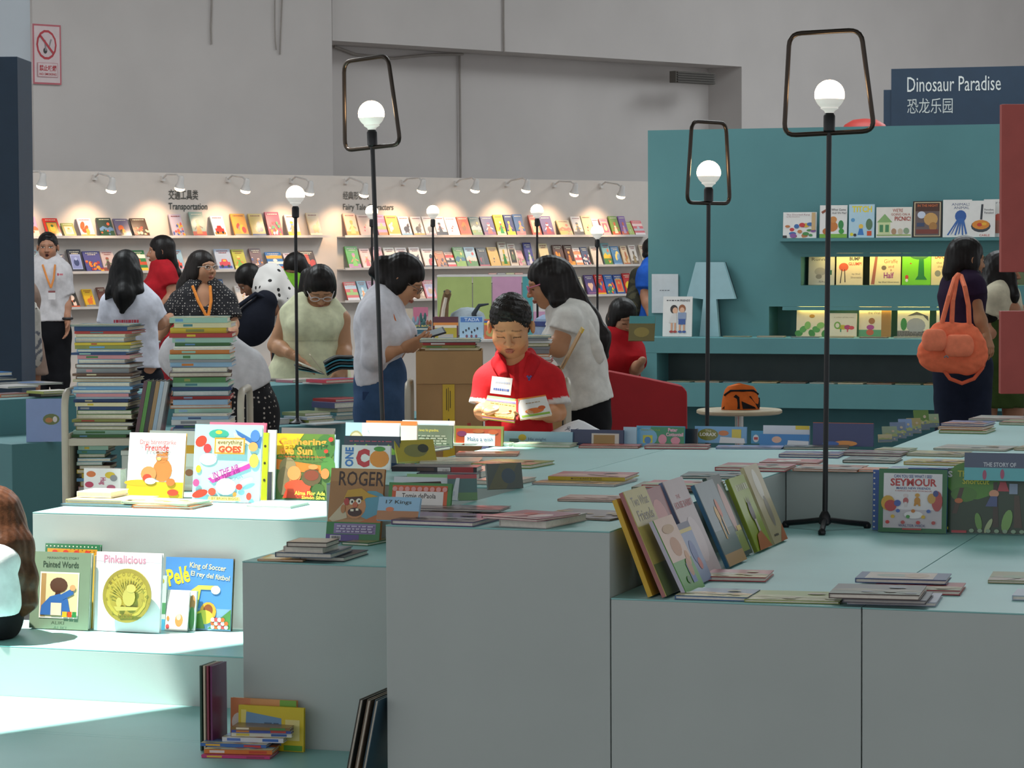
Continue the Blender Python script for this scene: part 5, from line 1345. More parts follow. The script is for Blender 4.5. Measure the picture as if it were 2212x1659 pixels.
# glossy row leaning against the tall block
RW = [  # label, spine-bottom px, width, height, lean, cover, spine, print
    ('yellow fairy tales spine at the start of the leaning glossy row', 1419, 1291, .02, .265, .50, '#c8a028', '#d0a82c', []),
    ('cream and pink book lettered Two What Friends at the start of the leaning row', 1431, 1292, .2, .29, .48, '#b4a858', '#a86a68', [('t', 'Two What', .16, .84, .9, .93, '#5a5030', .01), ('t', 'Friends', .2, .7, .9, .8, '#5a5030', .01), ('r', 0, 0, 1, .3, '#6a7a4a')]),
    ('glossy dark red book in the leaning row', 1452, 1262, .2, .27, .44, '#8a3a34', '#7a3430', [('e', .5, .7, .3, .18, '#b86a60')]),
    ('green and white book with brown cookies in the leaning row', 1459, 1287, .19, .21, .50, '#4a9a2e', '#c8c4d8', [('r', 0, .42, 1, 1, '#d8b8a4'), ('e', .5, .6, .24, .13, '#b87a44'), ('e', .82, .42, .1, .1, '#c88a50'), ('e', .5, .84, .3, .06, '#b8905c'), ('r', .56, .1, .78, .36, '#4a6aa8'), ('e', .7, .3, .12, .12, '#b07848'), ('e', .4, .16, .1, .05, '#3a7a24')]),
    ('small blue and white book in the leaning row', 1500, 1256, .14, .17, .40, '#7a8cb0', '#c8ccd8', [('r', 0, .9, 1, 1, '#2a3458'), ('r', 0, .84, 1, .9, '#c8b030'), ('e', .5, .5, .2, .2, '#3a5a98'), ('e', .6, .3, .14, .1, '#b84a3a')]),
    ('pale pink book lettered The House Rabbit in the leaning row', 1509, 1250, .2, .28, .42, '#b8a8a8', '#5a6a8a', [('t', 'THE', .3, .8, .5, .84, '#a83a3a', .02), ('t', 'HOUSE RABBIT', .08, .7, .95, .77, '#a83a3a', .02), ('e', .5, .36, .3, .24, '#c8b8b8')]),
    ('grey-blue book with orange spoons in the leaning row', 1577, 1229, .2, .25, .42, '#7c8c90', '#3a6a8a', [('r', 0, 0, 1, .42, '#55706a'), ('r', 0, 0, 1, .14, '#b08a50'), ('e', .5, .6, .08, .1, '#d8a030', 20), ('e', .66, .66, .08, .12, '#c8602a', 20), ('r', .44, .3, .5, .52, '#d8a030'), ('r', .6, .34, .66, .56, '#c8a070')]),
    ('dark green glossy book in the leaning row', 1606, 1206, .16, .25, .42, '#254638', '#1e3a30', [('e', .6, .6, .2, .3, '#c89a90'), ('r', .3, .05, .9, .3, '#8a9a3a'), ('t', 'BY', .3, .2, .5, .26, '#c8d0a0'), ('r', .6, .3, .9, .36, '#d8b830')]),
    ('lime green book with a dark hare figure in the leaning row', 1640, 1195, .18, .23, .40, '#94a82c', '#7a8a2c', lines(.2, .9, .76, .94, 1, '#c8c8a0', 4) + [('e', .55, .5, .13, .14, '#3a3028'), ('p', [(.46, .6), (.5, .72), (.54, .6)], '#3a3028'), ('p', [(.58, .6), (.64, .72), (.66, .58)], '#3a3028'), ('r', .5, .2, .62, .4, '#c8c0b0'), ('p', [(.1, .0), (.95, .0), (.6, .24), (.3, .2)], '#b86a2a')]),
    ('cream glossy book at the far end of the leaning row', 1675, 1180, .17, .25, .40, '#b8ac82', '#c0b890', [('e', .5, .75, .2, .2, '#d8d4c4'), ('e', .55, .4, .14, .2, '#8a8474'), ('p', [(.5, .0), (1, .0), (1, .2)], '#b86a3a')] + lines(.2, .5, .07, .13, 1, '#5a5444', 5)),
]
for k, (lab, x, y, w, h, ln, cv, sp, art) in enumerate(RW):
    a_, b_, ln, w = ((.104, .03, .37, .2), (.142, .03, .41, .2), (.116, .25, .40, .19), (.186, .07, .45, .18), (.160, .30, .42, .13), (.128, .455, .42, .2), (.14, .70, .42, .2), (.115, .925, .42, .15), (.125, 1.10, .40, .18), (.128, 1.30, .40, .17))[k]
    c_ = W(a_, b_ + w / 2, zl)
    book(lab, c_, YAWP + math.radians(90), ln, w, h, 0.013, cv, art, spine=sp, group='glossy leaning row of books')
# Seymour, Secret Shortcut, Story of
stand('green-bordered book with two toy figures and red title', 1896, 2044, 1152, 1014, zl, '#1f6a3c',
      [('r', .07, .07, .93, .93, '#e2dfe2'), ('p', [(.07, .07), (.93, .07), (.93, .36), (.07, .36)], '#c8c2c8'), ('t', 'CAN YOU SEE WHAT I SEE?', .22, .86, .78, .91, '#2a4a8a', .02), ('t', 'SEYMOUR', .17, .73, .85, .85, '#b83434', .03), ('t', 'MAKES NEW FRIENDS', .26, .68, .76, .715, '#2a4a8a', .01), ('t', 'A SEARCH AND FIND STORYBOOK', .24, .645, .78, .665, '#b84a4a'), ('e', .4, .5, .04, .05, '#b85a5a'), ('r', .38, .4, .42, .48, '#d8d0d0'), ('e', .4, .58, .035, .03, '#d8c8c8'), ('e', .57, .5, .045, .06, '#c88a2a'), ('e', .57, .59, .035, .03, '#d09a3a'), ('p', [(.52, .42), (.55, .42), (.56, .48), (.53, .48)], '#c88a2a'), ('p', [(.59, .42), (.62, .42), (.61, .48), (.58, .48)], '#c88a2a'), ('e', .14, .46, .1, .12, '#d0a030'), ('e', .18, .42, .09, .09, '#b83a3a'), ('e', .28, .46, .05, .05, '#3a5aa8'), ('e', .86, .5, .08, .16, '#b84a4a'), ('e', .78, .54, .06, .08, '#c89a4a'), ('e', .84, .62, .04, .05, '#3a4a88'), ('e', .52, .28, .14, .06, '#e8e6e8')] +
      [('e', .14 + .075 * k, .16 + .09 * ((k * 7) % 3), .03, .028, ['#c83a3a', '#d8b030', '#3a62b0', '#b84a4a', '#4a9a4a', '#c87a2a'][k % 6]) for k in range(10)] + [('t', 'WALTER WICK', .3, .09, .7, .13, '#5a5a8a', .01), ('r', .36, .045, .64, .065, '#c83a3a')], spine='#2a5aa0', group=SB, lean=0.1, t=0.012)
stand('blue dotted book edge just behind the green toy-figure book', 1884, 1998, 1147, 1016, zl, '#2f5ea8', [('e', .03, .05 + .09 * k, .018, .014, '#e8e4d8') for k in range(11)], group=SB, lean=0.06)
stand('dark blue book edge on the far side of the green toy-figure book', 1960, 2052, 1145, 1012, zl, '#2a4a8c', [], group=SB, lean=0.05)
stand('dark green forest book lettered The Secret Shortcut', 2044, 2226, 1154, 1014, zl, '#24402a',
      [('e', .3, .82, .32, .3, '#4f8a2a'), ('e', .5, .9, .2, .14, '#3f7a28'), ('e', .2, .6, .16, .12, '#4a7e2a'), ('p', [(.06, .3), (.12, .3), (.2, .7), (.15, .7)], '#4a3a2a'), ('p', [(.55, .1), (.62, .1), (.6, .8), (.55, .8)], '#3a3024'), ('p', [(.8, .1), (.9, .1), (.86, .6), (.8, .6)], '#4a3c2c'), ('t', 'The Secret', .12, .87, .55, .97, '#c8c830', .02), ('t', 'Shortcut', .18, .76, .5, .85, '#c8c830', .02), ('t', 'S', .0, .86, .06, .96, '#d8d8d0', .04), ('e', .66, .84, .05, .06, '#7a4a34'), ('p', [(.6, .66), (.74, .66), (.7, .8), (.63, .8)], '#b84048'), ('r', .74, .62, .84, .78, '#8a9ab0'), ('e', .56, .62, .06, .06, '#d89a78'), ('p', [(.46, .42), (.6, .42), (.6, .58), (.52, .58)], '#4a5a88'), ('e', .14, .5, .05, .04, '#c8703a'), ('e', .38, .18, .04, .14, '#6a9a4a', 8), ('e', .72, .2, .06, .18, '#7aa858', -10), ('e', .5, .12, .03, .12, '#a8b888', -20), ('r', .06, .0, .24, .04, '#b83438'), ('r', .0, .05, .02, .09, '#d8c830')] + [('e', .3 + .1 * k, .04, .03, .03, '#8aa88a') for k in range(7)], group=SB, lean=0.1)
stand('slate and turquoise book lettered THE STORY OF behind the forest book', 2082, 2230, 1040, 980, zu - 0.0, '#4a5670', [('r', 0, .0, 1, .46, '#5ab0b8'), ('t', 'THE STORY OF', .28, .5, .76, .66, '#c8ccd4', .02), ('e', .3, .2, .03, .18, '#a84a6a'), ('e', .56, .24, .03, .18, '#a84a6a')], group=SB, lean=0.12)

# loose sheet of paper propped among the far books
a_ = PZ(1166, 957, zu)
t_ = thing('loose_paper', 'curled white sheet with a pencilled note among the far standing books', 'paper', (a_.x, a_.y, zu + 0.022), YAWP)
mb = MB()
n = 10
vv, ff = [], []
for i in range(n + 1):
    for j in range(n + 1):
        x, y = i / n * 0.21, j / n * 0.15
        zz = 0.004 + 0.05 * (j / n) ** 1.3 * max(0.0, 1 - abs(i / n - .42) * 1.35) + 0.008 * math.sin(i / n * 5)
        vv.append((x + 0.03 * j / n, y * 0.8, zz))
for i in range(n):
    for j in range(n):
        q = i * (n + 1) + j
        ff.append((q, q + n + 1, q + n + 2, q + 1))
mb.add(vv, ff, '#e6e8ec')
o = mb.build('sheet', M['matte'], t_, smooth=True)
sm = o.modifiers.new('thickness', 'SOLIDIFY')
sm.thickness = 0.0006
mb = MB()
sc_ = [(.06, 0), (.07, .5), (.09, .9), (.07, .6), (.10, .4), (.09, .1)]
def sheet(x, y):
    i, j = x / 0.21, y / 0.15
    return Vector((x + 0.03 * j, y * 0.8, 0.006 + 0.05 * j ** 1.3 * max(0.0, 1 - abs(i - .42) * 1.35) + 0.008 * math.sin(i * 5)))
for path in ([(.075, .05), (.085, .07), (.08, .085), (.072, .08), (.085, .06), (.095, .05)], [(.10, .05), (.112, .085)], [(.118, .05), (.122, .085), (.132, .08), (.124, .068), (.136, .06), (.122, .05)]):
    mb.tube([sheet(*q) for q in path], 0.0011, 5, '#6a6a78')
mb.build('pencil_note', M['matte'], t_)
# ------------------------------------------------------------------ teal bench in the middle distance
BQ = PZ(70, 860, ZU)
BQ.z = 0
BL = PZ(70, 957, ZL)
MBN = Matrix.Translation(BQ) @ Matrix.Rotation(math.radians(45), 4, 'Z')
step = -(MBN.inverted() @ Vector((BL.x, BL.y, 0))).y
t_ = thing('teal_bench', 'long stepped teal bench running behind the cream book cart', 'counter')
x_l = (MBN.inverted() @ PP(-120, 860, BQ, NW)).x
x_r = (MBN.inverted() @ PP(868, 815, BQ, NW)).x
mb = MB()
mb.box(x_l, x_r, 0, 0.32, 0, ZU, None, MBN)
mb.build('upper_step', M['teal'], t_, bevel=0.003)
mb = MB()
mb.box(x_l, x_r, -step, -0.001, 0, ZL, None, MBN)
mb.build('lower_step', M['teal'], t_, bevel=0.003)
YB = math.radians(45)


def bench_book(label, x0, x1, y, z, d, t, cov, art=(), yaw=YB, **kw):
    a_, b_ = PZ(x0, y, z), PZ(x1, y, z)
    m_ = (a_ + b_) / 2
    w = (x1 - x0) / (F / m_.y) / (0.72 if yaw == YB else 1.0)
    return book(label, m_, yaw, 0, min(w, 0.34), d, t, cov, art, group='flat books on the teal bench', flat=True, **kw)


zq = ZU
bench_book('white book lying on the teal bench beside the bent person', 552, 584, 824, zq, .16, .016, '#d8d8dc')
bench_book('grey book lying on the teal bench in front of the pale dress', 596, 622, 824, zq, .14, .012, '#6a6468')
bench_book('pink-edged white book lying on the teal bench by the lamp pole', 634, 694, 826, zq, .14, .016, '#d0c4bc', spine='#b86a78')
bench_book('white thin book at the edge of the teal bench beside the jeans', 698, 778, 829, zq, .16, .008, '#d8d4d0')
bench_book('bright red book lying on the teal bench under the open book', 706, 780, 826, zq + .010, .16, .016, '#d0304a', [('r', .1, .4, 1, 1, '#7a6aa8')])
bench_book('orange-spined book lying on the teal bench by the navy partition', 6, 60, 858, zq, .12, .016, '#c86a3c', [('r', .1, .1, .9, .9, '#8a7a80')])
bench_book('white book lying behind the orange-spined book on the teal bench', 22, 80, 838, zq, .2, .01, '#d4d0cc')
bench_book('grey glossy book lying at the back of the teal bench', 64, 132, 832, zq, .25, .01, '#8a8c8a', [('e', .5, .5, .3, .3, '#3a6aa8')])
bench_book('black-covered book lying on the teal bench behind the pale blue book', 92, 158, 856, zq, .16, .018, '#26222a', [('r', .1, .1, .9, .9, '#b8a070')])
bench_book('lime-edged book lying on the black-covered book', 98, 160, 850, zq + .02, .14, .012, '#a8b040', [('r', .05, .05, .95, .95, '#e0e0d8')])
bench_book('blue book lying by the navy partition foot', -8, 24, 812, zq + .011, .2, .02, '#2f72b4')
bench_book('dark book under the blue one by the navy partition foot', -6, 34, 822, zq, .22, .010, '#22303a')
zl2 = ZL
bench_book('green-topped book lying on the lower teal step', 548, 588, 914, zl2, .10, .02, '#5a6a58', [('r', 0, 0, 1, 1, '#8a9a80')], pages='#7a6a58')
bench_book('white paged thick book lying on the lower teal step by the lamp pole', 596, 626, 917, zl2, .08, .028, '#a8a8b4', pages='#c8c4bc')
for k, (wd, cv, t) in enumerate((('lime', '#94a050', .018), ('blue-white', '#b8c0cc', .014), ('olive', '#8a9468', .016))):
    bench_book('%s book, %s from the bottom of the lower teal step pile' % (wd, ORD[k]), 668 - 4 * k, 722 - 4 * k, 914 - int(8 * k), zl2 + sum((.018, .014, .016)[:k]) + .001 * k, .18, t, cv)
z = zl2
for k, (wd, cv, t) in enumerate((('white-titled', '#c8ccd0', .022), ('dull teal', '#5a8a94', .016), ('cream', '#c8c4a0', .02), ('violet', '#5a5a80', .03), ('red and gold', '#a83a3a', .014))):
    bench_book('%s book, %s from the bottom of the taller teal step pile' % (wd, ORD[k]), 726 + 2 * k - (8 if k > 2 else 0), 788, 906 - int((z - zl2) * 425), z, .18, t, cv)
    z += t + .001
bench_book('pale loose booklet on the teal step edge below the piles', 684, 758, 917, zl2, .12, .006, '#c4ccd0')
# pale blue large book standing on the lower step
p = PZ(98, 955, zl2)
book('tall pale blue book with an oval animal picture standing on the teal step', p, math.radians(6), 0.05, 0.175, 0.20, 0.02, '#8ea8dc', [('e', .66, .52, .22, .13, '#6a7a3a'), ('e', .6, .5, .1, .06, '#c8803a'), ('e', .76, .52, .06, .07, '#e8e4e0')], spine='#a8b8dc', group='flat books on the teal bench')
# big open book on the bench
p = PZ(700, 818, zq)
t_ = thing('open_book', 'large open picture book with teal page edges held by the woman in the pale dress', 'book', (p.x, p.y, zq + 0.028), 0.1)
mb = MB()
for k, (ang, ln, cv) in enumerate(((2.96, .16, '#2a7a84'), (2.85, .17, '#3a4a4c'), (2.72, .16, '#c8c4b4'), (2.2, .13, '#b8a890'))):
    e = Vector((math.cos(ang) * ln, 0, math.sin(ang) * ln))
    nrm = Vector((-e.z, 0, e.x)).normalized() * 0.002
    mb.add([Vector((0, -.09, 0)) - nrm, e + Vector((0, -.09, 0)) - nrm, e + Vector((0, .12, 0)) - nrm, Vector((0, .12, 0)) - nrm,
            Vector((0, -.09, 0)) + nrm, e + Vector((0, -.09, 0)) + nrm, e + Vector((0, .12, 0)) + nrm, Vector((0, .12, 0)) + nrm],
           [(0, 1, 2, 3), (4, 5, 6, 7), (0, 1, 5, 4), (1, 2, 6, 5), (2, 3, 7, 6), (3, 0, 4, 7)], cv)
mb.build('pages', M['matte'], t_)
mb = MB()
for k in range(5):
    pts = []
    for i in range(9):
        u = i / 8
        pts.append((u * 0.16 + .004 * k, 0.016 * (4 - k) + 0.035 * math.sin(min(1, u * 1.5) * math.pi * .62)))
    lo = [(x, y - .009) for x, y in pts][::-1]
    mb.prism(pts + lo, lambda x, y, q: (x, -.09 + .2 * q, y), ['#22282a', '#2a7a8c', '#33383a', '#2a7a8c', '#22282a'][k])
mb.build('curled_pages', M['matte'], t_)

# ------------------------------------------------------------------ book carts
def cart(name, label, x0, x1, Y, depth, z_sh, z_top, yaw=0.0, low=0.32):
    root = thing(name, label, 'cart', (x0, Y, 0), yaw)
    w = x1 - x0
    for nm, xx in (('end_frame', 0.0), ('end_frame', w)):
        mb = MB()
        r = 0.07
        pts = [Vector((xx, 0, 0.1)), Vector((xx, 0, z_top - r))]
        for k in range(6):
            a = math.pi - k / 5 * math.pi / 2
            pts.append(Vector((xx, r + r * math.cos(a), z_top - r + r * math.sin(a))))
        for k in range(6):
            a = math.pi / 2 - k / 5 * math.pi / 2
            pts.append(Vector((xx, depth - r + r * math.cos(a), z_top - r + r * math.sin(a))))
        pts += [Vector((xx, depth, z_top - r)), Vector((xx, depth, 0.1))]
        mb.tube(pts, 0.014, 10)
        mb.build(nm, M['cream'], root, smooth=True)
    for xx in (0.012, w - 0.016):
        mb = MB()
        mb.box(xx, xx + 0.004, 0.01, depth - 0.01, 0.14, z_sh + 0.02)
        mb.build('side_panel', M['cream'], root)
    for z in (z_sh, low):
        mb = MB()
        mb.box(0.01, w - 0.01, 0.0, depth, z - 0.028, z)
        mb.build('shelf', M['cream'], root, bevel=0.003)
    for xx in (0.0, w):
        for yy in (0.0, depth):
            mb = MB()
            mb.lathe([(0.012, 0.07), (0.012, 0.11)], xx, yy, n=8)
            mb.tube([Vector((xx - .014, yy, .045)), Vector((xx + .014, yy, .045))], 0.045, 14)
            mb.build('caster', M['black'], root, smooth=True)
    return root


CY1 = 10.75
s1_ = F / CY1
cx0, cx1 = PY(140, 900, CY1).x, PY(520, 900, CY1).x
zs = PY(300, 947, CY1).z
c1 = cart('book_cart', 'cream metal book cart carrying two tall stacks of books', cx0, cx1, CY1, 0.38, zs, PY(140, 848, CY1).z, low=PY(300, 1078, CY1).z)
PAL = [('white', '#dfe0e0'), ('pale blue', '#8fb0cc'), ('cream', '#d8cda6'), ('teal', '#4a8088'), ('yellow', '#d0b438'), ('red', '#a83a38'), ('navy', '#2f4470'), ('olive', '#8a8c4c'), ('grey', '#8a8c90'), ('pink', '#c88a90'), ('sky blue', '#6a9cc8'), ('brown', '#6a4e3e'), ('mint', '#9cc0b0'), ('orange', '#c87a3a'), ('green', '#4a7a4a')]


def stack(desc, px0, px1, z0, z1, Y, seed, depth=0.22, tmin=0.009, tmax=0.019, yaw0=0.0, group=None, jit=6):
    r = random.Random(seed)
    z = z0
    k = 0
    hs = []
    while z < z1 - 0.004:
        t = min(r.uniform(tmin, tmax), max(0.006, z1 - z))
        hs.append((z, t))
        z += t + 0.0008
    nn = len(hs)
    for k, (z, t) in enumerate(hs):
        wd, cv = PAL[r.randrange(len(PAL))]
        a = px0 + r.uniform(-jit, jit) * 1.2
        b = px1 + r.uniform(-jit * 2.2, jit)
        pa, pb = PY(a, 800, Y), PY(b, 800, Y)
        ps = r.random() < 0.4
        ex = r.uniform(.05, .3)
        sa = [('r', 0, 0, 1, 1, cv), ('r', ex, .25, min(ex + r.uniform(.1, .35), .95), .75, PAL[r.randrange(len(PAL))][1])] if not ps and t > .008 else []
        book('%s book, %s from the top of %s' % (wd, ORD[nn - 1 - k], desc), ((pa.x + pb.x) / 2, Y + r.uniform(-.012, .012), z), yaw0 + r.uniform(-.06, .06), 0, pb.x - pa.x, depth + r.uniform(-.03, .03), t, cv,
             motif(seed, 'scene', ['#d8cfa0', '#c8b080', '#e0dcd0']) if k == nn - 1 else (), spine=cv, spine_art=sa, pages=['#dcd6c6', '#cfd0d0', '#e2dccb'][k % 3], group=group or 'books stacked on the carts', flat=True, gloss=False, name='hardback_book')


ZT1 = PY(220, 703, CY1).z
stack('the shorter stack on the cream cart', 160, 282, zs, ZT1, CY1 + 0.06, 21, depth=0.24, yaw0=-0.08)
ZT2 = PY(450, 685, CY1).z
stack('the taller stack on the cream cart', 372, 498, zs, ZT2, CY1 + 0.08, 22, depth=0.24, yaw0=0.05, tmin=.010, tmax=.021)
stack('the low shelf pile on the cream cart', 168, 232, PY(300, 1078, CY1).z, PY(300, 965, CY1).z, CY1 + 0.1, 23, depth=0.2, tmin=.012, tmax=.02)
# slanting books between the two stacks
for k in range(6):
    x = 296 + 9 * k
    p = PY(x, 945, CY1 + 0.05)
    R_ = 0.18
    wd, cv = [('plum', '#5a3a44'), ('leaf green', '#4f8a3a'), ('black', '#2a2a30'), ('sand', '#9a7a50'), ('pale blue', '#9ab0c4'), ('silver', '#b0b4b8')][k]
    t_ = thing('picture_book', '%s book slanting between the two stacks on the cream cart' % wd, 'book', (p.x, CY1 + 0.04, zs + 0.012), 0, 'slanting books on the cream cart')
    t_.rotation_euler = (0, R_, 0)
    mb = MB()
    mb.box(-0.006, 0.006, 0.003, 0.17, 0.003, 0.205, '#d8d2c4')
    mb.build('pages', M['paper'], t_)
    mb = MB()
    mb.box(-0.0075, -0.006, 0, 0.175, 0, 0.21, cv)
    mb.box(0.006, 0.0075, 0, 0.175, 0, 0.21, cv)
    mb.box(-0.006, 0.006, 0, 0.002, 0, 0.21, cv)
    mb.build('cover', M['print'], t_)
# pale box behind the Hug book on the low shelf
t_ = thing('white_box', 'plain pale box standing on the low cart shelf behind the bear book', 'box', PY(262, 1078, CY1 + 0.05), 0.0)
t_.location.z = PY(300, 1078, CY1).z + .001
mb = MB()
mb.box(0.003, 0.13, 0, 0.16, 0.0005, 0.165, '#c6cdc6')
mb.build('carton', M['plain'], t_, bevel=0.003)
mb = MB()
mb.box(0.0, 0.133, -0.002, 0.162, 0.1655, 0.185, '#ced4cd')
mb.build('lid', M['plain'], t_, bevel=0.003)

# second cart with cartons behind the boy
CY2 = 12.2
c2x0, c2x1 = PY(880, 880, CY2).x, PY(1228, 880, CY2).x
z2 = 0.55
c2 = cart('book_cart', 'cream metal cart loaded with cartons behind the boy', c2x0, c2x1, CY2 + 0.02, 0.45, z2, PY(888, 832, CY2).z, low=0.25)


def carton(label, px0, px1, z0, z1, Y, depth, flap_front=True, tape=True, side_flap=False):
    a, b = PY(px0, 850, Y).x, PY(px1, 850, Y).x
    root = thing('cardboard_carton', label, 'carton', (a, Y, z0 + 0.001))
    w, h = b - a, z1 - z0
    mb = MB()
    th = 0.005
    mb.box(0, w, 0, th, 0, h)
    mb.box(0, w, depth - th, depth, 0, h)
    mb.box(0, th, th, depth - th, 0, h)
    mb.box(w - th, w, th, depth - th, 0, h)
    mb.box(0, w, 0, depth, 0, th)
    mb.build('body', M['card'], root)
    if flap_front:
        mb = MB()
        mb.box(0.0, w, -0.012, -0.006, h * 0.77, h)
        mb.build('front_flap', M['card'], root)
    if side_flap:
        mb = MB()
        p = Matrix.Translation((w, 0, h)) @ Matrix.Rotation(math.radians(28), 4, 'Y')
        mb.box(0, 0.006, 0.0, depth, 0, 0.20, None, p)
        mb.build('side_flap', M['card'], root)
        mb = MB()
        mb.box(0.0, 0.0075, -.001, depth + .001, 0.18, 0.201, None, p)
        mb.build('tape_edge', M['tape'], root)
    if side_flap:
        mb = MB()
        mb.box(.006, w - .006, .006, depth - .006, .18, .218)
        mb.build('packing_board', M['card'], root)
    if tape:
        mb = MB()
        mb.box(w * 0.40, w * 0.58, -0.003, -0.001, 0, h * 0.765)
        tp = mb.build('tape', M['tape'], root)
        mb = MB()
        art_mesh(mb, [('e', .5, .58, .26, .07, '#3a3010'), ('e', .5, .58, .18, .05, '#d0aa20'), ('r', .44, .48, .56, .68, '#3a3010'), ('r', .3, .76, .36, .96, '#4a3c10'), ('r', .46, .75, .5, .97, '#4a3c10'), ('r', .6, .78, .66, .94, '#4a3c10')], lambda x, y, k: (w * (.40 + .18 * x), -0.0036 - .0002 * k, h * .765 * y))
        mb.build('tape_print', M['plain'], tp)
        mb = MB()
        art_mesh(mb, [('r', .2, .42, .25, .49, '#b84a40'), ('r', .77, .42, .82, .49, '#b84a40')], lambda x, y, k: (w * x, -0.0012, h * y))
        mb.build('stamp', M['matte'], root)
    return root


zc0 = z2
zc1 = PY(960, 760, CY2).z
carton('brown cardboard carton with yellow tape standing beside the boy', 899, 1042, zc0, zc1, CY2 + 0.05, 0.32)
carton('open brown carton with a raised flap behind the boy', 1058, 1214, zc0, PY(960, 800, CY2).z, CY2 + 0.06, 0.32, flap_front=False, tape=False, side_flap=True)
stack('the small stack on the taped carton', 912, 1036, zc1 + 0.003, PY(960, 735, CY2).z, CY2 + 0.07, 31, depth=0.2, tmin=.010, tmax=.016)
stack('the open carton stack', 1074, 1190, zc0 + 0.221, PY(1130, 728, CY2).z, CY2 + 0.10, 32, depth=0.2, tmin=.011, tmax=.02, jit=3)

# ------------------------------------------------------------------ counter, cabinets and toys far behind
CY3 = 20.2
a, b = PY(846, 760, CY3).x, PY(1345, 760, CY3).x
t_ = thing('white_counter', 'plain white counter behind the cartons with books and toys on it', 'counter', (a, CY3, 0))
mb = MB()
mb.box(0, b - a, 0, 0.6, 0.0, 0.93)
mb.build('body', M['booth'], t_, bevel=0.004)
mb = MB()
mb.box(-0.01, b - a + 0.01, -0.02, 0.6, 0.9305, 0.95)
mb.build('worktop', M['acrylic'], t_, bevel=0.003)


def far_stand(label, x0, x1, yt, cov, art, Y=CY3 + 0.05, z=0.951, lean=.1, t=.012):
    pa, pb = PY(x0, 740, Y), PY(x1, 740, Y)
    zt = PY((x0 + x1) / 2, yt, Y).z
    return book(label, ((pa.x + pb.x) / 2, Y, z), 0, lean, pb.x - pa.x, (zt - z) / math.cos(lean), t, cov, art, group='books standing on the white counter')


far_stand("dark teal book with yellow title behind the phone", 868, 931, 702, '#33565c', [('t', "JACKIE'S BAT", .08, .82, .94, .97, '#d8c058', .02), ('r', .05, .1, .95, .74, '#d8d4c4'), ('r', .1, .3, .9, .66, '#22586a')])
far_stand('maroon and yellow book beside the TADA book', 936, 990, 685, '#5a2834', [('r', 0, .6, 1, .74, '#d8863a'), ('r', .06, .02, .94, .6, '#b0a030'), ('r', .06, .5, .94, .62, '#dcd0c0'), ('r', .2, .05, .8, .22, '#a8a4a0')])
far_stand('pale blue book lettered TADA with small dark birds', 993, 1044, 684, '#a4c4dc', [('r', .04, .74, .96, .96, '#4a7ac0'), ('t', 'TADA', .2, .78, .84, .93, '#c8d8ec', .02)] + [('e', .15 + .12 * k, .3 + .08 * (k % 3), .035, .06, '#2a3440') for k in range(6)] + [('e', .3 + .2 * k, .12, .05, .07, '#7a4a5a') for k in range(3)])
far_stand('orange banded book half hidden behind the boy', 1046, 1076, 690, '#cf6a48', [('r', 0, .82, 1, .92, '#3a6ab0'), ('r', 0, .7, 1, .8, '#d8c030'), ('e', .5, .3, .4, .2, '#b0a060')])
far_stand('pink toned paperback rack book behind the phone', 893, 925, 664, '#c8708c', [('r', .5, .0, 1, .7, '#d8b0b8')], Y=CY3 + 0.35, lean=.05)
far_stand('cream paperback rack book behind the phone', 868, 892, 667, '#c8b8a4', [('r', .0, .0, 1, .3, '#6a7a70')], Y=CY3 + 0.35, lean=.05)
# clutter of small toys on the counter
for k, (x, y, rx, rz, cv, wd) in enumerate(((880, 728, .034, .055, '#5a6a78', 'slate'), (898, 730, .03, .05, '#8a9aa8', 'grey-blue'), (914, 728, .032, .06, '#4a6a6a', 'dark teal'), (927, 731, .028, .045, '#9a6a50', 'brown'), (943, 729, .028, .05, '#b87a90', 'pink'))):
    p = PY(x, 735, CY3 + 0.22)
    t_ = thing('plush_toy', '%s little plush toy in the cluster behind the phone' % wd, 'toy', (p.x, CY3 + 0.22 + .02 * (k % 2), 0.951), 0.3 * k, 'little plush toys')
    h_ = 0.10 + .02 * (k % 3)
    mb = MB()
    mb.lathe([(0.012, 0.0), (rx * .8, 0.01), (rx * .85, h_ * .3), (rx * .55, h_ * .62)], n=12, col=cv)
    mb.build('torso', M['cloth'], t_, smooth=True)
    mb = MB()
    mb.lathe([(0.01, h_ * .56), (rx * .6, h_ * .66), (rx * .66, h_ * .84), (rx * .4, h_), (0.004, h_ * 1.04)], n=12, col=cv)
    mb.build('head', M['cloth'], t_, smooth=True)
    for sx in (-1, 1):
        mb = MB()
        mb.tube([Vector((sx * rx * .4, 0, h_ * .92)), Vector((sx * rx * .6, 0, h_ * 1.2)), Vector((sx * rx * .55, 0, h_ * 1.36))], [.012, .011, .004], 8, cv)
        mb.build('ear', M['cloth'], t_, smooth=True)
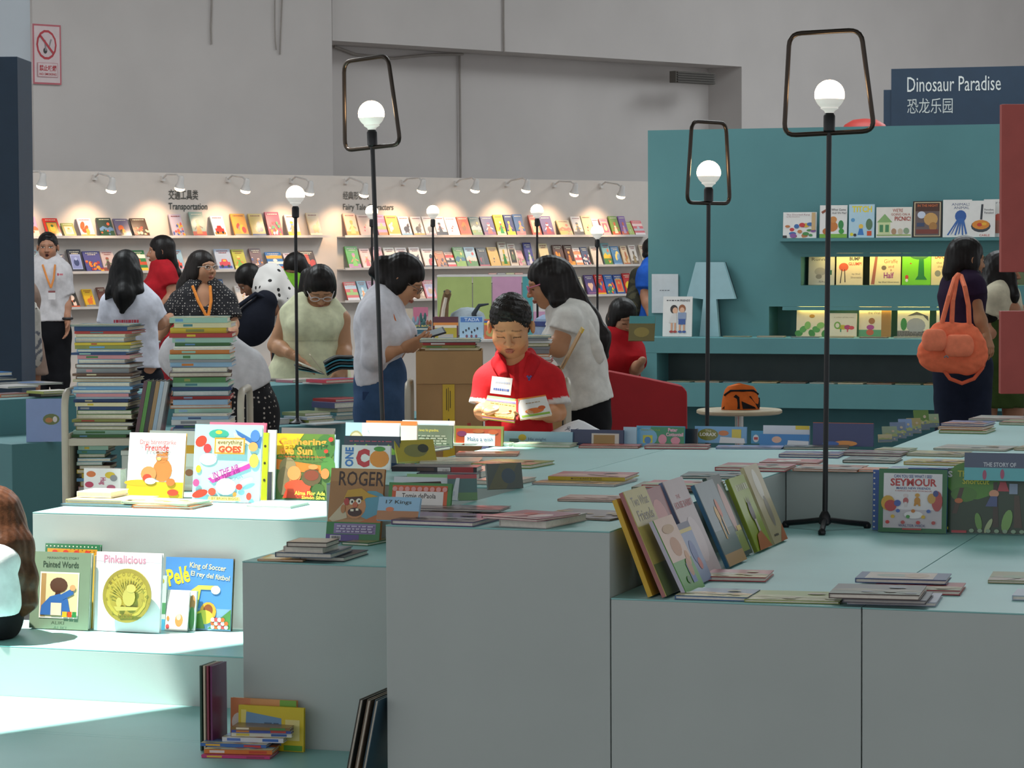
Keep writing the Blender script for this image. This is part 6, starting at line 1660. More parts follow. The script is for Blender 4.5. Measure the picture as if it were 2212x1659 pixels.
# long-necked brown toy
p = PY(958, 735, CY3 + 0.3)
t_ = thing('dinosaur_toy', 'tall brown long-necked toy standing on the white counter', 'toy', (p.x, CY3 + .36, 0.951))
zt = PY(958, 627, CY3 + .36).z - 0.951
mb = MB()
mb.tube([Vector((0, 0, 0.0)), Vector((0.0, 0, zt * .4)), Vector((0.012, 0, zt * .75)), Vector((0.03, -.01, zt * .93)), Vector((0.03, -.05, zt * .97))], [.045, .035, .028, .03, .02], 12, '#7a6248')
mb.build('neck', M['cloth'], t_, smooth=True)
mb = MB()
mb.tube([Vector((-.012, -.034, zt * .3)), Vector((0.0, -.028, zt * .6)), Vector((0.02, -.03, zt * .85))], [.016, .014, .012], 8, '#d0c4b4')
mb.build('belly', M['cloth'], t_, smooth=True)
for sx in (-1, 1):
    mb = MB()
    mb.tube([Vector((.03 + sx * .018, -.04, zt * .97)), Vector((.03 + sx * .022, -.045, zt * .985))], .008, 8, '#22201e')
    mb.build('eye', M['plain'], t_, smooth=True)
# big grey plush
p = PY(1010, 735, CY3 + .45)
t_ = thing('plush_toy', 'large pale grey plush with a dark curved tail on the white counter', 'toy', (p.x, CY3 + .45, 0.951), 0, 'little plush toys')
mb = MB()
mb.lathe([(.03, 0), (.14, .02), (.15, .1), (.12, .18), (.05, .22), (.005, .225)], n=16, col='#8d979e')
mb.build('torso', M['cloth'], t_, smooth=True)
mb = MB()
mb.tube([Vector((.06, -.1, .1)), Vector((.05, -.12, .18)), Vector((.09, -.12, .24)), Vector((.16, -.12, .25))], [.022, .018, .014, .006], 8, '#3a4046')
mb.build('tail', M['cloth'], t_, smooth=True)
# blue-grey plush behind the boy
p = PY(1182, 735, CY3 + .25)
t_ = thing('plush_toy', 'blue-grey rounded plush with a dark fringe beside the woman with pink glasses', 'toy', (p.x, CY3 + .3, 0.951), 0, 'little plush toys')
mb = MB()
mb.lathe([(.04, 0), (.10, .01), (.105, .08), (.085, .14), (.03, .17), (.004, .172)], n=18, col='#7f8ea4')
mb.build('torso', M['cloth'], t_, smooth=True)
mb = MB()
mb.lathe([(.107, .085), (.110, .09), (.102, .12), (.098, .122)], n=18, col='#38406a')
mb.build('fringe', M['cloth'], t_, smooth=True)

# green, pink and teal cabinet
CY4 = 24.5
def cab(x): return PY(x, 650, CY4).x
t_ = thing('display_cabinet', 'low cabinet with green, pink and teal doors below the booth ledges', 'cabinet', (cab(944), CY4, 0))
xb = cab(944)
zt = PY(1000, 598, CY4).z
mb = MB()
mb.box(0, cab(1204) - xb, 0.012, 0.4, 0, zt - .06, '#c8c4c0')
mb.build('body', M['plain'], t_)
for nm, a, b, cv, z0, z1 in (('door', 945, 1021, '#a4b46c', .1, zt), ('door', 1022, 1063, '#a4b46c', .1, zt), ('door', 1064, 1128, '#c493b0', .1, zt), ('door', 1129, 1152, '#4c989c', .1, zt), ('door', 1153, 1204, '#c493b0', .1, PY(1170, 673, CY4).z)):
    mb = MB()
    mb.box(cab(a) - xb, cab(b) - xb - .006, 0, 0.011, z0, z1, cv)
    mb.build(nm, M['plain'], t_)
mb = MB()
mb.box(0, cab(1152) - xb, 0.0, .4, zt + .001, zt + .016, '#cfcac8')
mb.build('top', M['plain'], t_)
# row of thin books lying on the cabinet top
for k in range(4):
    p = PY(1064 + 19 * k, 596, CY4 + .12)
    book('%s thin book lying on top of the green and pink cabinet' % ['crimson', 'navy', 'lime', 'red'][k], (p.x, CY4 + .1, zt + .017), 0, 0, .072, .15, .012, ['#a83048', '#34406a', '#9aa040', '#b83a40'][k], group='thin books on the cabinet', flat=True)

# ------------------------------------------------------------------ red sofa, round table and bag
SY = 14.0
def sp(px, py): q = PY(px, py, SY); return (q.x, q.z)
t_ = thing('red_armchair', 'red upholstered armchair with a sloping back beside the round table', 'armchair', (sp(1296, 900)[0], SY, 0))
ox = sp(1296, 900)[0]
poly = [(sp(1296, 900)[0] - ox, 0.12), (sp(1298, 805)[0] - ox, sp(1298, 803)[1]), (sp(1318, 803)[0] - ox, sp(1318, 802)[1]), (sp(1400, 817)[0] - ox, sp(1400, 818)[1]), (sp(1475, 834)[0] - ox, sp(1475, 834)[1]), (sp(1485, 845)[0] - ox, sp(1485, 846)[1]), (sp(1486, 900)[0] - ox, 0.12)]
mb = MB()
mb.prism(poly, lambda x, y, k: (x, 0.14 * k, y))
mb.build('back', M['sofa'], t_, smooth=True, bevel=0.02)
mb = MB()
mb.box(0.02, sp(1486, 900)[0] - ox - 0.02, 0.142, 0.62, 0.14, 0.42)
mb.build('seat', M['sofa'], t_, bevel=0.03)
for x in (0.03, sp(1486, 900)[0] - ox - 0.06):
    for y in (0.04, 0.56):
        mb = MB()
        mb.box(x, x + .03, y, y + .03, 0, 0.13)
        mb.build('leg', M['black'], t_)
TY = 15.0
p = PY(1597, 884, TY)
t_ = thing('round_table', 'small round beige table on a steel pedestal', 'table', (p.x, TY, 0))
zt = p.z
r_ = (PY(1690, 884, TY).x - PY(1505, 884, TY).x) / 2
mb = MB()
mb.lathe([(r_ - .012, zt - .025), (r_, zt - .018), (r_, zt - .006), (r_ - .006, zt)], n=40)
mb.build('top', mat('beige_laminate', '#b0a488', rough=.45), t_, smooth=True)
mb = MB()
mb.lathe([(.024, .02), (.024, zt - .026)], n=16)
mb.build('pedestal', M['chrome'], t_, smooth=True)
mb = MB()
mb.lathe([(.2, 0), (.2, .008), (.05, .02)], n=30)
mb.build('base', M['chrome'], t_, smooth=True)
# orange and black bag on it
t_ = thing('sling_bag', 'small orange and black sling bag on the round table', 'bag', (p.x + .005, TY - .02, zt + .0012), 0.1)
sc = F / TY
bw, bh = 84 / sc, 56 / sc
def bagpt(u, v, f):
    a = math.pi * (u - .5) * 2
    r = (1 - .25 * v ** 2) * (1.0 if v < .9 else .9)
    return Vector((math.sin(a) * bw / 2 * r * f, -math.cos(a) * .07 * r * f, v * bh * (1 - .12 * abs(math.sin(a)))))
for nm, cv, f, rng in (('shell', '#c8642a', 1.0, None),):
    mb = MB()
    vv, ff = [], []
    for i in range(25):
        for j in range(8):
            vv.append(bagpt(i / 24, j / 7, f))
    for i in range(24):
        for j in range(7):
            q = i * 8 + j
            ff.append((q, q + 8, q + 9, q + 1))
    mb.add(vv, ff, cv)
    top_ = [bagpt(i / 24, 1, f) for i in range(24)]
    mb.add(top_, [tuple(range(24))], cv)
    mb.add([bagpt(i / 24, 0, f) for i in range(24)], [tuple(range(24))], cv)
    mb.build('shell', M['cloth'], t_, smooth=True)
for k, pts in enumerate(([(.30, .04), (.475, .04), (.47, .5), (.44, .62)], [(.50, .04), (.62, .04), (.60, .12), (.49, .34)], [(.66, .04), (.78, .1), (.74, .5), (.56, .55)])):
    mb = MB()
    mb.add([bagpt(u, v, 1.07) for u, v in pts], [(0, 1, 2, 3)], '#1c1a1c')
    o = mb.build('dark_panel', M['cloth'], t_)
    o.modifiers.new('thickness', 'SOLIDIFY').thickness = 0.003
mb = MB()
mb.tube([bagpt(.30, .62, 1.02), bagpt(.38, .80, 1.03), bagpt(.5, .74, 1.03), bagpt(.62, .80, 1.03), bagpt(.72, .66, 1.02)], .006, 8, '#1c1a1c')
mb.build('strap', M['cloth'], t_, smooth=True)

# red rounded seat back peeping over the teal wall
p = PY(1868, 282, 23.5)
t_ = thing('red_dome', 'red rounded shape peeping over the top edge of the teal wall', 'decoration', (p.x, 23.5, 0))
mb = MB()
mb.lathe([(.2, 0.0), (.2, p.z), (.17, p.z + .05), (.10, p.z + .09), (.02, p.z + .10)], n=24, col='#b03a34')
mb.build('dome', M['plain'], t_, smooth=True)
mb = MB()
mb.lathe([(.26, 0.0), (.26, .03), (.23, .04)], n=24, col='#7a2a28')
mb.build('foot', M['plain'], t_, smooth=True)
# ------------------------------------------------------------------ people: smooth bodies grown from blended volumes
class Field:
    def __init__(s, vox):
        s.v = vox
        s.pr = []

    def cone(s, p, q, r1, r2, k=0.03, flat=None, ff=1.0, cut=False, cut0=False, op='add'):
        s.pr.append(('c', np.array(p, float), np.array(q, float), r1, r2, k, None if flat is None else np.array(flat, float), ff, cut, op, cut0))

    def ell(s, c, r, k=0.02, R=None, op='add'):
        s.pr.append(('e', np.array(c, float), np.array(r, float), k, None if R is None else np.array(R, float), op))

    def plane(s, p, n):
        """cut away everything on the side n points to"""
        s.pr.append(('p', np.array(p, float), np.array(n, float) / np.linalg.norm(n)))

    def bounds(s):
        lo, hi = np.full(3, 1e9), np.full(3, -1e9)
        for a in s.pr:
            if a[0] == 'c' and a[9] == 'add':
                r = max(a[3], a[4])
                lo = np.minimum(lo, np.minimum(a[1], a[2]) - r)
                hi = np.maximum(hi, np.maximum(a[1], a[2]) + r)
            elif a[0] == 'e' and a[5] == 'add':
                r = max(a[2])
                lo = np.minimum(lo, a[1] - r)
                hi = np.maximum(hi, a[1] + r)
        return lo - 3 * s.v, hi + 3 * s.v

    def mesh(s, noise=None):
        lo, hi = s.bounds()
        v = s.v
        n = np.ceil((hi - lo) / v).astype(int) + 1
        f = np.full(n, 0.25, np.float32)
        ax = [lo[i] + v * np.arange(n[i]) for i in range(3)]
        for a in s.pr:
            if a[0] == 'p':
                X, Y, Z = np.meshgrid(*ax, indexing='ij', sparse=True)
                d = (X - a[1][0]) * a[2][0] + (Y - a[1][1]) * a[2][1] + (Z - a[1][2]) * a[2][2]
                f = np.maximum(f, d.astype(np.float32))
                continue
            if a[0] == 'c':
                _, p, q, r1, r2, k, fl, ff, cut, op, cut0 = a
                r = max(r1, r2) + k + 3 * v
                bl, bh = np.minimum(p, q) - r, np.maximum(p, q) + r
            else:
                _, c, rr, k, R, op = a
                r = max(rr) + k + 3 * v
                bl, bh = c - r, c + r
            i0 = np.clip(np.floor((bl - lo) / v).astype(int), 0, n)
            i1 = np.clip(np.ceil((bh - lo) / v).astype(int) + 1, 0, n)
            if (i1 <= i0).any():
                continue
            X, Y, Z = np.meshgrid(*[ax[i][i0[i]:i1[i]] for i in range(3)], indexing='ij')
            P = np.stack([X, Y, Z], -1)
            if a[0] == 'c':
                d = q - p
                L2 = max(d @ d, 1e-9)
                w = P - p
                if fl is not None and ff != 1.0:
                    w = w + (ff - 1.0) * (w @ fl)[..., None] * fl
                    dd = d + (ff - 1.0) * (d @ fl) * fl
                    L2 = max(dd @ dd, 1e-9)
                else:
                    dd = d
                t = np.clip((w @ dd) / L2, 0, 1)
                dist = np.linalg.norm(w - t[..., None] * dd, axis=-1) - (r1 + (r2 - r1) * t)
                if fl is not None and ff != 1.0:
                    dist = dist / (0.5 + 0.5 * ff)
                if cut:
                    dist = np.maximum(dist, ((P - q) @ d) / math.sqrt(d @ d))
                if cut0:
                    dist = np.maximum(dist, ((p - P) @ d) / math.sqrt(d @ d))
            else:
                w = P - c
                if R is not None:
                    w = w @ R
                k0 = np.linalg.norm(w / rr, axis=-1)
                k1 = np.linalg.norm(w / (rr * rr), axis=-1)
                dist = np.where(k1 > 1e-6, k0 * (k0 - 1) / np.maximum(k1, 1e-6), -min(rr))
            sl = tuple(slice(i0[i], i1[i]) for i in range(3))
            g = f[sl]
            dist = dist.astype(np.float32)
            if op == 'add':
                h = np.clip(0.5 + 0.5 * (dist - g) / k, 0, 1)
                f[sl] = dist * (1 - h) + g * h - k * h * (1 - h)
            else:
                h = np.clip(0.5 - 0.5 * (g + dist) / k, 0, 1)
                f[sl] = g * (1 - h) - dist * h + k * h * (1 - h)
        if noise is not None:
            X, Y, Z = np.meshgrid(*ax, indexing='ij', sparse=True)
            f = f + noise(X, Y, Z).astype(np.float32)
        for i in range(3):      # close at the borders
            ix = [slice(None)] * 3
            for e in (0, -1):
                ix[i] = e
                f[tuple(ix)] = np.maximum(f[tuple(ix)], 0.01)
        ins = f < 0
        cnt = np.zeros(tuple(n - 1), np.int8)
        for dx in (0, 1):
            for dy in (0, 1):
                for dz in (0, 1):
                    cnt += ins[dx:n[0] - 1 + dx, dy:n[1] - 1 + dy, dz:n[2] - 1 + dz]
        act = (cnt > 0) & (cnt < 8)
        ci = np.argwhere(act)
        idx = np.full(act.shape, -1, np.int64)
        idx[act] = np.arange(len(ci))
        acc = np.zeros((len(ci), 3))
        num = np.zeros(len(ci))
        for ax_ in range(3):
            o1, o2 = [i for i in range(3) if i != ax_]
            for e1 in (0, 1):
                for e2 in (0, 1):
                    a_ = np.zeros(3, int)
                    a_[o1], a_[o2] = e1, e2
                    b_ = a_.copy()
                    b_[ax_] = 1
                    fa = f[tuple((ci + a_).T)]
                    fb = f[tuple((ci + b_).T)]
                    cr = (fa < 0) != (fb < 0)
                    t = np.where(cr, fa / np.where(cr, fa - fb, 1), 0)
                    pt = a_[None, :] + t[:, None] * (b_ - a_)[None, :]
                    acc += pt * cr[:, None]
                    num += cr
        vs_ = lo + v * (ci + acc / num[:, None])
        quads = []
        for ax_ in range(3):
            o1, o2 = [(1, 2), (2, 0), (0, 1)][ax_]
            sl0 = [slice(None)] * 3
            sl1 = [slice(None)] * 3
            sl0[ax_] = slice(0, -1)
            sl1[ax_] = slice(1, None)
            A, B = ins[tuple(sl0)], ins[tuple(sl1)]
            e = np.argwhere(A != B)
            ok = (e[:, o1] > 0) & (e[:, o2] > 0) & (e[:, o1] < n[o1] - 1) & (e[:, o2] < n[o2] - 1)
            e = e[ok]
            flip = B[tuple(e.T)]
            q = []
            for (s1, s2) in ((1, 1), (0, 1), (0, 0), (1, 0)):
                c_ = e.copy()
                c_[:, o1] -= s1
                c_[:, o2] -= s2
                q.append(idx[tuple(c_.T)])
            q = np.stack(q, 1)
            q[flip] = q[flip][:, ::-1]
            quads.append(q)
        return vs_, np.concatenate(quads)


def mesh_obj(name, parts, material, parent):
    """parts: list of (verts, quads, colours per vertex)"""
    off = 0
    V_, Q_, C_ = [], [], []
    for v, q, c in parts:
        V_.append(v)
        Q_.append(q + off)
        C_.append(np.broadcast_to(np.asarray(c, np.float32), (len(v), 3)))
        off += len(v)
    V_, Q_, C_ = np.concatenate(V_), np.concatenate(Q_), np.concatenate(C_)
    me = bpy.data.meshes.new(name)
    me.vertices.add(len(V_))
    me.vertices.foreach_set('co', V_.astype(np.float32).ravel())
    me.loops.add(len(Q_) * 4)
    me.loops.foreach_set('vertex_index', Q_.astype(np.int32).ravel())
    me.polygons.add(len(Q_))
    me.polygons.foreach_set('loop_start', np.arange(0, len(Q_) * 4, 4, dtype=np.int32))
    me.polygons.foreach_set('use_smooth', np.ones(len(Q_), bool))
    me.update(calc_edges=True)
    at = me.color_attributes.new('Col', 'FLOAT_COLOR', 'POINT')
    buf = np.ones((len(V_), 4), np.float32)
    buf[:, :3] = C_
    at.data.foreach_set('color', buf.ravel())
    me.materials.append(material)
    o = bpy.data.objects.new(name, me)
    COL.objects.link(o)
    o.parent = parent
    return o


SKIN = '#c8946e'


class Person:
    def __init__(s, label, Y, ref, scale=1.0, face=0.0, vox=0.009, skin=SKIN):
        """ref: pixel column of the body's middle; face: 0 towards the viewer, 90 to picture right, 180 away"""
        s.Y = Y
        s.x0 = PY(ref, 700, Y).x
        s.root = thing('person', label, 'person', (s.x0, Y, 0), 0)
        s.k = scale
        s.vox = vox
        a = math.radians(face)
        s.fv = np.array((math.sin(a), -math.cos(a), 0))
        s.sv = np.array((math.cos(a), math.sin(a), 0))
        s.body = Field(vox)
        s.parts = []
        s.skin = np.array(lin(skin), np.float32)

    def L(s, px, py, dy=0.0):
        p = PY(px, py, s.Y + dy)
        return np.array((p.x - s.x0, dy, p.z))

    # ---- body masses
    def torso(s, pel, waist, chest, neck, F_=None, grow=0.0, flat=1.5, w=1.0, bust=0.0, field=None):
        F_ = field or s.body
        k = s.k
        fl = s.fv
        F_.cone(pel, waist, .150 * k * w + grow, .118 * k * w + grow, .04, fl, flat)
        F_.cone(waist, chest, .118 * k * w + grow, .142 * k * w + grow, .05, fl, flat)
        if bust > 0:
            for e in (-1, 1):
                c = chest * .75 + waist * .25 + s.fv * .085 * k + s.sv * e * .068 * k
                F_.ell(c, np.array((.058, .058, .060)) * k * bust + grow * .6, .05)
        F_.cone(chest, neck, .11 * k * w + grow, .055 * k + grow, .06, fl, 1.25)

    def limb(s, F_, a, b, c, ra, rb, rc, k=.03):
        F_.cone(a, b, ra, rb, k)
        F_.cone(b, c, rb * .96, rc, k * .6)

    def arm(s, sh, el, wr, r=1.0):
        kk = s.k * r
        s.limb(s.body, sh, el, wr, .046 * kk, .036 * kk, .024 * kk)
        m = el * .65 + wr * .35
        s.body.ell(m, np.array((.036, .036, .036)) * kk, .03)

    def shoulders(s, a, b, neck, F_=None, grow=0.0):
        F_ = F_ or s.body
        for q in (a, b):
            F_.cone(neck, q, .05 * s.k + grow, .048 * s.k + grow, .05)

    def leg(s, hip, knee, ank, foot=True, r=1.0):
        kk = s.k * r
        s.limb(s.body, hip, knee, ank, .078 * kk, .052 * kk, .034 * kk, .04)
        m = knee * .7 + ank * .3
        s.body.ell(m - s.fv * .01, np.array((.05, .05, .07)) * kk, .03)
        if foot:
            s.body.cone(ank - np.array((0, 0, .02)), np.array((ank[0], ank[1], .03)) + s.fv * .13 * kk, .035 * kk, .028 * kk, .03)

    def hand(s, wr, d, nrm, size=1.0, curl=0.5, thumb=1, spread=.12, vox=.004):
        """wr wrist, d finger direction, nrm palm normal; fingers bend towards nrm"""
        F_ = Field(vox)
        d = np.array(d, float)
        d /= np.linalg.norm(d)
        nrm = np.array(nrm, float)
        nrm -= d * (nrm @ d)
        nrm /= np.linalg.norm(nrm)
        sd = np.cross(d, nrm)
        z = size * s.k
        kn = wr + d * .075 * z
        F_.cone(wr - d * .03 * z, wr + d * .015 * z, .024 * z, .024 * z, .015)
        for e in (-1.5, -.5, .5, 1.5):
            F_.cone(wr + d * .015 * z + sd * e * .011 * z, kn + sd * e * .0185 * z, .014 * z, .0125 * z, .012)
        for i, e in enumerate((-1.5, -.5, .5, 1.5)):
            ln = (.068, .080, .076, .060)[i] * z
            ang = 0.0
            p = kn + sd * e * .0185 * z
            dr = d + sd * e * spread * .5
            dr /= np.linalg.norm(dr)
            for j, (fr, r1, r2) in enumerate(((.45, .0098, .0088), (.32, .0088, .008), (.23, .008, .0066))):
                ang += curl * (.55, .8, .6)[j]
                dj = dr * math.cos(ang) + nrm * math.sin(ang)
                q = p + dj * ln * fr
                F_.cone(p, q, r1 * z, r2 * z, .003)
                p = q
        tb = wr + d * .022 * z + sd * thumb * -.026 * z
        t1 = tb + (d * .55 - sd * thumb * .75 + nrm * .35) * .036 * z
        t2 = t1 + (d * .85 - sd * thumb * .15 + nrm * .45) * .032 * z
        F_.cone(tb, t1, .0135 * z, .0105 * z, .01)
        F_.cone(t1, t2, .0105 * z, .008 * z, .004)
        v, q = F_.mesh()
        s.parts.append((v, q, s.skin))

    # ---- head
    def head(s, c, h, yaw=0.0, pitch=0.0, tilt=0.0, neck=None, hair='short', hcol='#15120f', vox=.004, eyes='open', mouth=0.0, brow=True, hvox=None):
        a, b, g = math.radians(yaw), math.radians(pitch), math.radians(tilt)
        R = np.array(Matrix.Rotation(a, 3, 'Z') @ Matrix.Rotation(b, 3, 'X') @ Matrix.Rotation(g, 3, 'Y'))
        # columns: head axes (x to the viewer's right, -y out of the face, z up)
        s.hR, s.hc, s.hh = R, np.array(c), h

        def T(x, y, z):
            return s.hc + R @ np.array((x, y, z)) * h
        s.hT = T
        F_ = Field(vox)
        E = lambda x, y, z, rx, ry, rz, k=.03, op='add': F_.ell(T(x, y, z), np.array((rx, ry, rz)) * h, k * h * 2, R, op)
        E(0, .07, .13, .335, .40, .365)
        E(0, -.07, -.14, .285, .28, .33)
        E(0, -.17, -.38, .13, .12, .10)
        for e in (-1, 1):
            E(e * .15, -.17, -.13, .14, .15, .16)
            E(e * .17, .0, -.30, .10, .16, .12)
        E(0, -.27, .08, .23, .09, .07)
        for e in (-1, 1):
            E(e * .135, -.40, .0, .075, .07, .045, .012, 'sub')
            E(e * .135, -.285, -.005, .075, .062, .05, .008)
        F_.cone(T(0, -.335, .03), T(0, -.415, -.135), .030 * h, .050 * h, .02 * h)
        for e in (-1, 1):
            E(e * .055, -.375, -.145, .04, .045, .035, .01)
        E(0, -.345, -.262, .085, .045, .022, .008)
        E(0, -.34, -.300, .07, .042, .024, .008)
        if mouth > 0:
            E(0, -.39, -.285, .075, .09, .035 * mouth, .006, 'sub')
        for e in (-1, 1):
            E(e * .365, .05, -.03, .045, .075, .115, .012)
            E(e * .405, .03, -.03, .018, .042, .07, .012, 'sub')
        if neck is not None:
            F_.cone(T(0, .08, -.25), neck, .056 * s.k, .062 * s.k, .03)
        v, q = F_.mesh()
        lc = (v - s.hc) @ R / h
        col = np.tile(s.skin, (len(v), 1)).astype(np.float32)
        x, y, z = lc[:, 0], lc[:, 1], lc[:, 2]
        fr = y < -.15

        def blend(m, c_, amt=1.0):
            col[m] = col[m] * (1 - amt) + np.array(lin(c_), np.float32) * amt
        blend(fr & ((np.abs(x) / .20) ** 2 + ((z + .12) / .12) ** 2 < 1) & (np.abs(x) > .08), '#c8805e', .35)
        lip = fr & ((x / .085) ** 2 + ((z + .281) / .046) ** 2 < 1)
        blend(lip, '#a85a50', .75)
        if mouth > 0:
            blend(fr & ((x / .06) ** 2 + ((z + .283) / (.03 * mouth)) ** 2 < 1), '#3a1a18')
        else:
            blend(lip & (np.abs(z + .281 - .008 * np.cos(x * 30)) < .007), '#6a3430', .8)
        for e in (-1, 1):
            ex = x - e * .135
            if eyes == 'open':
                m = fr & ((ex / .062) ** 2 + ((z + .002) / .028) ** 2 < 1)
                blend(m, '#e4dcd2')
                blend(fr & (ex ** 2 + (z + .002) ** 2 < .027 ** 2), '#1c1410')
                blend(fr & ((ex / .068) ** 2 + ((z - .022) / .014) ** 2 < 1), '#2a1a14')
            else:
                zl_ = -.018 - .35 * ex ** 2 * 8
                blend(fr & (np.abs(ex) < .068) & (np.abs(z - zl_ + .012) < .013), '#2a1810', .85)
            if brow:
                zb_ = .085 - e * ex * .12
                blend(fr & (np.abs(ex) < .085) & (np.abs(z - zb_) < .015), '#33241c', .6)
            blend(fr & ((x - e * .035) ** 2 + ((z + .175) / .7) ** 2 < .017 ** 2), '#5a3226', .7)
        s.parts.append((v, q, col))
        if hair:
            s.hair(hair, hcol, hvox or max(vox, .004))

    def hair(s, style, hcol, vox):
        T, R, h = s.hT, s.hR, s.hh
        F_ = Field(vox)
        E = lambda x, y, z, rx, ry, rz, k=.04, op='add': F_.ell(T(x, y, z), np.array((rx, ry, rz)) * h, k * h, R, op)
        if style == 'short':
            E(0, .085, .165, .352, .415, .385)
            E(0, -.12, .38, .22, .18, .10)
            E(0, .2, -.08, .32, .30, .2)
            E(0, -.38, -.10, .36, .30, .35, .04, 'sub')
            for e in (-1, 1):
                E(e * .36, -.05, -.2, .14, .2, .22, .03, 'sub')
            E(0, .3, -.4, .4, .4, .22, .03, 'sub')
            nz = lambda X, Y, Z: .0022 * (np.sin(X * 420 + 3 * np.sin(Z * 147)) * np.sin(Y * 390 + 2 * np.sin(X * 170)) + .5 * np.sin(Z * 330 + X * 90))
        else:
            E(0, .08, .15, .37, .435, .40)
            for e in (-1, 1):
                E(e * .31, .05, -.05, .09, .22, .3)
            E(0, .28, -.1, .33, .24, .36)
            E(0, -.40, -.20, .30 if style != 'bang' else .29, .34, .38 if style != 'bang' else .33, .05, 'sub')
            nz = lambda X, Y, Z: .0006 * (np.sin(X * 300 + 4 * np.sin(Z * 9)) + np.sin(Y * 280 + 3 * np.sin(Z * 7)))
        s.hf = F_
        s.hnz = nz
        s.hcol = hcol

    def lock(s, pts, rs, flat=None, ff=1.0, k=.03):
        """a length of hair through the points"""
        for i in range(len(pts) - 1):
            s.hf.cone(pts[i], pts[i + 1], rs[i], rs[i + 1], k, flat, ff)

    def garment(s, name, F_, col, material=None, paint=None, noise=True):
        nz = None
        if noise:
            nz = lambda X, Y, Z: .0016 * (np.sin(X * 30 + 5 * np.sin(Z * 9)) * np.sin(Z * 19 + 5 * np.sin(X * 9)) + .7 * np.sin((X + Y) * 34 + Z * 48))
        v, q = F_.mesh(nz)
        c = np.tile(np.array(lin(col), np.float32), (len(v), 1))
        if paint:
            paint(v, c)
        return mesh_obj(name, [(v, q, c)], material or M['cloth'], s.root)

    def glasses(s, col='#c8b8b0', r=.012):
        T, h = s.hT, s.hh
        mb = MB()
        for e in (-1, 1):
            pts = [Vector(T(e * .15 + .105 * math.cos(a), -.40, -.01 + .065 * math.sin(a))) for a in np.linspace(0, 2 * math.pi, 14)[:-1]]
            mb.tube(pts, r * h, 6, col, closed=True)
            mb.tube([Vector(T(e * .25, -.39, .02)), Vector(T(e * .34, -.1, .03)), Vector(T(e * .36, .05, .02))], r * h, 6, col)
        mb.tube([Vector(T(-.05, -.41, .01)), Vector(T(.05, -.41, .01))], r * h, 6, col)
        mb.build('glasses', M['plain'], s.root, smooth=True)

    def lanyard(s, pts, col='#d8803a', r=.006, badge=None):
        mb = MB()
        for p in pts:
            mb.tube([Vector(q) for q in p], r, 6, col)
        mb.build('lanyard', M['cloth'], s.root, smooth=True)
        if badge is not None:
            mb = MB()
            b = badge
            mb.box(b[0] - .03, b[0] + .03, b[1] - .004, b[1], b[2] - .075, b[2], '#d8d4d4')
            mb.box(b[0] - .03, b[0] + .03, b[1] - .0055, b[1] - .0042, b[2] - .015, b[2], '#8a4a4a')
            mb.build('badge', M['plain'], s.root)

    def done(s):
        if s.body.pr:
            v, q = s.body.mesh()
            s.parts.insert(0, (v, q, s.skin))
        mesh_obj('body', s.parts, M['skin'], s.root)
        if hasattr(s, 'hf'):
            v, q = s.hf.mesh(s.hnz)
            mesh_obj('hair', [(v, q, lin(s.hcol))], M['hair'], s.root)


def polka(name, base, dot, sc):
    m = mat(name, base, rough=.9, var=.05)
    nt = m.node_tree
    N, L_ = nt.nodes, nt.links
    vo = N.new('ShaderNodeTexVoronoi')
    vo.inputs['Scale'].default_value = sc
    vo.inputs['Randomness'].default_value = 0.35
    tc = N.new('ShaderNodeTexCoord')
    L_.new(tc.outputs['Object'], vo.inputs['Vector'])
    lt = N.new('ShaderNodeMath')
    lt.operation = 'LESS_THAN'
    lt.inputs[1].default_value = 0.24
    L_.new(vo.outputs['Distance'], lt.inputs[0])
    mx = N.new('ShaderNodeMix')
    mx.data_type = 'RGBA'
    mx.inputs['A'].default_value = (*lin(base), 1)
    mx.inputs['B'].default_value = (*lin(dot), 1)
    L_.new(lt.outputs[0], mx.inputs['Factor'])
    L_.new(mx.outputs['Result'], N['Principled BSDF'].inputs['Base Color'])
    return m


A3 = lambda *v: np.array(v, float)
# ================================================================== the boy
b = Person('boy in a red polo shirt reading a small board book in the sunlight', 10.42, 1120, scale=.80, face=-6, vox=.006, skin='#cf9368')
pel, wst, chs, nck = b.L(1122, 960), b.L(1121, 905), b.L(1121, 836), b.L(1114, 787, .015)
b.torso(pel, wst, chs, nck, w=.92)
shl, shr = b.L(1056, 822), b.L(1187, 824)
b.shoulders(shl, shr, nck)
ell_, elr = b.L(1043, 890, -.02), b.L(1205, 892, -.03)
wrl, wrr = b.L(1046, 889, -.20), b.L(1158, 896, -.17)
b.arm(shl, ell_, wrl, 1.05)
b.arm(shr, elr, wrr, 1.05)
for x in (-.06, .07):
    b.leg(A3(x, 0, pel[2] - .06), A3(x, -.02, .36), A3(x, .01, .07), r=.95)
hd = b.L(1103, 706, -.03)
b.head(hd, .225, yaw=-6, pitch=24, neck=nck, hair='short', hcol='#1b1512', vox=.0034, eyes='down')
b.hand(wrl, A3(.9, -.05, -.12), A3(.1, -.1, 1), size=.92, curl=.22, thumb=-1, vox=.0034)
b.hand(wrr, A3(-.95, -.42, -.02), A3(-.1, -.1, 1), size=.95, curl=.35, thumb=1, spread=.35, vox=.0034)
g = .013
S = Field(.006)
b.torso(pel + A3(0, 0, -.03), wst, chs, nck - A3(0, 0, .03), grow=.020, w=.95, field=S, flat=1.42)
b.shoulders(shl, shr, nck - A3(0, 0, .022), S, grow=.012)
for sh, el in ((shl, ell_), (shr, elr)):
    S.cone(sh, sh + (el - sh) * .80, .052, .060, .03, cut=True)
S.ell(nck + A3(-.012, -.045, .045), (.045, .05, .06), .012, op='sub')
S.plane(pel + A3(0, 0, -.06), A3(0, 0, -1))


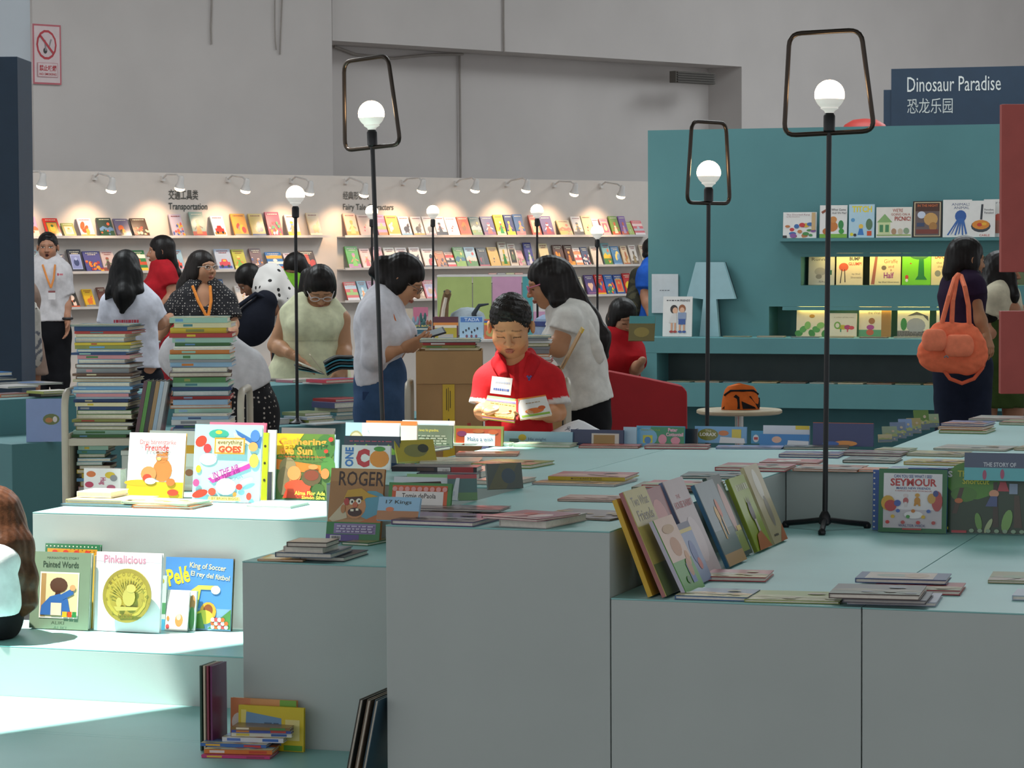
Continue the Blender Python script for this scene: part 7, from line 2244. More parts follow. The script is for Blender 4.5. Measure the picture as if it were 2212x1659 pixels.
def boy_paint(v, c):
    m = (np.abs(v[:, 2] - (chs[2] - .065)) < .004) & (v[:, 1] < 0)
    c[m] *= .6
    for sh, el in ((shl, ell_), (shr, elr)):
        d = (el - sh) / np.linalg.norm(el - sh)
        t = (v - sh) @ d / np.linalg.norm(el - sh)
        r = np.linalg.norm((v - sh) - ((v - sh) @ d)[:, None] * d, axis=1)
        m = (t > .64) & (t < .9) & (r < .085) & (np.abs(v[:, 0] - .013) > .075)
        c[m] = lin('#dcd6d2')
    m = (np.abs(v[:, 0] - (nck[0] + .004)) < .008) & (v[:, 2] > chs[2] - .05) & (v[:, 1] < -.02)
    c[m] *= .72


b.garment('polo_shirt', S, '#c8242a', paint=boy_paint)
C = Field(.005)                                   # collar
for e in (-1, 1):
    C.cone(nck + A3(e * .062, .03, .034), nck + A3(e * .066, -.055, .012), .024, .030, .012, A3(e, .2, .3) / np.linalg.norm((e, .2, .3)), 2.2)
    C.cone(nck + A3(e * .064, -.058, .010), nck + A3(e * .046, -.112, -.036), .030, .018, .01, A3(0, 1, .3) / np.linalg.norm((0, 1, .3)), 2.4)
C.cone(nck + A3(-.055, .035, .03), nck + A3(.055, .035, .03), .022, .022, .02, A3(0, 1, 0), 1.8)
b.garment('collar', C, '#b81c24', noise=False)
P = Field(.009)
for x in (-.06, .07):
    P.cone(A3(x, 0, pel[2] - .04), A3(x, -.01, .40), .085, .075, .04, cut=True)
b.garment('shorts', P, '#2a3048')
# name tag, emblem and sleeve badge
tg = b.L(1082, 832, -.108)
mb = MB()
Rt = Matrix.Translation(Vector(tg)) @ Matrix.Rotation(-.28, 4, 'Z') @ Matrix.Rotation(-.12, 4, 'X') @ Matrix.Rotation(.1, 4, 'Y')
mb.box(-.038, .042, -.001, .001, -.034, .030, '#eceae6', Rt)
art_mesh(mb, lines(.15, .9, .12, .42, 1, '#4a70b8', 3) + lines(.2, .9, .58, .8, 1, '#b8c8dc', 4), lambda x, y, k: Rt @ Vector((-.038 + .08 * x, -.0014, -.034 + .064 * y)))
mb.build('name_tag', M['matte'], b.root)
eb = b.L(1143, 816, -.103)
mb = MB()
for dx, dz, r in ((0, 0, .006), (-.006, .005, .004), (.006, .005, .004), (0, -.007, .004)):
    mb.lathe([(r, -.002), (r, .0)], n=10, col='#5a4a88')
    mb.v[-20:] = [(eb[0] + x + dx, eb[1] + z, eb[2] + y + dz) for x, y, z in mb.v[-20:]]
mb.build('emblem', M['plain'], b.root)
b.done()
# the board book in his hands
bt = thing('board_book', 'small thick board book with yellow cover and rainbow page edges held by the boy', 'book', (0, 0, 0))
ct = PY(1117, 884, 10.42 - .225)
Rb = Matrix.Translation(ct) @ Matrix.Rotation(math.radians(-38), 4, 'X')
for side, cv, ang in ((-1, '#e0b83c', .24), (1, '#dcd8d2', -.26)):
    Mx = Rb @ Matrix.Rotation(ang, 4, 'Y') @ Matrix.Rotation(side * .12, 4, 'Z')
    x0, x1 = (-.124, -.002) if side < 0 else (.002, .122)
    mb = MB()
    mb.box(x0, x1, 0, .003, -.045, .045, cv, Mx)
    mb.build('open_page', M['print'], bt)
    cols = ['#c8302c', '#e08030', '#5a4aa0', '#e0a0b0', '#f0a030', '#3a9a4a'] if side < 0 else ['#e07830', '#e8e0d0']
    for k, pc in enumerate(cols):
        mb = MB()
        mb.box(x0, x1, .0032 + .0042 * k, .0072 + .0042 * k, -.044, .045, pc, Mx)
        mb.build('page', M['print'], bt)
    mb = MB()
    art = [('r', 0, .93, 1, 1, '#3a9a4a'), ('r', 0, .87, 1, .93, '#e89030'), ('r', 0, .82, 1, .87, '#e0a0b8'), ('r', 0, .74, 1, .82, '#5a4aa0'), ('e', .2, .42, .12, .16, '#d8602a'), ('e', .36, .46, .1, .08, '#c8c8b0'), ('r', .05, .04, .95, .14, '#c89a20')] + lines(.15, .9, .62, .70, 1, '#b08a28', 2) if side < 0 else [('r', 0, .93, 1, 1, '#e08030'), ('e', .5, .3, .3, .14, '#d8702a'), ('e', .75, .4, .12, .1, '#c85a28'), ('r', .05, .04, .95, .14, '#8ab040')] + lines(.3, .75, .66, .74, 1, '#a8885a', 3)
    art_mesh(mb, art, lambda x, y, k: Mx @ Vector((x0 + (x1 - x0) * x, -.0003 - .0002 * k, -.045 + .09 * y)))
    mb.build('cover_print', M['print'], bt)
mb = MB()
mb.box(-.004, .004, -.001, .006, -.045, .045, '#b02a2a', Rb)
mb.build('spine', M['print'], bt)

# ================================================================== woman in the white shirt with a phone
w = Person('woman in a white shirt and jeans looking at her phone', 13.0, 815, face=80, vox=.0075, skin='#c4916e')
pel, wst, chs, nck = w.L(822, 862), w.L(815, 790), w.L(822, 700), w.L(832, 648)
w.torso(pel, wst, chs, nck, bust=1.0)
sn, sf = w.L(812, 678, -.15), w.L(832, 678, .15)
w.shoulders(sn, sf, nck)
en, ef = w.L(808, 772, -.17), w.L(840, 772, .14)
wn, wf = w.L(868, 752, -.12), w.L(880, 745, .06)
w.arm(sn, en, wn)
w.arm(sf, ef, wf)
w.head(w.L(872, 606), .232, yaw=82, pitch=30, neck=nck, hair='long', hcol='#161212', vox=.0042, eyes='down')
w.glasses('#6a5a52', .009)
w.lock([w.L(838, 590), w.L(826, 574)], [.055, .048])
w.lock([w.L(826, 585), w.L(806, 588)], [.035, .022])
w.hand(wn, A3(.95, -.05, .30), A3(.1, .6, .7), curl=.4, thumb=1, vox=.0045)
w.hand(wf, A3(.95, -.3, .30), A3(.1, -.6, .7), curl=.5, thumb=-1, vox=.0045)
S = Field(.0075)
w.torso(pel + A3(0, 0, .02), wst, chs, nck, grow=.024, field=S, bust=1.1, w=1.03)
w.shoulders(sn, sf, nck - A3(0, 0, .01), S, grow=.014)
for sh, el, wr in ((sn, en, wn), (sf, ef, wf)):
    S.cone(sh, el, .062, .056, .03)
    S.cone(el, el + (wr - el) * .22, .056, .052, .02, cut=True)
S.cone(nck - A3(.01, 0, .01), nck + A3(.012, 0, .055), .066, .064, .012, cut=True)
S.plane(pel + A3(0, 0, .085), A3(.25, 0, -1))
w.garment('white_shirt', S, '#dcdce4')
J = Field(.009)
J.cone(pel + A3(0, 0, .1), pel - A3(0, 0, .06), .16, .165, .03, w.fv, 1.3)
for y in (-.085, .085):
    hp = pel + A3(0, y, -.02)
    w.leg(hp, A3(hp[0] + .02, y, .47), A3(hp[0], y, .08))
    J.cone(hp, A3(hp[0] + .02, y, .47), .105, .08, .04)
    J.cone(A3(hp[0] + .02, y, .47), A3(hp[0], y, .1), .078, .06, .03, cut=True)
w.garment('jeans', J, '#3f5a80')
mb = MB()
q = w.L(792, 850, -.165)
mb.box(q[0] - .02, q[0] + .045, q[1] - .004, q[1] + .012, q[2] - .03, q[2] + .01, '#38507a')
mb.build('pocket_flap', M['cloth'], w.root, bevel=.003)
w.lanyard([[w.L(836, 652, -.10), w.L(848, 680, -.14), w.L(862, 720, -.13), w.L(868, 745, -.10)]], '#d06a2a', .008)
w.done()
ph = w.L(930, 722, -.05)
pt_ = thing('phone', 'slim phone held by the woman in the white shirt', 'phone', (w.x0 + ph[0], w.Y - .05, ph[2]))
mb = MB()
Rp = Matrix.Rotation(.15, 4, 'Z') @ Matrix.Rotation(-.28, 4, 'Y') @ Matrix.Rotation(.35, 4, 'X')
mb.box(-.07, .07, -.035, .035, -.004, .004, '#33363a', Rp)
mb.build('case', M['plain'], pt_, bevel=.002)
mb = MB()
mb.box(-.062, .062, -.031, .031, .0041, .0048, '#9aa4aa', Rp)
mb.build('screen', M['print'], pt_)

# ================================================================== woman leaning, pink glasses
w = Person('woman with long hair and pink glasses leaning in a white frilled blouse', 13.1, 1258, face=-84, vox=.0075, skin='#c08c68')
pel, wst, chs, nck = w.L(1264, 880), w.L(1262, 800), w.L(1240, 716), w.L(1216, 668)
w.torso(pel, wst, chs, nck, bust=1.0)
sn, sf = w.L(1226, 692, -.15), w.L(1216, 692, .15)
w.shoulders(sn, sf, nck)
en, ef = w.L(1208, 754, -.16), w.L(1196, 750, .16)
wn, wf = w.L(1168, 738, -.13), w.L(1150, 742, .12)
w.arm(sn, en, wn, 1.05)
w.arm(sf, ef, wf)
w.head(w.L(1182, 612), .235, yaw=-88, pitch=16, neck=nck, hair='long', hcol='#1a1514', vox=.0042, eyes='down')
w.glasses('#d07a98', .014)
w.lock([w.L(1206, 600), w.L(1232, 650), w.L(1262, 690), w.L(1290, 730), w.L(1302, 768)], [.085, .075, .07, .062, .03], A3(0, 1, 0), 1.0)
w.lock([w.L(1196, 600, -.07), w.L(1206, 650, -.09), w.L(1214, 672, -.08)], [.045, .035, .012])
w.hand(wn, A3(-.95, 0, -.1), A3(0, .1, -1), curl=.3, thumb=1, vox=.0045)
S = Field(.0075)
w.torso(pel + A3(0, 0, .04), wst, chs, nck, grow=.024, field=S, bust=1.1)
w.shoulders(sn, sf, nck - A3(0, 0, .012), S, grow=.014)
for sh, el in ((sn, en), (sf, ef)):
    S.cone(sh, sh + (el - sh) * .35, .062, .075, .03, cut=True)
S.cone(wst, pel - A3(0, 0, .0), .13, .19, .05, w.fv, 1.35, cut=True)
S.plane(pel + A3(0, 0, .01), A3(.3, 0, -1))
w.garment('blouse', S, '#dedcd6')
S = Field(.006)
for k, (x, y) in enumerate(((1262, 690), (1272, 712), (1280, 735), (1288, 752))):
    c = w.L(x, y, -.12)
    S.cone(c, c + A3(.008, -.01, -.04), .026, .034, .02, A3(.3, 1, 0) / np.linalg.norm((.3, 1, 0)), 2.0)
w.garment('frill', S, '#e4e2dc')
J = Field(.009)
J.cone(pel + A3(0, 0, .06), pel - A3(0, 0, .06), .155, .165, .03, w.fv, 1.3)
for y in (-.085, .085):
    hp = pel + A3(0, y, -.02)
    w.leg(hp, A3(hp[0] - .01, y, .47), A3(hp[0] + .02, y, .08))
    J.cone(hp, A3(hp[0] - .01, y, .47), .10, .075, .04)
    J.cone(A3(hp[0] - .01, y, .47), A3(hp[0] + .02, y, .1), .074, .055, .03, cut=True)
w.garment('trousers', J, '#17171a')
w.lanyard([[w.L(1222, 664, -.06), w.L(1206, 680, -.08), w.L(1196, 700, -.06)]], '#c8622a', .009)
w.done()

# ================================================================== woman in the pale dress
w = Person('woman in a pale yellow sleeveless dress and glasses turning pages', 15.95, 672, face=6, scale=1.06, vox=.008, skin='#b98a68')
pel, wst, chs, nck = w.L(668, 800), w.L(672, 736), w.L(676, 694), w.L(688, 656, .03)
w.torso(pel, wst, chs, nck, bust=1.0, w=1.08)
shl, shr = w.L(622, 684), w.L(735, 690)
w.shoulders(shl, shr, nck)
el_, er_ = w.L(594, 746, -.03), w.L(744, 752, -.02)
wl_, wr_ = w.L(634, 768, -.2), w.L(742, 792, -.16)
w.arm(shl, el_, wl_, 1.1)
w.arm(shr, er_, wr_, 1.1)
w.head(w.L(692, 622, -.06), .238, yaw=8, pitch=40, neck=nck, hair='long', hcol='#15110f', vox=.005, eyes='down')
w.glasses('#c8c0c0', .012)
w.lock([w.L(670, 600), w.L(655, 640, .04), w.L(652, 668, .06)], [.06, .035, .015])
w.hand(wl_, A3(.8, -.2, -.5), A3(.2, -.3, -1), curl=.25, thumb=-1, spread=.5, vox=.005)
w.hand(wr_, A3(-.3, -.5, -.6), A3(-.6, 0, -.6), curl=.4, thumb=-1, vox=.005)
S = Field(.008)
w.torso(pel, wst, chs, nck - A3(0, .0, .03), grow=.022, field=S, bust=1.1, w=1.08)
for q in (shl, shr):
    S.cone(nck - A3(0, 0, .03), q * .93 + chs * .07, .062, .056, .05)
S.cone(wst, pel - A3(0, 0, .05), .14, .23, .05, w.fv, 1.4)
S.cone(pel - A3(0, 0, .05), A3(pel[0], 0, .5), .23, .27, .05, w.fv, 1.3, cut=True)
S.ell(nck + A3(0, -.05, .01), (.075, .09, .055), .02, op='sub')


def seam(v, c):
    m = (np.abs(v[:, 2] - (wst[2] + .005 - .12 * (v[:, 0] ** 2))) < .005) & (v[:, 1] < 0)
    c[m] *= .82


w.garment('dress', S, '#d6d8b6', paint=seam)
for x in (-.1, .09):
    w.leg(A3(x, 0, .8), A3(x, -.01, .45), A3(x, .01, .07))
w.done()

# ================================================================== woman with polka-dot blouse
w = Person('woman in a black dotted blouse with orange lanyard looking away', 19.6, 438, face=25, scale=1.12, vox=.010, skin='#b58566')
pel, wst, chs, nck = w.L(440, 800), w.L(440, 735), w.L(441, 668), w.L(438, 620, .02)
w.torso(pel, wst, chs, nck, bust=1.15, w=1.22)
shl, shr = w.L(388, 652), w.L(488, 652)
w.shoulders(shl, shr, nck)
el_, er_ = w.L(362, 692, -.05), w.L(503, 700, -.05)
wl_, wr_ = w.L(330, 748, -.15), w.L(495, 745, -.25)
w.arm(shl, el_, wl_, 1.1)
w.arm(shr, er_, wr_, 1.1)
w.head(w.L(438, 580), .245, yaw=48, pitch=-6, neck=nck, hair='long', hcol='#1c1614', vox=.006, eyes='open')
w.glasses('#b8b0a8', .010)
w.lock([w.L(420, 585, .05), w.L(404, 620, .05), w.L(392, 655, .02)], [.075, .07, .05])
w.hand(wl_, A3(-.1, -.2, -1), A3(.5, -.5, 0), curl=.4, vox=.007)
S = Field(.010)
w.torso(pel + A3(0, 0, .05), wst, chs, nck, grow=.026, field=S, bust=1.2, w=1.25)
w.shoulders(shl, shr, nck - A3(0, 0, .02), S, grow=.02)
for sh, el in ((shl, el_), (shr, er_)):
    S.cone(sh, sh + (el - sh) * .8, .075, .085, .03, cut=True)
S.ell(nck + A3(.02, -.13, -.05), (.05, .10, .10), .02, op='sub')
w.garment('dotted_blouse', S, '#17161a', material=polka('black_dotted_cloth', '#16151a', '#b8b0a8', 55))
w.lanyard([[w.L(416, 618, -.12), w.L(428, 650, -.19), w.L(446, 683, -.22)], [w.L(454, 618, -.12), w.L(456, 650, -.19), w.L(450, 683, -.22)]], '#d8843a', .011)
for x in (-.1, .1):
    w.leg(A3(x, 0, .8), A3(x, -.01, .45), A3(x, .01, .07))
J = Field(.012)
J.cone(pel + A3(0, 0, .12), A3(0, 0, .45), .19, .24, .04, w.fv, 1.3, cut=True)
w.garment('skirt', J, '#1b1b20')
mb = MB()
q = w.L(334, 742, -.14)
mb.tube([Vector((q[0] + .036 * math.cos(a), q[1] + .03 * math.sin(a), q[2] + .012 * math.cos(a))) for a in np.linspace(0, 6.28, 13)[:-1]], .009, 6, '#b8b4b0', closed=True)
mb.build('watch', M['plain'], w.root, smooth=True)
w.done()

# ================================================================== woman in a white T-shirt from behind
w = Person('woman with long black hair in a printed white T-shirt turned away', 18.4, 285, face=160, scale=1.06, vox=.010, skin='#a8785c')
pel, wst, chs, nck = w.L(288, 800), w.L(284, 735), w.L(282, 672), w.L(279, 625, -.02)
w.torso(pel, wst, chs, nck, w=1.12)
shl, shr = w.L(240, 658), w.L(324, 660)
w.shoulders(shl, shr, nck)
el_, er_ = w.L(232, 715, .03), w.L(345, 700, .03)
wl_, wr_ = w.L(228, 770, .12), w.L(368, 684, .2)
w.arm(shl, el_, wl_, 1.05)
w.arm(shr, er_, wr_, 1.05)
w.head(w.L(274, 582, .02), .24, yaw=165, pitch=6, neck=nck, hair='long', hcol='#0d0c0d', vox=.007, eyes='open')
w.lock([w.L(272, 590, -.05), w.L(268, 640, -.13), w.L(264, 672, -.15)], [.085, .07, .02], A3(0, 1, 0), 1.3)
w.lock([w.L(256, 590, -.03), w.L(240, 630, -.08), w.L(230, 648, -.06)], [.06, .035, .012])
w.lock([w.L(290, 595, -.03), w.L(300, 630, -.08), w.L(312, 644, -.06)], [.06, .035, .012])
S = Field(.010)
w.torso(pel, wst, chs, nck, grow=.026, field=S, w=1.16)
w.shoulders(shl, shr, nck - A3(0, 0, .012), S, grow=.018)
for sh, el in ((shl, el_), (shr, er_)):
    S.cone(sh, sh + (el - sh) * .72, .068, .080, .03, cut=True)
S.plane(pel + A3(0, 0, .02), A3(0, 0, -1))
w.garment('t_shirt', S, '#d4d6e2')
mb = MB()
q0, q1 = w.L(246, 700, -.158), w.L(300, 690, -.158)
z0 = w.L(250, 700)[2]
art_mesh(mb, lines(0, 1, 0, 1, 1, '#c04a58', 8), lambda x, y, k: (q0[0] + (q1[0] - q0[0]) * x, -.165, z0 + .045 * y))
mb.build('shirt_print', M['cloth'], w.root)
J = Field(.012)
J.cone(pel + A3(0, 0, .05), pel - A3(0, 0, .08), .165, .17, .04, w.fv, 1.3)
for x in (-.09, .1):
    hp = A3(pel[0] + x, 0, pel[2] - .06)
    w.leg(hp, A3(hp[0], 0, .47), A3(hp[0], .0, .08))
    J.cone(hp, A3(hp[0], 0, .47), .105, .08, .04)
    J.cone(A3(hp[0], 0, .47), A3(hp[0], 0, .1), .078, .06, .03, cut=True)
w.garment('trousers', J, '#1c1e26')
w.done()
# ================================================================== man in the white polo
w = Person('man in a white polo shirt with orange lanyard by the navy partition', 23.9, 103, face=6, scale=1.12, vox=.011, skin='#a8785e')
pel, wst, chs, nck = w.L(106, 705), w.L(104, 650), w.L(103, 600), w.L(103, 562, .02)
w.torso(pel, wst, chs, nck, w=1.05)
shl, shr = w.L(72, 586), w.L(134, 586)
w.shoulders(shl, shr, nck)
el_, er_ = w.L(64, 640, .03), w.L(142, 645, .02)
wl_, wr_ = w.L(62, 690, -.05), w.L(146, 692, -.08)
w.arm(shl, el_, wl_, 1.1)
w.arm(shr, er_, wr_, 1.1)
w.head(w.L(103, 534, -.02), .245, yaw=4, pitch=0, neck=nck, hair='short', hcol='#0e0c0c', vox=.007, mouth=1.6)
w.hand(wr_, A3(0, -.2, -1), A3(-.6, -.3, 0), curl=.4, vox=.008)
S = Field(.011)
w.torso(pel, wst, chs, nck - A3(0, 0, .01), grow=.03, field=S, w=1.08)
w.shoulders(shl, shr, nck - A3(0, 0, .012), S, grow=.02)
for sh, el in ((shl, el_), (shr, er_)):
    S.cone(sh, sh + (el - sh) * .85, .075, .085, .03, cut=True)
S.cone(nck - A3(0, 0, .03), nck + A3(0, 0, .02), .08, .075, .02, cut=True)
S.plane(pel + A3(0, 0, .045), A3(0, 0, -1))
w.garment('polo_shirt', S, '#c8c4c6')
J = Field(.012)
J.cone(pel + A3(0, 0, .06), pel - A3(0, 0, .06), .165, .165, .04, w.fv, 1.3)
for x in (-.09, .09):
    hp = A3(pel[0] + x, 0, pel[2] - .05)
    w.leg(hp, A3(hp[0], 0, .5), A3(hp[0], 0, .08))
    J.cone(hp, A3(hp[0], 0, .5), .105, .085, .04)
    J.cone(A3(hp[0], 0, .5), A3(hp[0], 0, .1), .083, .07, .03, cut=True)
w.garment('trousers', J, '#121216')
w.lanyard([[w.L(92, 572, -.12), w.L(102, 602, -.17), w.L(110, 622, -.175)], [w.L(119, 572, -.12), w.L(116, 602, -.17), w.L(110, 622, -.175)]], '#d88a4a', .009, badge=w.L(112, 628, -.18))
mb = MB()
q = w.L(124, 596, -.152)
art_mesh(mb, [('e', .15, .5, .15, .5, '#b84a58'), ('r', .38, .2, 1, .8, '#c87a80')], lambda x, y, k: (q[0] + .05 * x, q[1] - .014, q[2] + .025 * y))
mb.build('chest_logo', M['cloth'], w.root)
mb = MB()
q = w.L(146, 688, -.08)
mb.tube([Vector((q[0] + .038 * math.cos(a), q[1] + .034 * math.sin(a), q[2])) for a in np.linspace(0, 6.28, 13)[:-1]], .012, 6, '#1c1c20', closed=True)
mb.build('watch', M['plain'], w.root, smooth=True)
w.done()

# ================================================================== woman in red, seen from the side
w = Person('woman in a red top with a dark ponytail carrying a pink bag', 22.6, 356, face=-70, scale=1.08, vox=.011, skin='#a8765c')
pel, wst, chs, nck = w.L(354, 735), w.L(354, 668), w.L(352, 612), w.L(349, 572)
w.torso(pel, wst, chs, nck, bust=1.0)
sn, sf = w.L(362, 592, -.14), w.L(344, 592, .14)
w.shoulders(sn, sf, nck)
en, wn = w.L(374, 640, -.16), w.L(346, 662, -.2)
w.arm(sn, en, wn, 1.05)
ef, wf = w.L(340, 640, .15), w.L(332, 668, .05)
w.arm(sf, ef, wf)
w.head(w.L(346, 543), .245, yaw=-82, pitch=0, neck=nck, hair='long', hcol='#15100f', vox=.007)
w.lock([w.L(360, 545), w.L(372, 572), w.L(382, 592), w.L(384, 602)], [.06, .045, .035, .012])
S = Field(.011)
w.torso(pel, wst, chs, nck, grow=.026, field=S, bust=1.1, w=1.04)
w.shoulders(sn, sf, nck - A3(0, 0, .02), S, grow=.016)
S.cone(sn, sn + (en - sn) * .5, .066, .072, .03, cut=True)
S.cone(sf, sf + (ef - sf) * .5, .066, .072, .03, cut=True)
S.plane(pel + A3(0, 0, .02), A3(0, 0, -1))
w.garment('red_top', S, '#a81c26')
J = Field(.012)
J.cone(pel + A3(0, 0, .08), A3(0, 0, .4), .18, .22, .04, w.fv, 1.25, cut=True)
w.garment('skirt', J, '#7a1c24')
for y in (-.09, .09):
    w.leg(A3(0, y, .8), A3(0, y, .46), A3(0, y, .08))
w.done()
q = w.L(387, 640, .02)
t_ = thing('pink_bag', 'small pink shoulder bag behind the woman in the red top', 'bag', (w.x0 + q[0], w.Y + .12, q[2] - .14))
F_ = Field(.009)
F_.ell((0, 0, .09), (.10, .05, .11), .02)
F_.cone((-.06, 0, .14), (.06, 0, .14), .05, .05, .03, (0, 1, 0), 1.4)
v, qd = F_.mesh()
mesh_obj('pouch', [(v, qd, lin('#c83a6e'))], M['cloth'], t_)
mb = MB()
mb.tube([Vector((-.06, 0, .17)), Vector((-.07, -.03, .3)), Vector((-.12, -.06, .38)), Vector((-.05, .02, .3)), Vector((.05, 0, .18))], .008, 6, '#c83a6e')
mb.build('strap', M['cloth'], t_, smooth=True)

# ================================================================== person mostly behind the navy partition
w = Person('person with a patterned white tote half hidden by the navy partition', 18.6, 30, face=0, scale=1.05, vox=.012, skin='#a8765c')
pel, wst, chs, nck = w.L(34, 760), w.L(32, 710), w.L(30, 650), w.L(28, 612)
w.torso(pel, wst, chs, nck)
shl, shr = w.L(-2, 632), w.L(56, 634)
w.shoulders(shl, shr, nck)
w.arm(shr, w.L(64, 690, -.08), w.L(66, 652, -.25), 1.1)
w.arm(shl, w.L(-10, 690), w.L(-8, 740))
w.head(w.L(26, 585), .24, yaw=30, neck=nck, hair='long', hcol='#14100f', vox=.008)
w.lock([w.L(40, 590), w.L(48, 620), w.L(50, 645)], [.06, .05, .02])
for x in (-.08, .1):
    w.leg(A3(x, 0, .85), A3(x, 0, .46), A3(x, 0, .08))
S = Field(.012)
w.torso(pel, wst, chs, nck, grow=.026, field=S)
w.shoulders(shl, shr, nck - A3(0, 0, .02), S, grow=.016)
S.cone(wst, A3(pel[0], 0, .78), .14, .22, .05, w.fv, 1.3, cut=True)
w.garment('dress', S, '#8a7468')
w.done()
q = w.L(66, 790, -.24)
t_ = thing('tote_bag', 'white tote bag with grey leaf pattern beside the navy partition', 'bag', (w.x0 + q[0], w.Y - .26, q[2]))
F_ = Field(.008)
F_.cone((0, 0, .06), (0, 0, .34), .085, .075, .03, (0, 1, 0), 2.4)
v, qd = F_.mesh()


def leafy(v):
    c = np.tile(np.array(lin('#c4beb6'), np.float32), (len(v), 1))
    m = (np.sin(v[:, 0] * 60 + 3 * np.sin(v[:, 2] * 31)) * np.sin(v[:, 2] * 45 + 2 * np.sin(v[:, 0] * 40)) > .42) & (v[:, 2] < .26)
    c[m] = lin('#6e7078')
    return c


mesh_obj('tote', [(v, qd, leafy(v))], M['cloth'], t_)
mb = MB()
mb.tube([Vector((-.05, -.02, .38)), Vector((-.04, 0, .41)), Vector((0, 0, .44)), Vector((.04, 0, .41)), Vector((.05, -.02, .38))], .008, 6, '#b8b2aa')
mb.build('handle', M['cloth'], t_, smooth=True)

# ================================================================== two people bending over the lower ledge
w = Person('person bending low in a white top with black spots', 20.8, 585, face=-70, scale=1.05, vox=.011, skin='#8a6048')
pel, wst, chs, nck = w.L(630, 720), w.L(612, 655, .0), w.L(585, 618), w.L(562, 612)
w.torso(pel, wst, chs, nck)
sn, sf = w.L(580, 628, -.14), w.L(572, 620, .14)
w.shoulders(sn, sf, nck)
w.arm(sn, w.L(592, 670, -.15), w.L(560, 690, -.16))
w.arm(sf, w.L(572, 670, .12), w.L(545, 690, .05))
w.head(w.L(538, 607), .235, yaw=-70, pitch=40, neck=nck, hair='long', hcol='#110e0d', vox=.007)
S = Field(.011)
w.torso(pel, wst, chs, nck, grow=.026, field=S)
w.shoulders(sn, sf, nck, S, grow=.018)
S.cone(sn, w.L(588, 655, -.15), .07, .078, .03, cut=True)
w.garment('spotted_top', S, '#d4d0cc', material=polka('spotted_white_cloth', '#d4d0cc', '#1c1a1a', 16))
for y in (-.1, .1):
    w.leg(A3(pel[0], y, .8), A3(pel[0] - .02, y, .46), A3(pel[0], y, .08))
J = Field(.013)
J.cone(pel, A3(pel[0], 0, .42), .17, .2, .04, w.fv, 1.2, cut=True)
w.garment('trousers', J, '#22242c')
w.done()
q = w.L(548, 735, -.35)
t_ = thing('backpack', 'large dark navy backpack hanging beside the bending person', 'bag', (w.x0 + q[0], w.Y - .22, q[2]), .2)
F_ = Field(.010)
F_.ell((0, 0, .13), (.14, .09, .15), .03)
F_.cone((-.03, 0, .05), (.08, 0, .28), .10, .09, .05, (0, 1, 0), 1.5)
v, qd = F_.mesh()
mesh_obj('sack', [(v, qd, lin('#181b26'))], M['cloth'], t_)
mb = MB()
mb.tube([Vector((.1, -.03, .30)), Vector((.0, -.05, .34)), Vector((-.14, -.05, .24)), Vector((-.2, -.03, .12))], .018, 8, '#1c202c')
mb.build('strap', M['cloth'], t_, smooth=True)
w = Person('person in a bright green vest and white sleeve leaning behind the pale dress', 21.8, 628, face=-30, scale=1.05, vox=.012, skin='#8a6048')
pel, wst, chs, nck = w.L(640, 740), w.L(634, 680), w.L(628, 632), w.L(630, 604)
w.torso(pel, wst, chs, nck)
sn, sf = w.L(602, 628, -.1), w.L(660, 628, .1)
w.shoulders(sn, sf, nck)
w.arm(sn, w.L(592, 660, -.15), w.L(586, 690, -.2))
w.arm(sf, w.L(668, 665), w.L(660, 700))
w.head(w.L(638, 582), .24, yaw=-35, pitch=30, neck=nck, hair='long', hcol='#100d0c', vox=.008)
S = Field(.012)
w.torso(pel, wst, chs, nck, grow=.028, field=S)
w.garment('green_vest', S, '#6aa02c')
S = Field(.012)
S.cone(sn + A3(.02, 0, .02), w.L(594, 654, -.14), .075, .075, .03, cut=True)
S.cone(sf - A3(.02, 0, -.02), w.L(666, 652), .075, .075, .03, cut=True)
w.garment('white_sleeve', S, '#d8d4d2')
for x in (-.08, .1):
    w.leg(A3(x, 0, .8), A3(x, 0, .46), A3(x, 0, .08))
J = Field(.013)
J.cone(pel, A3(pel[0], 0, .42), .17, .2, .04, w.fv, 1.2, cut=True)
w.garment('trousers', J, '#2a2c34')
w.done()

# ================================================================== bending person behind the taller stack
w = Person('person stooping behind the taller book stack in a white top and dotted skirt', 12.25, 520, face=-60, scale=1.0, vox=.010, skin='#b0805f')
pel, wst, chs, nck = w.L(522, 838), w.L(478, 792), w.L(425, 772), w.L(385, 770)
w.torso(pel, wst, chs, nck)
sn, sf = w.L(416, 786, -.12), w.L(402, 776, .12)
w.shoulders(sn, sf, nck)
w.arm(sn, w.L(400, 840, -.12), w.L(372, 862, -.1))
w.arm(sf, w.L(395, 835, .1), w.L(370, 860, .1))
w.head(w.L(418, 806, .05), .21, yaw=-60, pitch=60, neck=nck, hair='long', hcol='#16110f', vox=.007)
S = Field(.010)
w.torso(pel + A3(0, 0, .02), wst, chs, nck, grow=.026, field=S)
w.shoulders(sn, sf, nck, S, grow=.018)
S.plane(pel + A3(.02, 0, -.03), A3(.5, 0, -1))
w.garment('white_top', S, '#d6d6da')
J = Field(.010)
J.cone(pel + A3(-.02, 0, .03), pel - A3(-.02, 0, .12), .155, .165, .04, w.fv, 1.25)
J.cone(pel - A3(-.02, 0, .12), A3(pel[0] + .01, 0, .5), .165, .17, .04, w.fv, 1.25, cut=True)
w.garment('dotted_skirt', J, '#16151a', material=polka('dotted_skirt_cloth', '#15151a', '#b0a8a0', 46))
for y in (-.08, .08):
    w.leg(A3(pel[0], y, .78), A3(pel[0] - .01, y, .45), A3(pel[0], y, .08))
w.done()

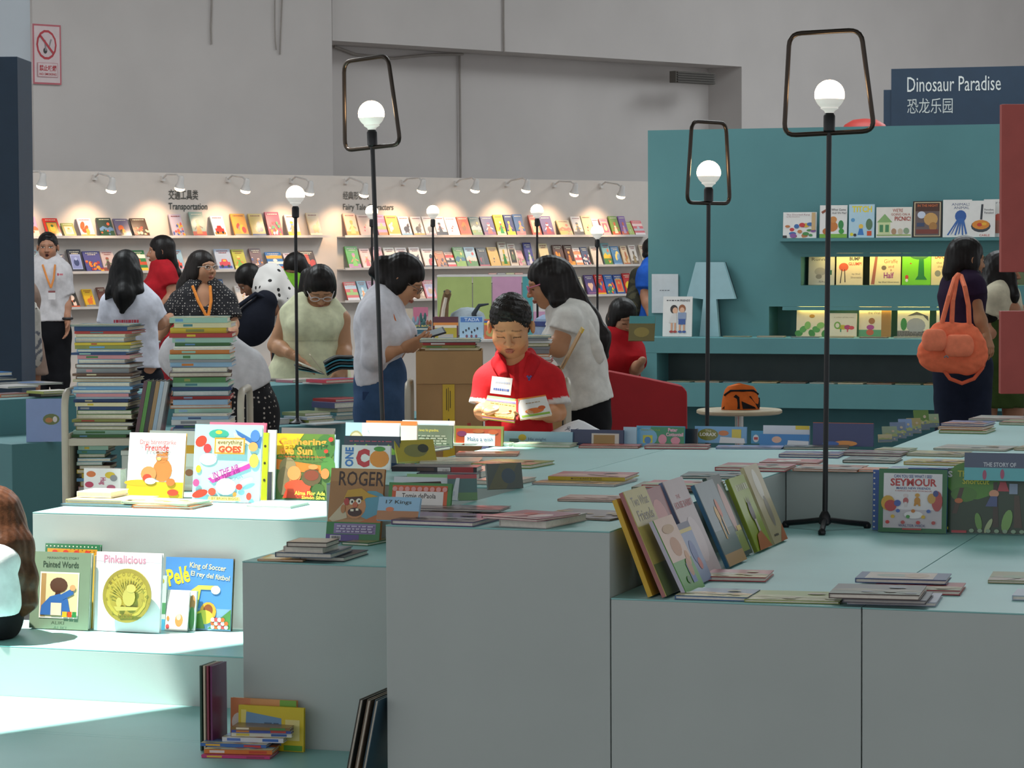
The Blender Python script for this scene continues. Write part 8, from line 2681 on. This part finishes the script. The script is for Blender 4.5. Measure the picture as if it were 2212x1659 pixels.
# ================================================================== seated woman in red
w = Person('seated woman in red with short dark hair reading behind the red armchair', 17.4, 1335, face=30, scale=1.0, vox=.010, skin='#a87c60')
pel, wst, chs, nck = w.L(1330, 850), w.L(1330, 806), w.L(1330, 770), w.L(1336, 730)
w.torso(pel, wst, chs, nck, bust=1.0, w=1.05)
shl, shr = w.L(1300, 756), w.L(1366, 756)
w.shoulders(shl, shr, nck)
w.arm(shr, w.L(1372, 800, -.1), w.L(1388, 778, -.3))
w.arm(shl, w.L(1294, 806, -.05), w.L(1320, 815, -.25))
w.head(w.L(1346, 688), .235, yaw=30, pitch=20, neck=nck, hair='long', hcol='#0f0c0b', vox=.0055, eyes='down')
S = Field(.010)
w.torso(pel, wst, chs, nck, grow=.026, field=S, bust=1.1, w=1.1)
w.shoulders(shl, shr, nck - A3(0, 0, .02), S, grow=.02)
for sh, el in ((shl, w.L(1294, 806, -.05)), (shr, w.L(1372, 800, -.1))):
    S.cone(sh, sh + (el - sh) * .7, .07, .08, .03, cut=True)
w.garment('red_top', S, '#a81820')
for x in (-.09, .09):
    w.leg(A3(x, 0, .5), A3(x, -.38, .48), A3(x, -.36, .08))
J = Field(.013)
for x in (-.09, .09):
    J.cone(A3(x, .02, .52), A3(x, -.38, .48), .1, .085, .04)
    J.cone(A3(x, -.38, .48), A3(x, -.36, .1), .08, .06, .03, cut=True)
w.garment('trousers', J, '#22242c')
w.done()
t_ = thing('stool', 'low dark stool under the seated woman in red', 'stool', (w.x0, 17.45, 0))
mb = MB()
mb.box(-.2, .2, -.18, .2, .36, .40)
mb.build('seat', M['black'], t_, bevel=.01)
for x in (-.17, .15):
    for y in (-.15, .15):
        mb = MB()
        mb.box(x, x + .025, y, y + .025, 0, .359)
        mb.build('leg', M['black'], t_)
# picture book in her hands
p = PY(1384, 716, 17.05)
book('olive picture book held open by the seated woman in red', (p.x, 17.0, p.z - .06), math.radians(-12), .35, .16, .16, .01, '#6a6038', [('r', 0, .7, 1, 1, '#4a8a8c'), ('e', .5, .35, .3, .2, '#8a7a40')], group='books standing on the white counter')

# ================================================================== person with a camouflage backpack beside the teal wall
w = Person('person in blue with a backpack half hidden behind the teal wall', 23.6, 1412, face=60, scale=1.1, vox=.012, skin='#a8765c')
pel, wst, chs, nck = w.L(1412, 735), w.L(1412, 670), w.L(1411, 612), w.L(1412, 572)
w.torso(pel, wst, chs, nck)
sn, sf = w.L(1396, 592, -.13), w.L(1425, 592, .13)
w.shoulders(sn, sf, nck)
w.arm(sn, w.L(1394, 640, -.15), w.L(1404, 680, -.2), 1.1)
w.arm(sf, w.L(1430, 640), w.L(1432, 690))
w.head(w.L(1416, 545), .24, yaw=60, neck=nck, hair='short', hcol='#14100f', vox=.009)
S = Field(.012)
w.torso(pel, wst, chs, nck, grow=.03, field=S, w=1.1)
w.shoulders(sn, sf, nck - A3(0, 0, .02), S, grow=.02)
S.cone(sn, w.L(1394, 622, -.14), .075, .082, .03, cut=True)
w.garment('blue_shirt', S, '#2456b0')
for x in (-.08, .1):
    w.leg(A3(x, 0, .85), A3(x, 0, .46), A3(x, 0, .08))
J = Field(.013)
J.cone(pel + A3(0, 0, .05), A3(pel[0], 0, .3), .17, .17, .04, w.fv, 1.2, cut=True)
w.garment('trousers', J, '#2c2e34')
w.done()
q = w.L(1381, 690, -.02)
t_ = thing('backpack', 'dark camouflage backpack worn beside the teal wall', 'bag', (w.x0 + q[0] - .03, w.Y - .06, q[2]), .4)
F_ = Field(.010)
F_.cone((0, 0, .09), (.03, 0, .36), .10, .085, .04, (0, 1, 0), 1.2)
F_.ell((-.03, -.03, .14), (.08, .07, .10), .03)
v, qd = F_.mesh()
c = np.tile(np.array(lin('#33322a'), np.float32), (len(v), 1))
mm = np.sin(v[:, 0] * 50 + 2 * np.sin(v[:, 2] * 40)) * np.sin(v[:, 2] * 38 + v[:, 1] * 40) > .2
c[mm] = lin('#4a4636')
mesh_obj('sack', [(v, qd, c)], M['cloth'], t_)
mb = MB()
mb.tube([Vector((.03, -.05, .42)), Vector((.10, -.10, .46)), Vector((.14, -.08, .34)), Vector((.08, -.06, .12))], .014, 8, '#2a2a26')
mb.build('strap', M['cloth'], t_, smooth=True)

# ================================================================== girl with the coral bag
w = Person('girl with a fringe in a dark T-shirt carrying a coral shoulder bag', 15.9, 2080, face=120, scale=1.0, vox=.009, skin='#a87a58')
pel, wst, chs, nck = w.L(2078, 775), w.L(2078, 705), w.L(2079, 640), w.L(2082, 598)
w.torso(pel, wst, chs, nck, w=.95)
sn, sf = w.L(2101, 617, -.12), w.L(2062, 615, .05)
w.shoulders(sn, sf, nck)
en, wn = w.L(2112, 678, -.12), w.L(2130, 722, -.16)
w.arm(sn, en, wn)
w.arm(sf, w.L(2054, 675, .1), w.L(2056, 725, .05))
w.head(w.L(2090, 560), .245, yaw=108, pitch=4, neck=nck, hair='bang', hcol='#120e0d', vox=.0055)
w.lock([w.L(2074, 560), w.L(2064, 592), w.L(2062, 612)], [.085, .07, .03])
w.lock([w.L(2090, 565, .05), w.L(2098, 600, -.02), w.L(2110, 650, -.03)], [.06, .055, .02])
w.hand(wn, A3(.2, -.3, -1), A3(-.4, .5, 0), curl=.5, vox=.006)
S = Field(.009)
w.torso(pel, wst, chs, nck, grow=.022, field=S)
w.shoulders(sn, sf, nck - A3(0, 0, .015), S, grow=.014)
S.cone(sn, sn + (en - sn) * .3, .064, .068, .03, cut=True)
S.cone(sf, w.L(2056, 640, .08), .064, .068, .03, cut=True)
S.plane(pel + A3(0, 0, .06), A3(0, 0, -1))
w.garment('dark_t_shirt', S, '#2a1c34')
J = Field(.010)
J.cone(pel + A3(0, 0, .08), pel - A3(0, 0, .06), .155, .16, .04, w.fv, 1.25)
for x in (-.07, .08):
    hp = A3(pel[0] + x, 0, pel[2] - .04)
    w.leg(hp, A3(hp[0], 0, .47), A3(hp[0], 0, .08))
    J.cone(hp, A3(hp[0], 0, .47), .10, .08, .04)
    J.cone(A3(hp[0], 0, .47), A3(hp[0], 0, .1), .078, .065, .03, cut=True)
w.garment('jeans', J, '#1c2436')
w.done()
# coral bag
BY = 15.9 - .30
def bp(px, py, dy=0.0):
    p = PY(px, py, BY + dy)
    return A3(p.x - w.x0, BY + dy - w.Y, p.z)
bag = thing('shoulder_bag', 'large coral shoulder bag with two front pockets', 'bag', (w.x0, w.Y, 0))
F_ = Field(.007)
F_.cone(bp(2020, 765), bp(2092, 770), .100, .105, .05, (0, 1, 0), 1.6)
F_.cone(bp(2035, 715), bp(2092, 715), .05, .045, .06, (0, 1, 0), 1.3)
F_.cone(bp(2030, 735), bp(2100, 745), .07, .07, .05, (0, 1, 0), 1.4)
v, qd = F_.mesh(lambda X, Y, Z: .003 * np.sin(X * 60 + 3 * np.sin(Z * 40)) * np.sin(Z * 55))
mesh_obj('body', [(v, qd, lin('#f07c58'))], M['cloth'], bag)
for (x0, x1, y0, y1) in ((1997, 2040, 702, 762), (2045, 2098, 718, 770)):
    F_ = Field(.005)
    a_, c_ = bp(x0 + 10, (y0 + y1) / 2 + 2, -.075), bp(x1 - 10, (y0 + y1) / 2 + 2, -.08)
    F_.cone(a_ + A3(0, 0, .03), c_ + A3(0, 0, .03), .03, .03, .02, (0, 1, 0), 1.5)
    F_.cone(a_ - A3(0, 0, .03), c_ - A3(0, 0, .03), .034, .034, .02, (0, 1, 0), 1.5)
    F_.cone(a_, c_, .04, .04, .02, (0, 1, 0), 1.8)
    v, qd = F_.mesh()
    mesh_obj('pocket', [(v, qd, lin('#f28a68'))], M['cloth'], bag)
for pts in ([(2034, 700), (2050, 640), (2062, 602), (2070, 593)], [(2056, 700), (2058, 650), (2066, 605), (2072, 593)], [(2094, 708), (2092, 660), (2084, 620), (2076, 596)]):
    mb = MB()
    pp_ = [Vector(bp(x, y, -.01 + (.14 if y < 600 else .10 if y < 612 else 0.0))) for x, y in pts]
    mb.tube(pp_, .014, 8, '#e8805e')
    mb.build('strap', M['cloth'], bag, smooth=True)
mb = MB()
mb.tube([Vector(bp(x, y, -.02)) for x, y in ((2036, 796), (2052, 818), (2078, 828), (2104, 818), (2122, 795), (2128, 772))], .011, 8, '#d8684a')
mb.build('long_strap', M['cloth'], bag, smooth=True)
mb = MB()
mb.tube([Vector(bp(2040, 772, -.10)), Vector(bp(2044, 768, -.11)), Vector(bp(2048, 772, -.10))], .005, 6, '#9aa0a8')
mb.build('zip_pull', M['steel'], bag, smooth=True)

# ================================================================== girl in the green dress
w = Person('girl with long dark hair in a green pinafore beside the red panel', 16.6, 2160, face=70, scale=1.0, vox=.010, skin='#a8765a')
pel, wst, chs, nck = w.L(2160, 780), w.L(2160, 715), w.L(2160, 655), w.L(2162, 618)
w.torso(pel, wst, chs, nck, bust=.9)
sn, sf = w.L(2150, 640, -.12), w.L(2178, 640, .1)
w.shoulders(sn, sf, nck)
w.arm(sn, w.L(2142, 700, -.1), w.L(2150, 760, -.15))
w.arm(sf, w.L(2190, 700), w.L(2196, 750, -.05))
w.head(w.L(2166, 588), .24, yaw=68, pitch=0, neck=nck, hair='long', hcol='#120d0c', vox=.006)
w.lock([w.L(2150, 590), w.L(2140, 640, -.06), w.L(2142, 680, -.1), w.L(2146, 700, -.1)], [.09, .075, .06, .02])
w.lock([w.L(2180, 600, -.06), w.L(2186, 640, -.1), w.L(2188, 660, -.1)], [.045, .04, .015])
S = Field(.010)
w.torso(pel, wst, chs, nck, grow=.022, field=S)
w.shoulders(sn, sf, nck - A3(0, 0, .01), S, grow=.016)
S.cone(sn, w.L(2145, 676, -.1), .066, .072, .03, cut=True)
S.cone(sf, w.L(2186, 676), .066, .072, .03, cut=True)
S.plane(wst + A3(0, 0, .02), A3(0, 0, -1))
w.garment('cream_blouse', S, '#c8c0a8')
J = Field(.010)
J.cone(chs - A3(0, 0, .06), wst, .155, .15, .04, w.fv, 1.35)
J.cone(wst, pel, .15, .20, .04, w.fv, 1.3)
J.cone(pel, A3(pel[0], 0, .66), .20, .24, .04, w.fv, 1.25, cut=True)
w.garment('green_pinafore', J, '#33441e')
for y in (-.08, .08):
    w.leg(A3(pel[0] + y, 0, .8), A3(pel[0] + y, 0, .46), A3(pel[0] + y, 0, .08))
w.done()

# ================================================================== woman seated close by on the sunlit step
w = Person('woman with long brown hair in a white top seated on the sunlit step', 9.1, -24, face=-80, scale=.92, vox=.007, skin='#c8966e')
pel, wst, chs, nck = w.L(-30, 1316), w.L(-26, 1288), w.L(-22, 1228), w.L(-20, 1172)
w.torso(pel, wst, chs, nck)
shl, shr = w.L(-26, 1214, .13), w.L(-4, 1218, -.13)
w.shoulders(shl, shr, nck)
w.arm(shr, w.L(-2, 1300, -.14), w.L(-70, 1330, -.14))
w.arm(shl, w.L(-24, 1300, .14), w.L(-90, 1330, .12))
w.head(w.L(-22, 1128), .215, yaw=-60, pitch=20, neck=nck, hair='long', hcol='#4a2c1a', vox=.005)
w.lock([w.L(0, 1110, -.02), w.L(34, 1180, -.05), w.L(52, 1250, -.07), w.L(58, 1300, -.08), w.L(50, 1326, -.08)], [.075, .055, .042, .03, .010])
w.lock([w.L(-20, 1110, -.05), w.L(10, 1180, -.10), w.L(22, 1240, -.12), w.L(28, 1285, -.12)], [.07, .05, .035, .010])
S = Field(.007)
w.torso(pel, wst, chs, nck, grow=.024, field=S)
w.shoulders(shl, shr, nck - A3(0, 0, .015), S, grow=.016)
S.cone(shr, w.L(-2, 1305, -.14), .066, .070, .03)
S.cone(shl, w.L(-24, 1285, .14), .064, .068, .03, cut=True)
S.plane(pel + A3(0, 0, .0), A3(0, 0, -1))
w.garment('white_top', S, '#d8dcdc')
J = Field(.009)
for x in (-.08, .08):
    J.cone(pel + A3(0, x, .0), pel + A3(-.4, x, .0), .09, .075, .05)
    J.cone(pel + A3(-.4, x, .03), A3(pel[0] - .42, x, .42), .07, .055, .03)
J.cone(pel + A3(0, 0, .03), pel + A3(0, 0, .0), .145, .15, .04, w.fv, 1.2)
J.plane(A3(0, 0, ZB + .003), A3(0, 0, -1))
w.body.plane(A3(0, 0, ZB + .006), A3(0, 0, -1))
w.garment('dark_trousers', J, '#1c1a1e')
w.done()
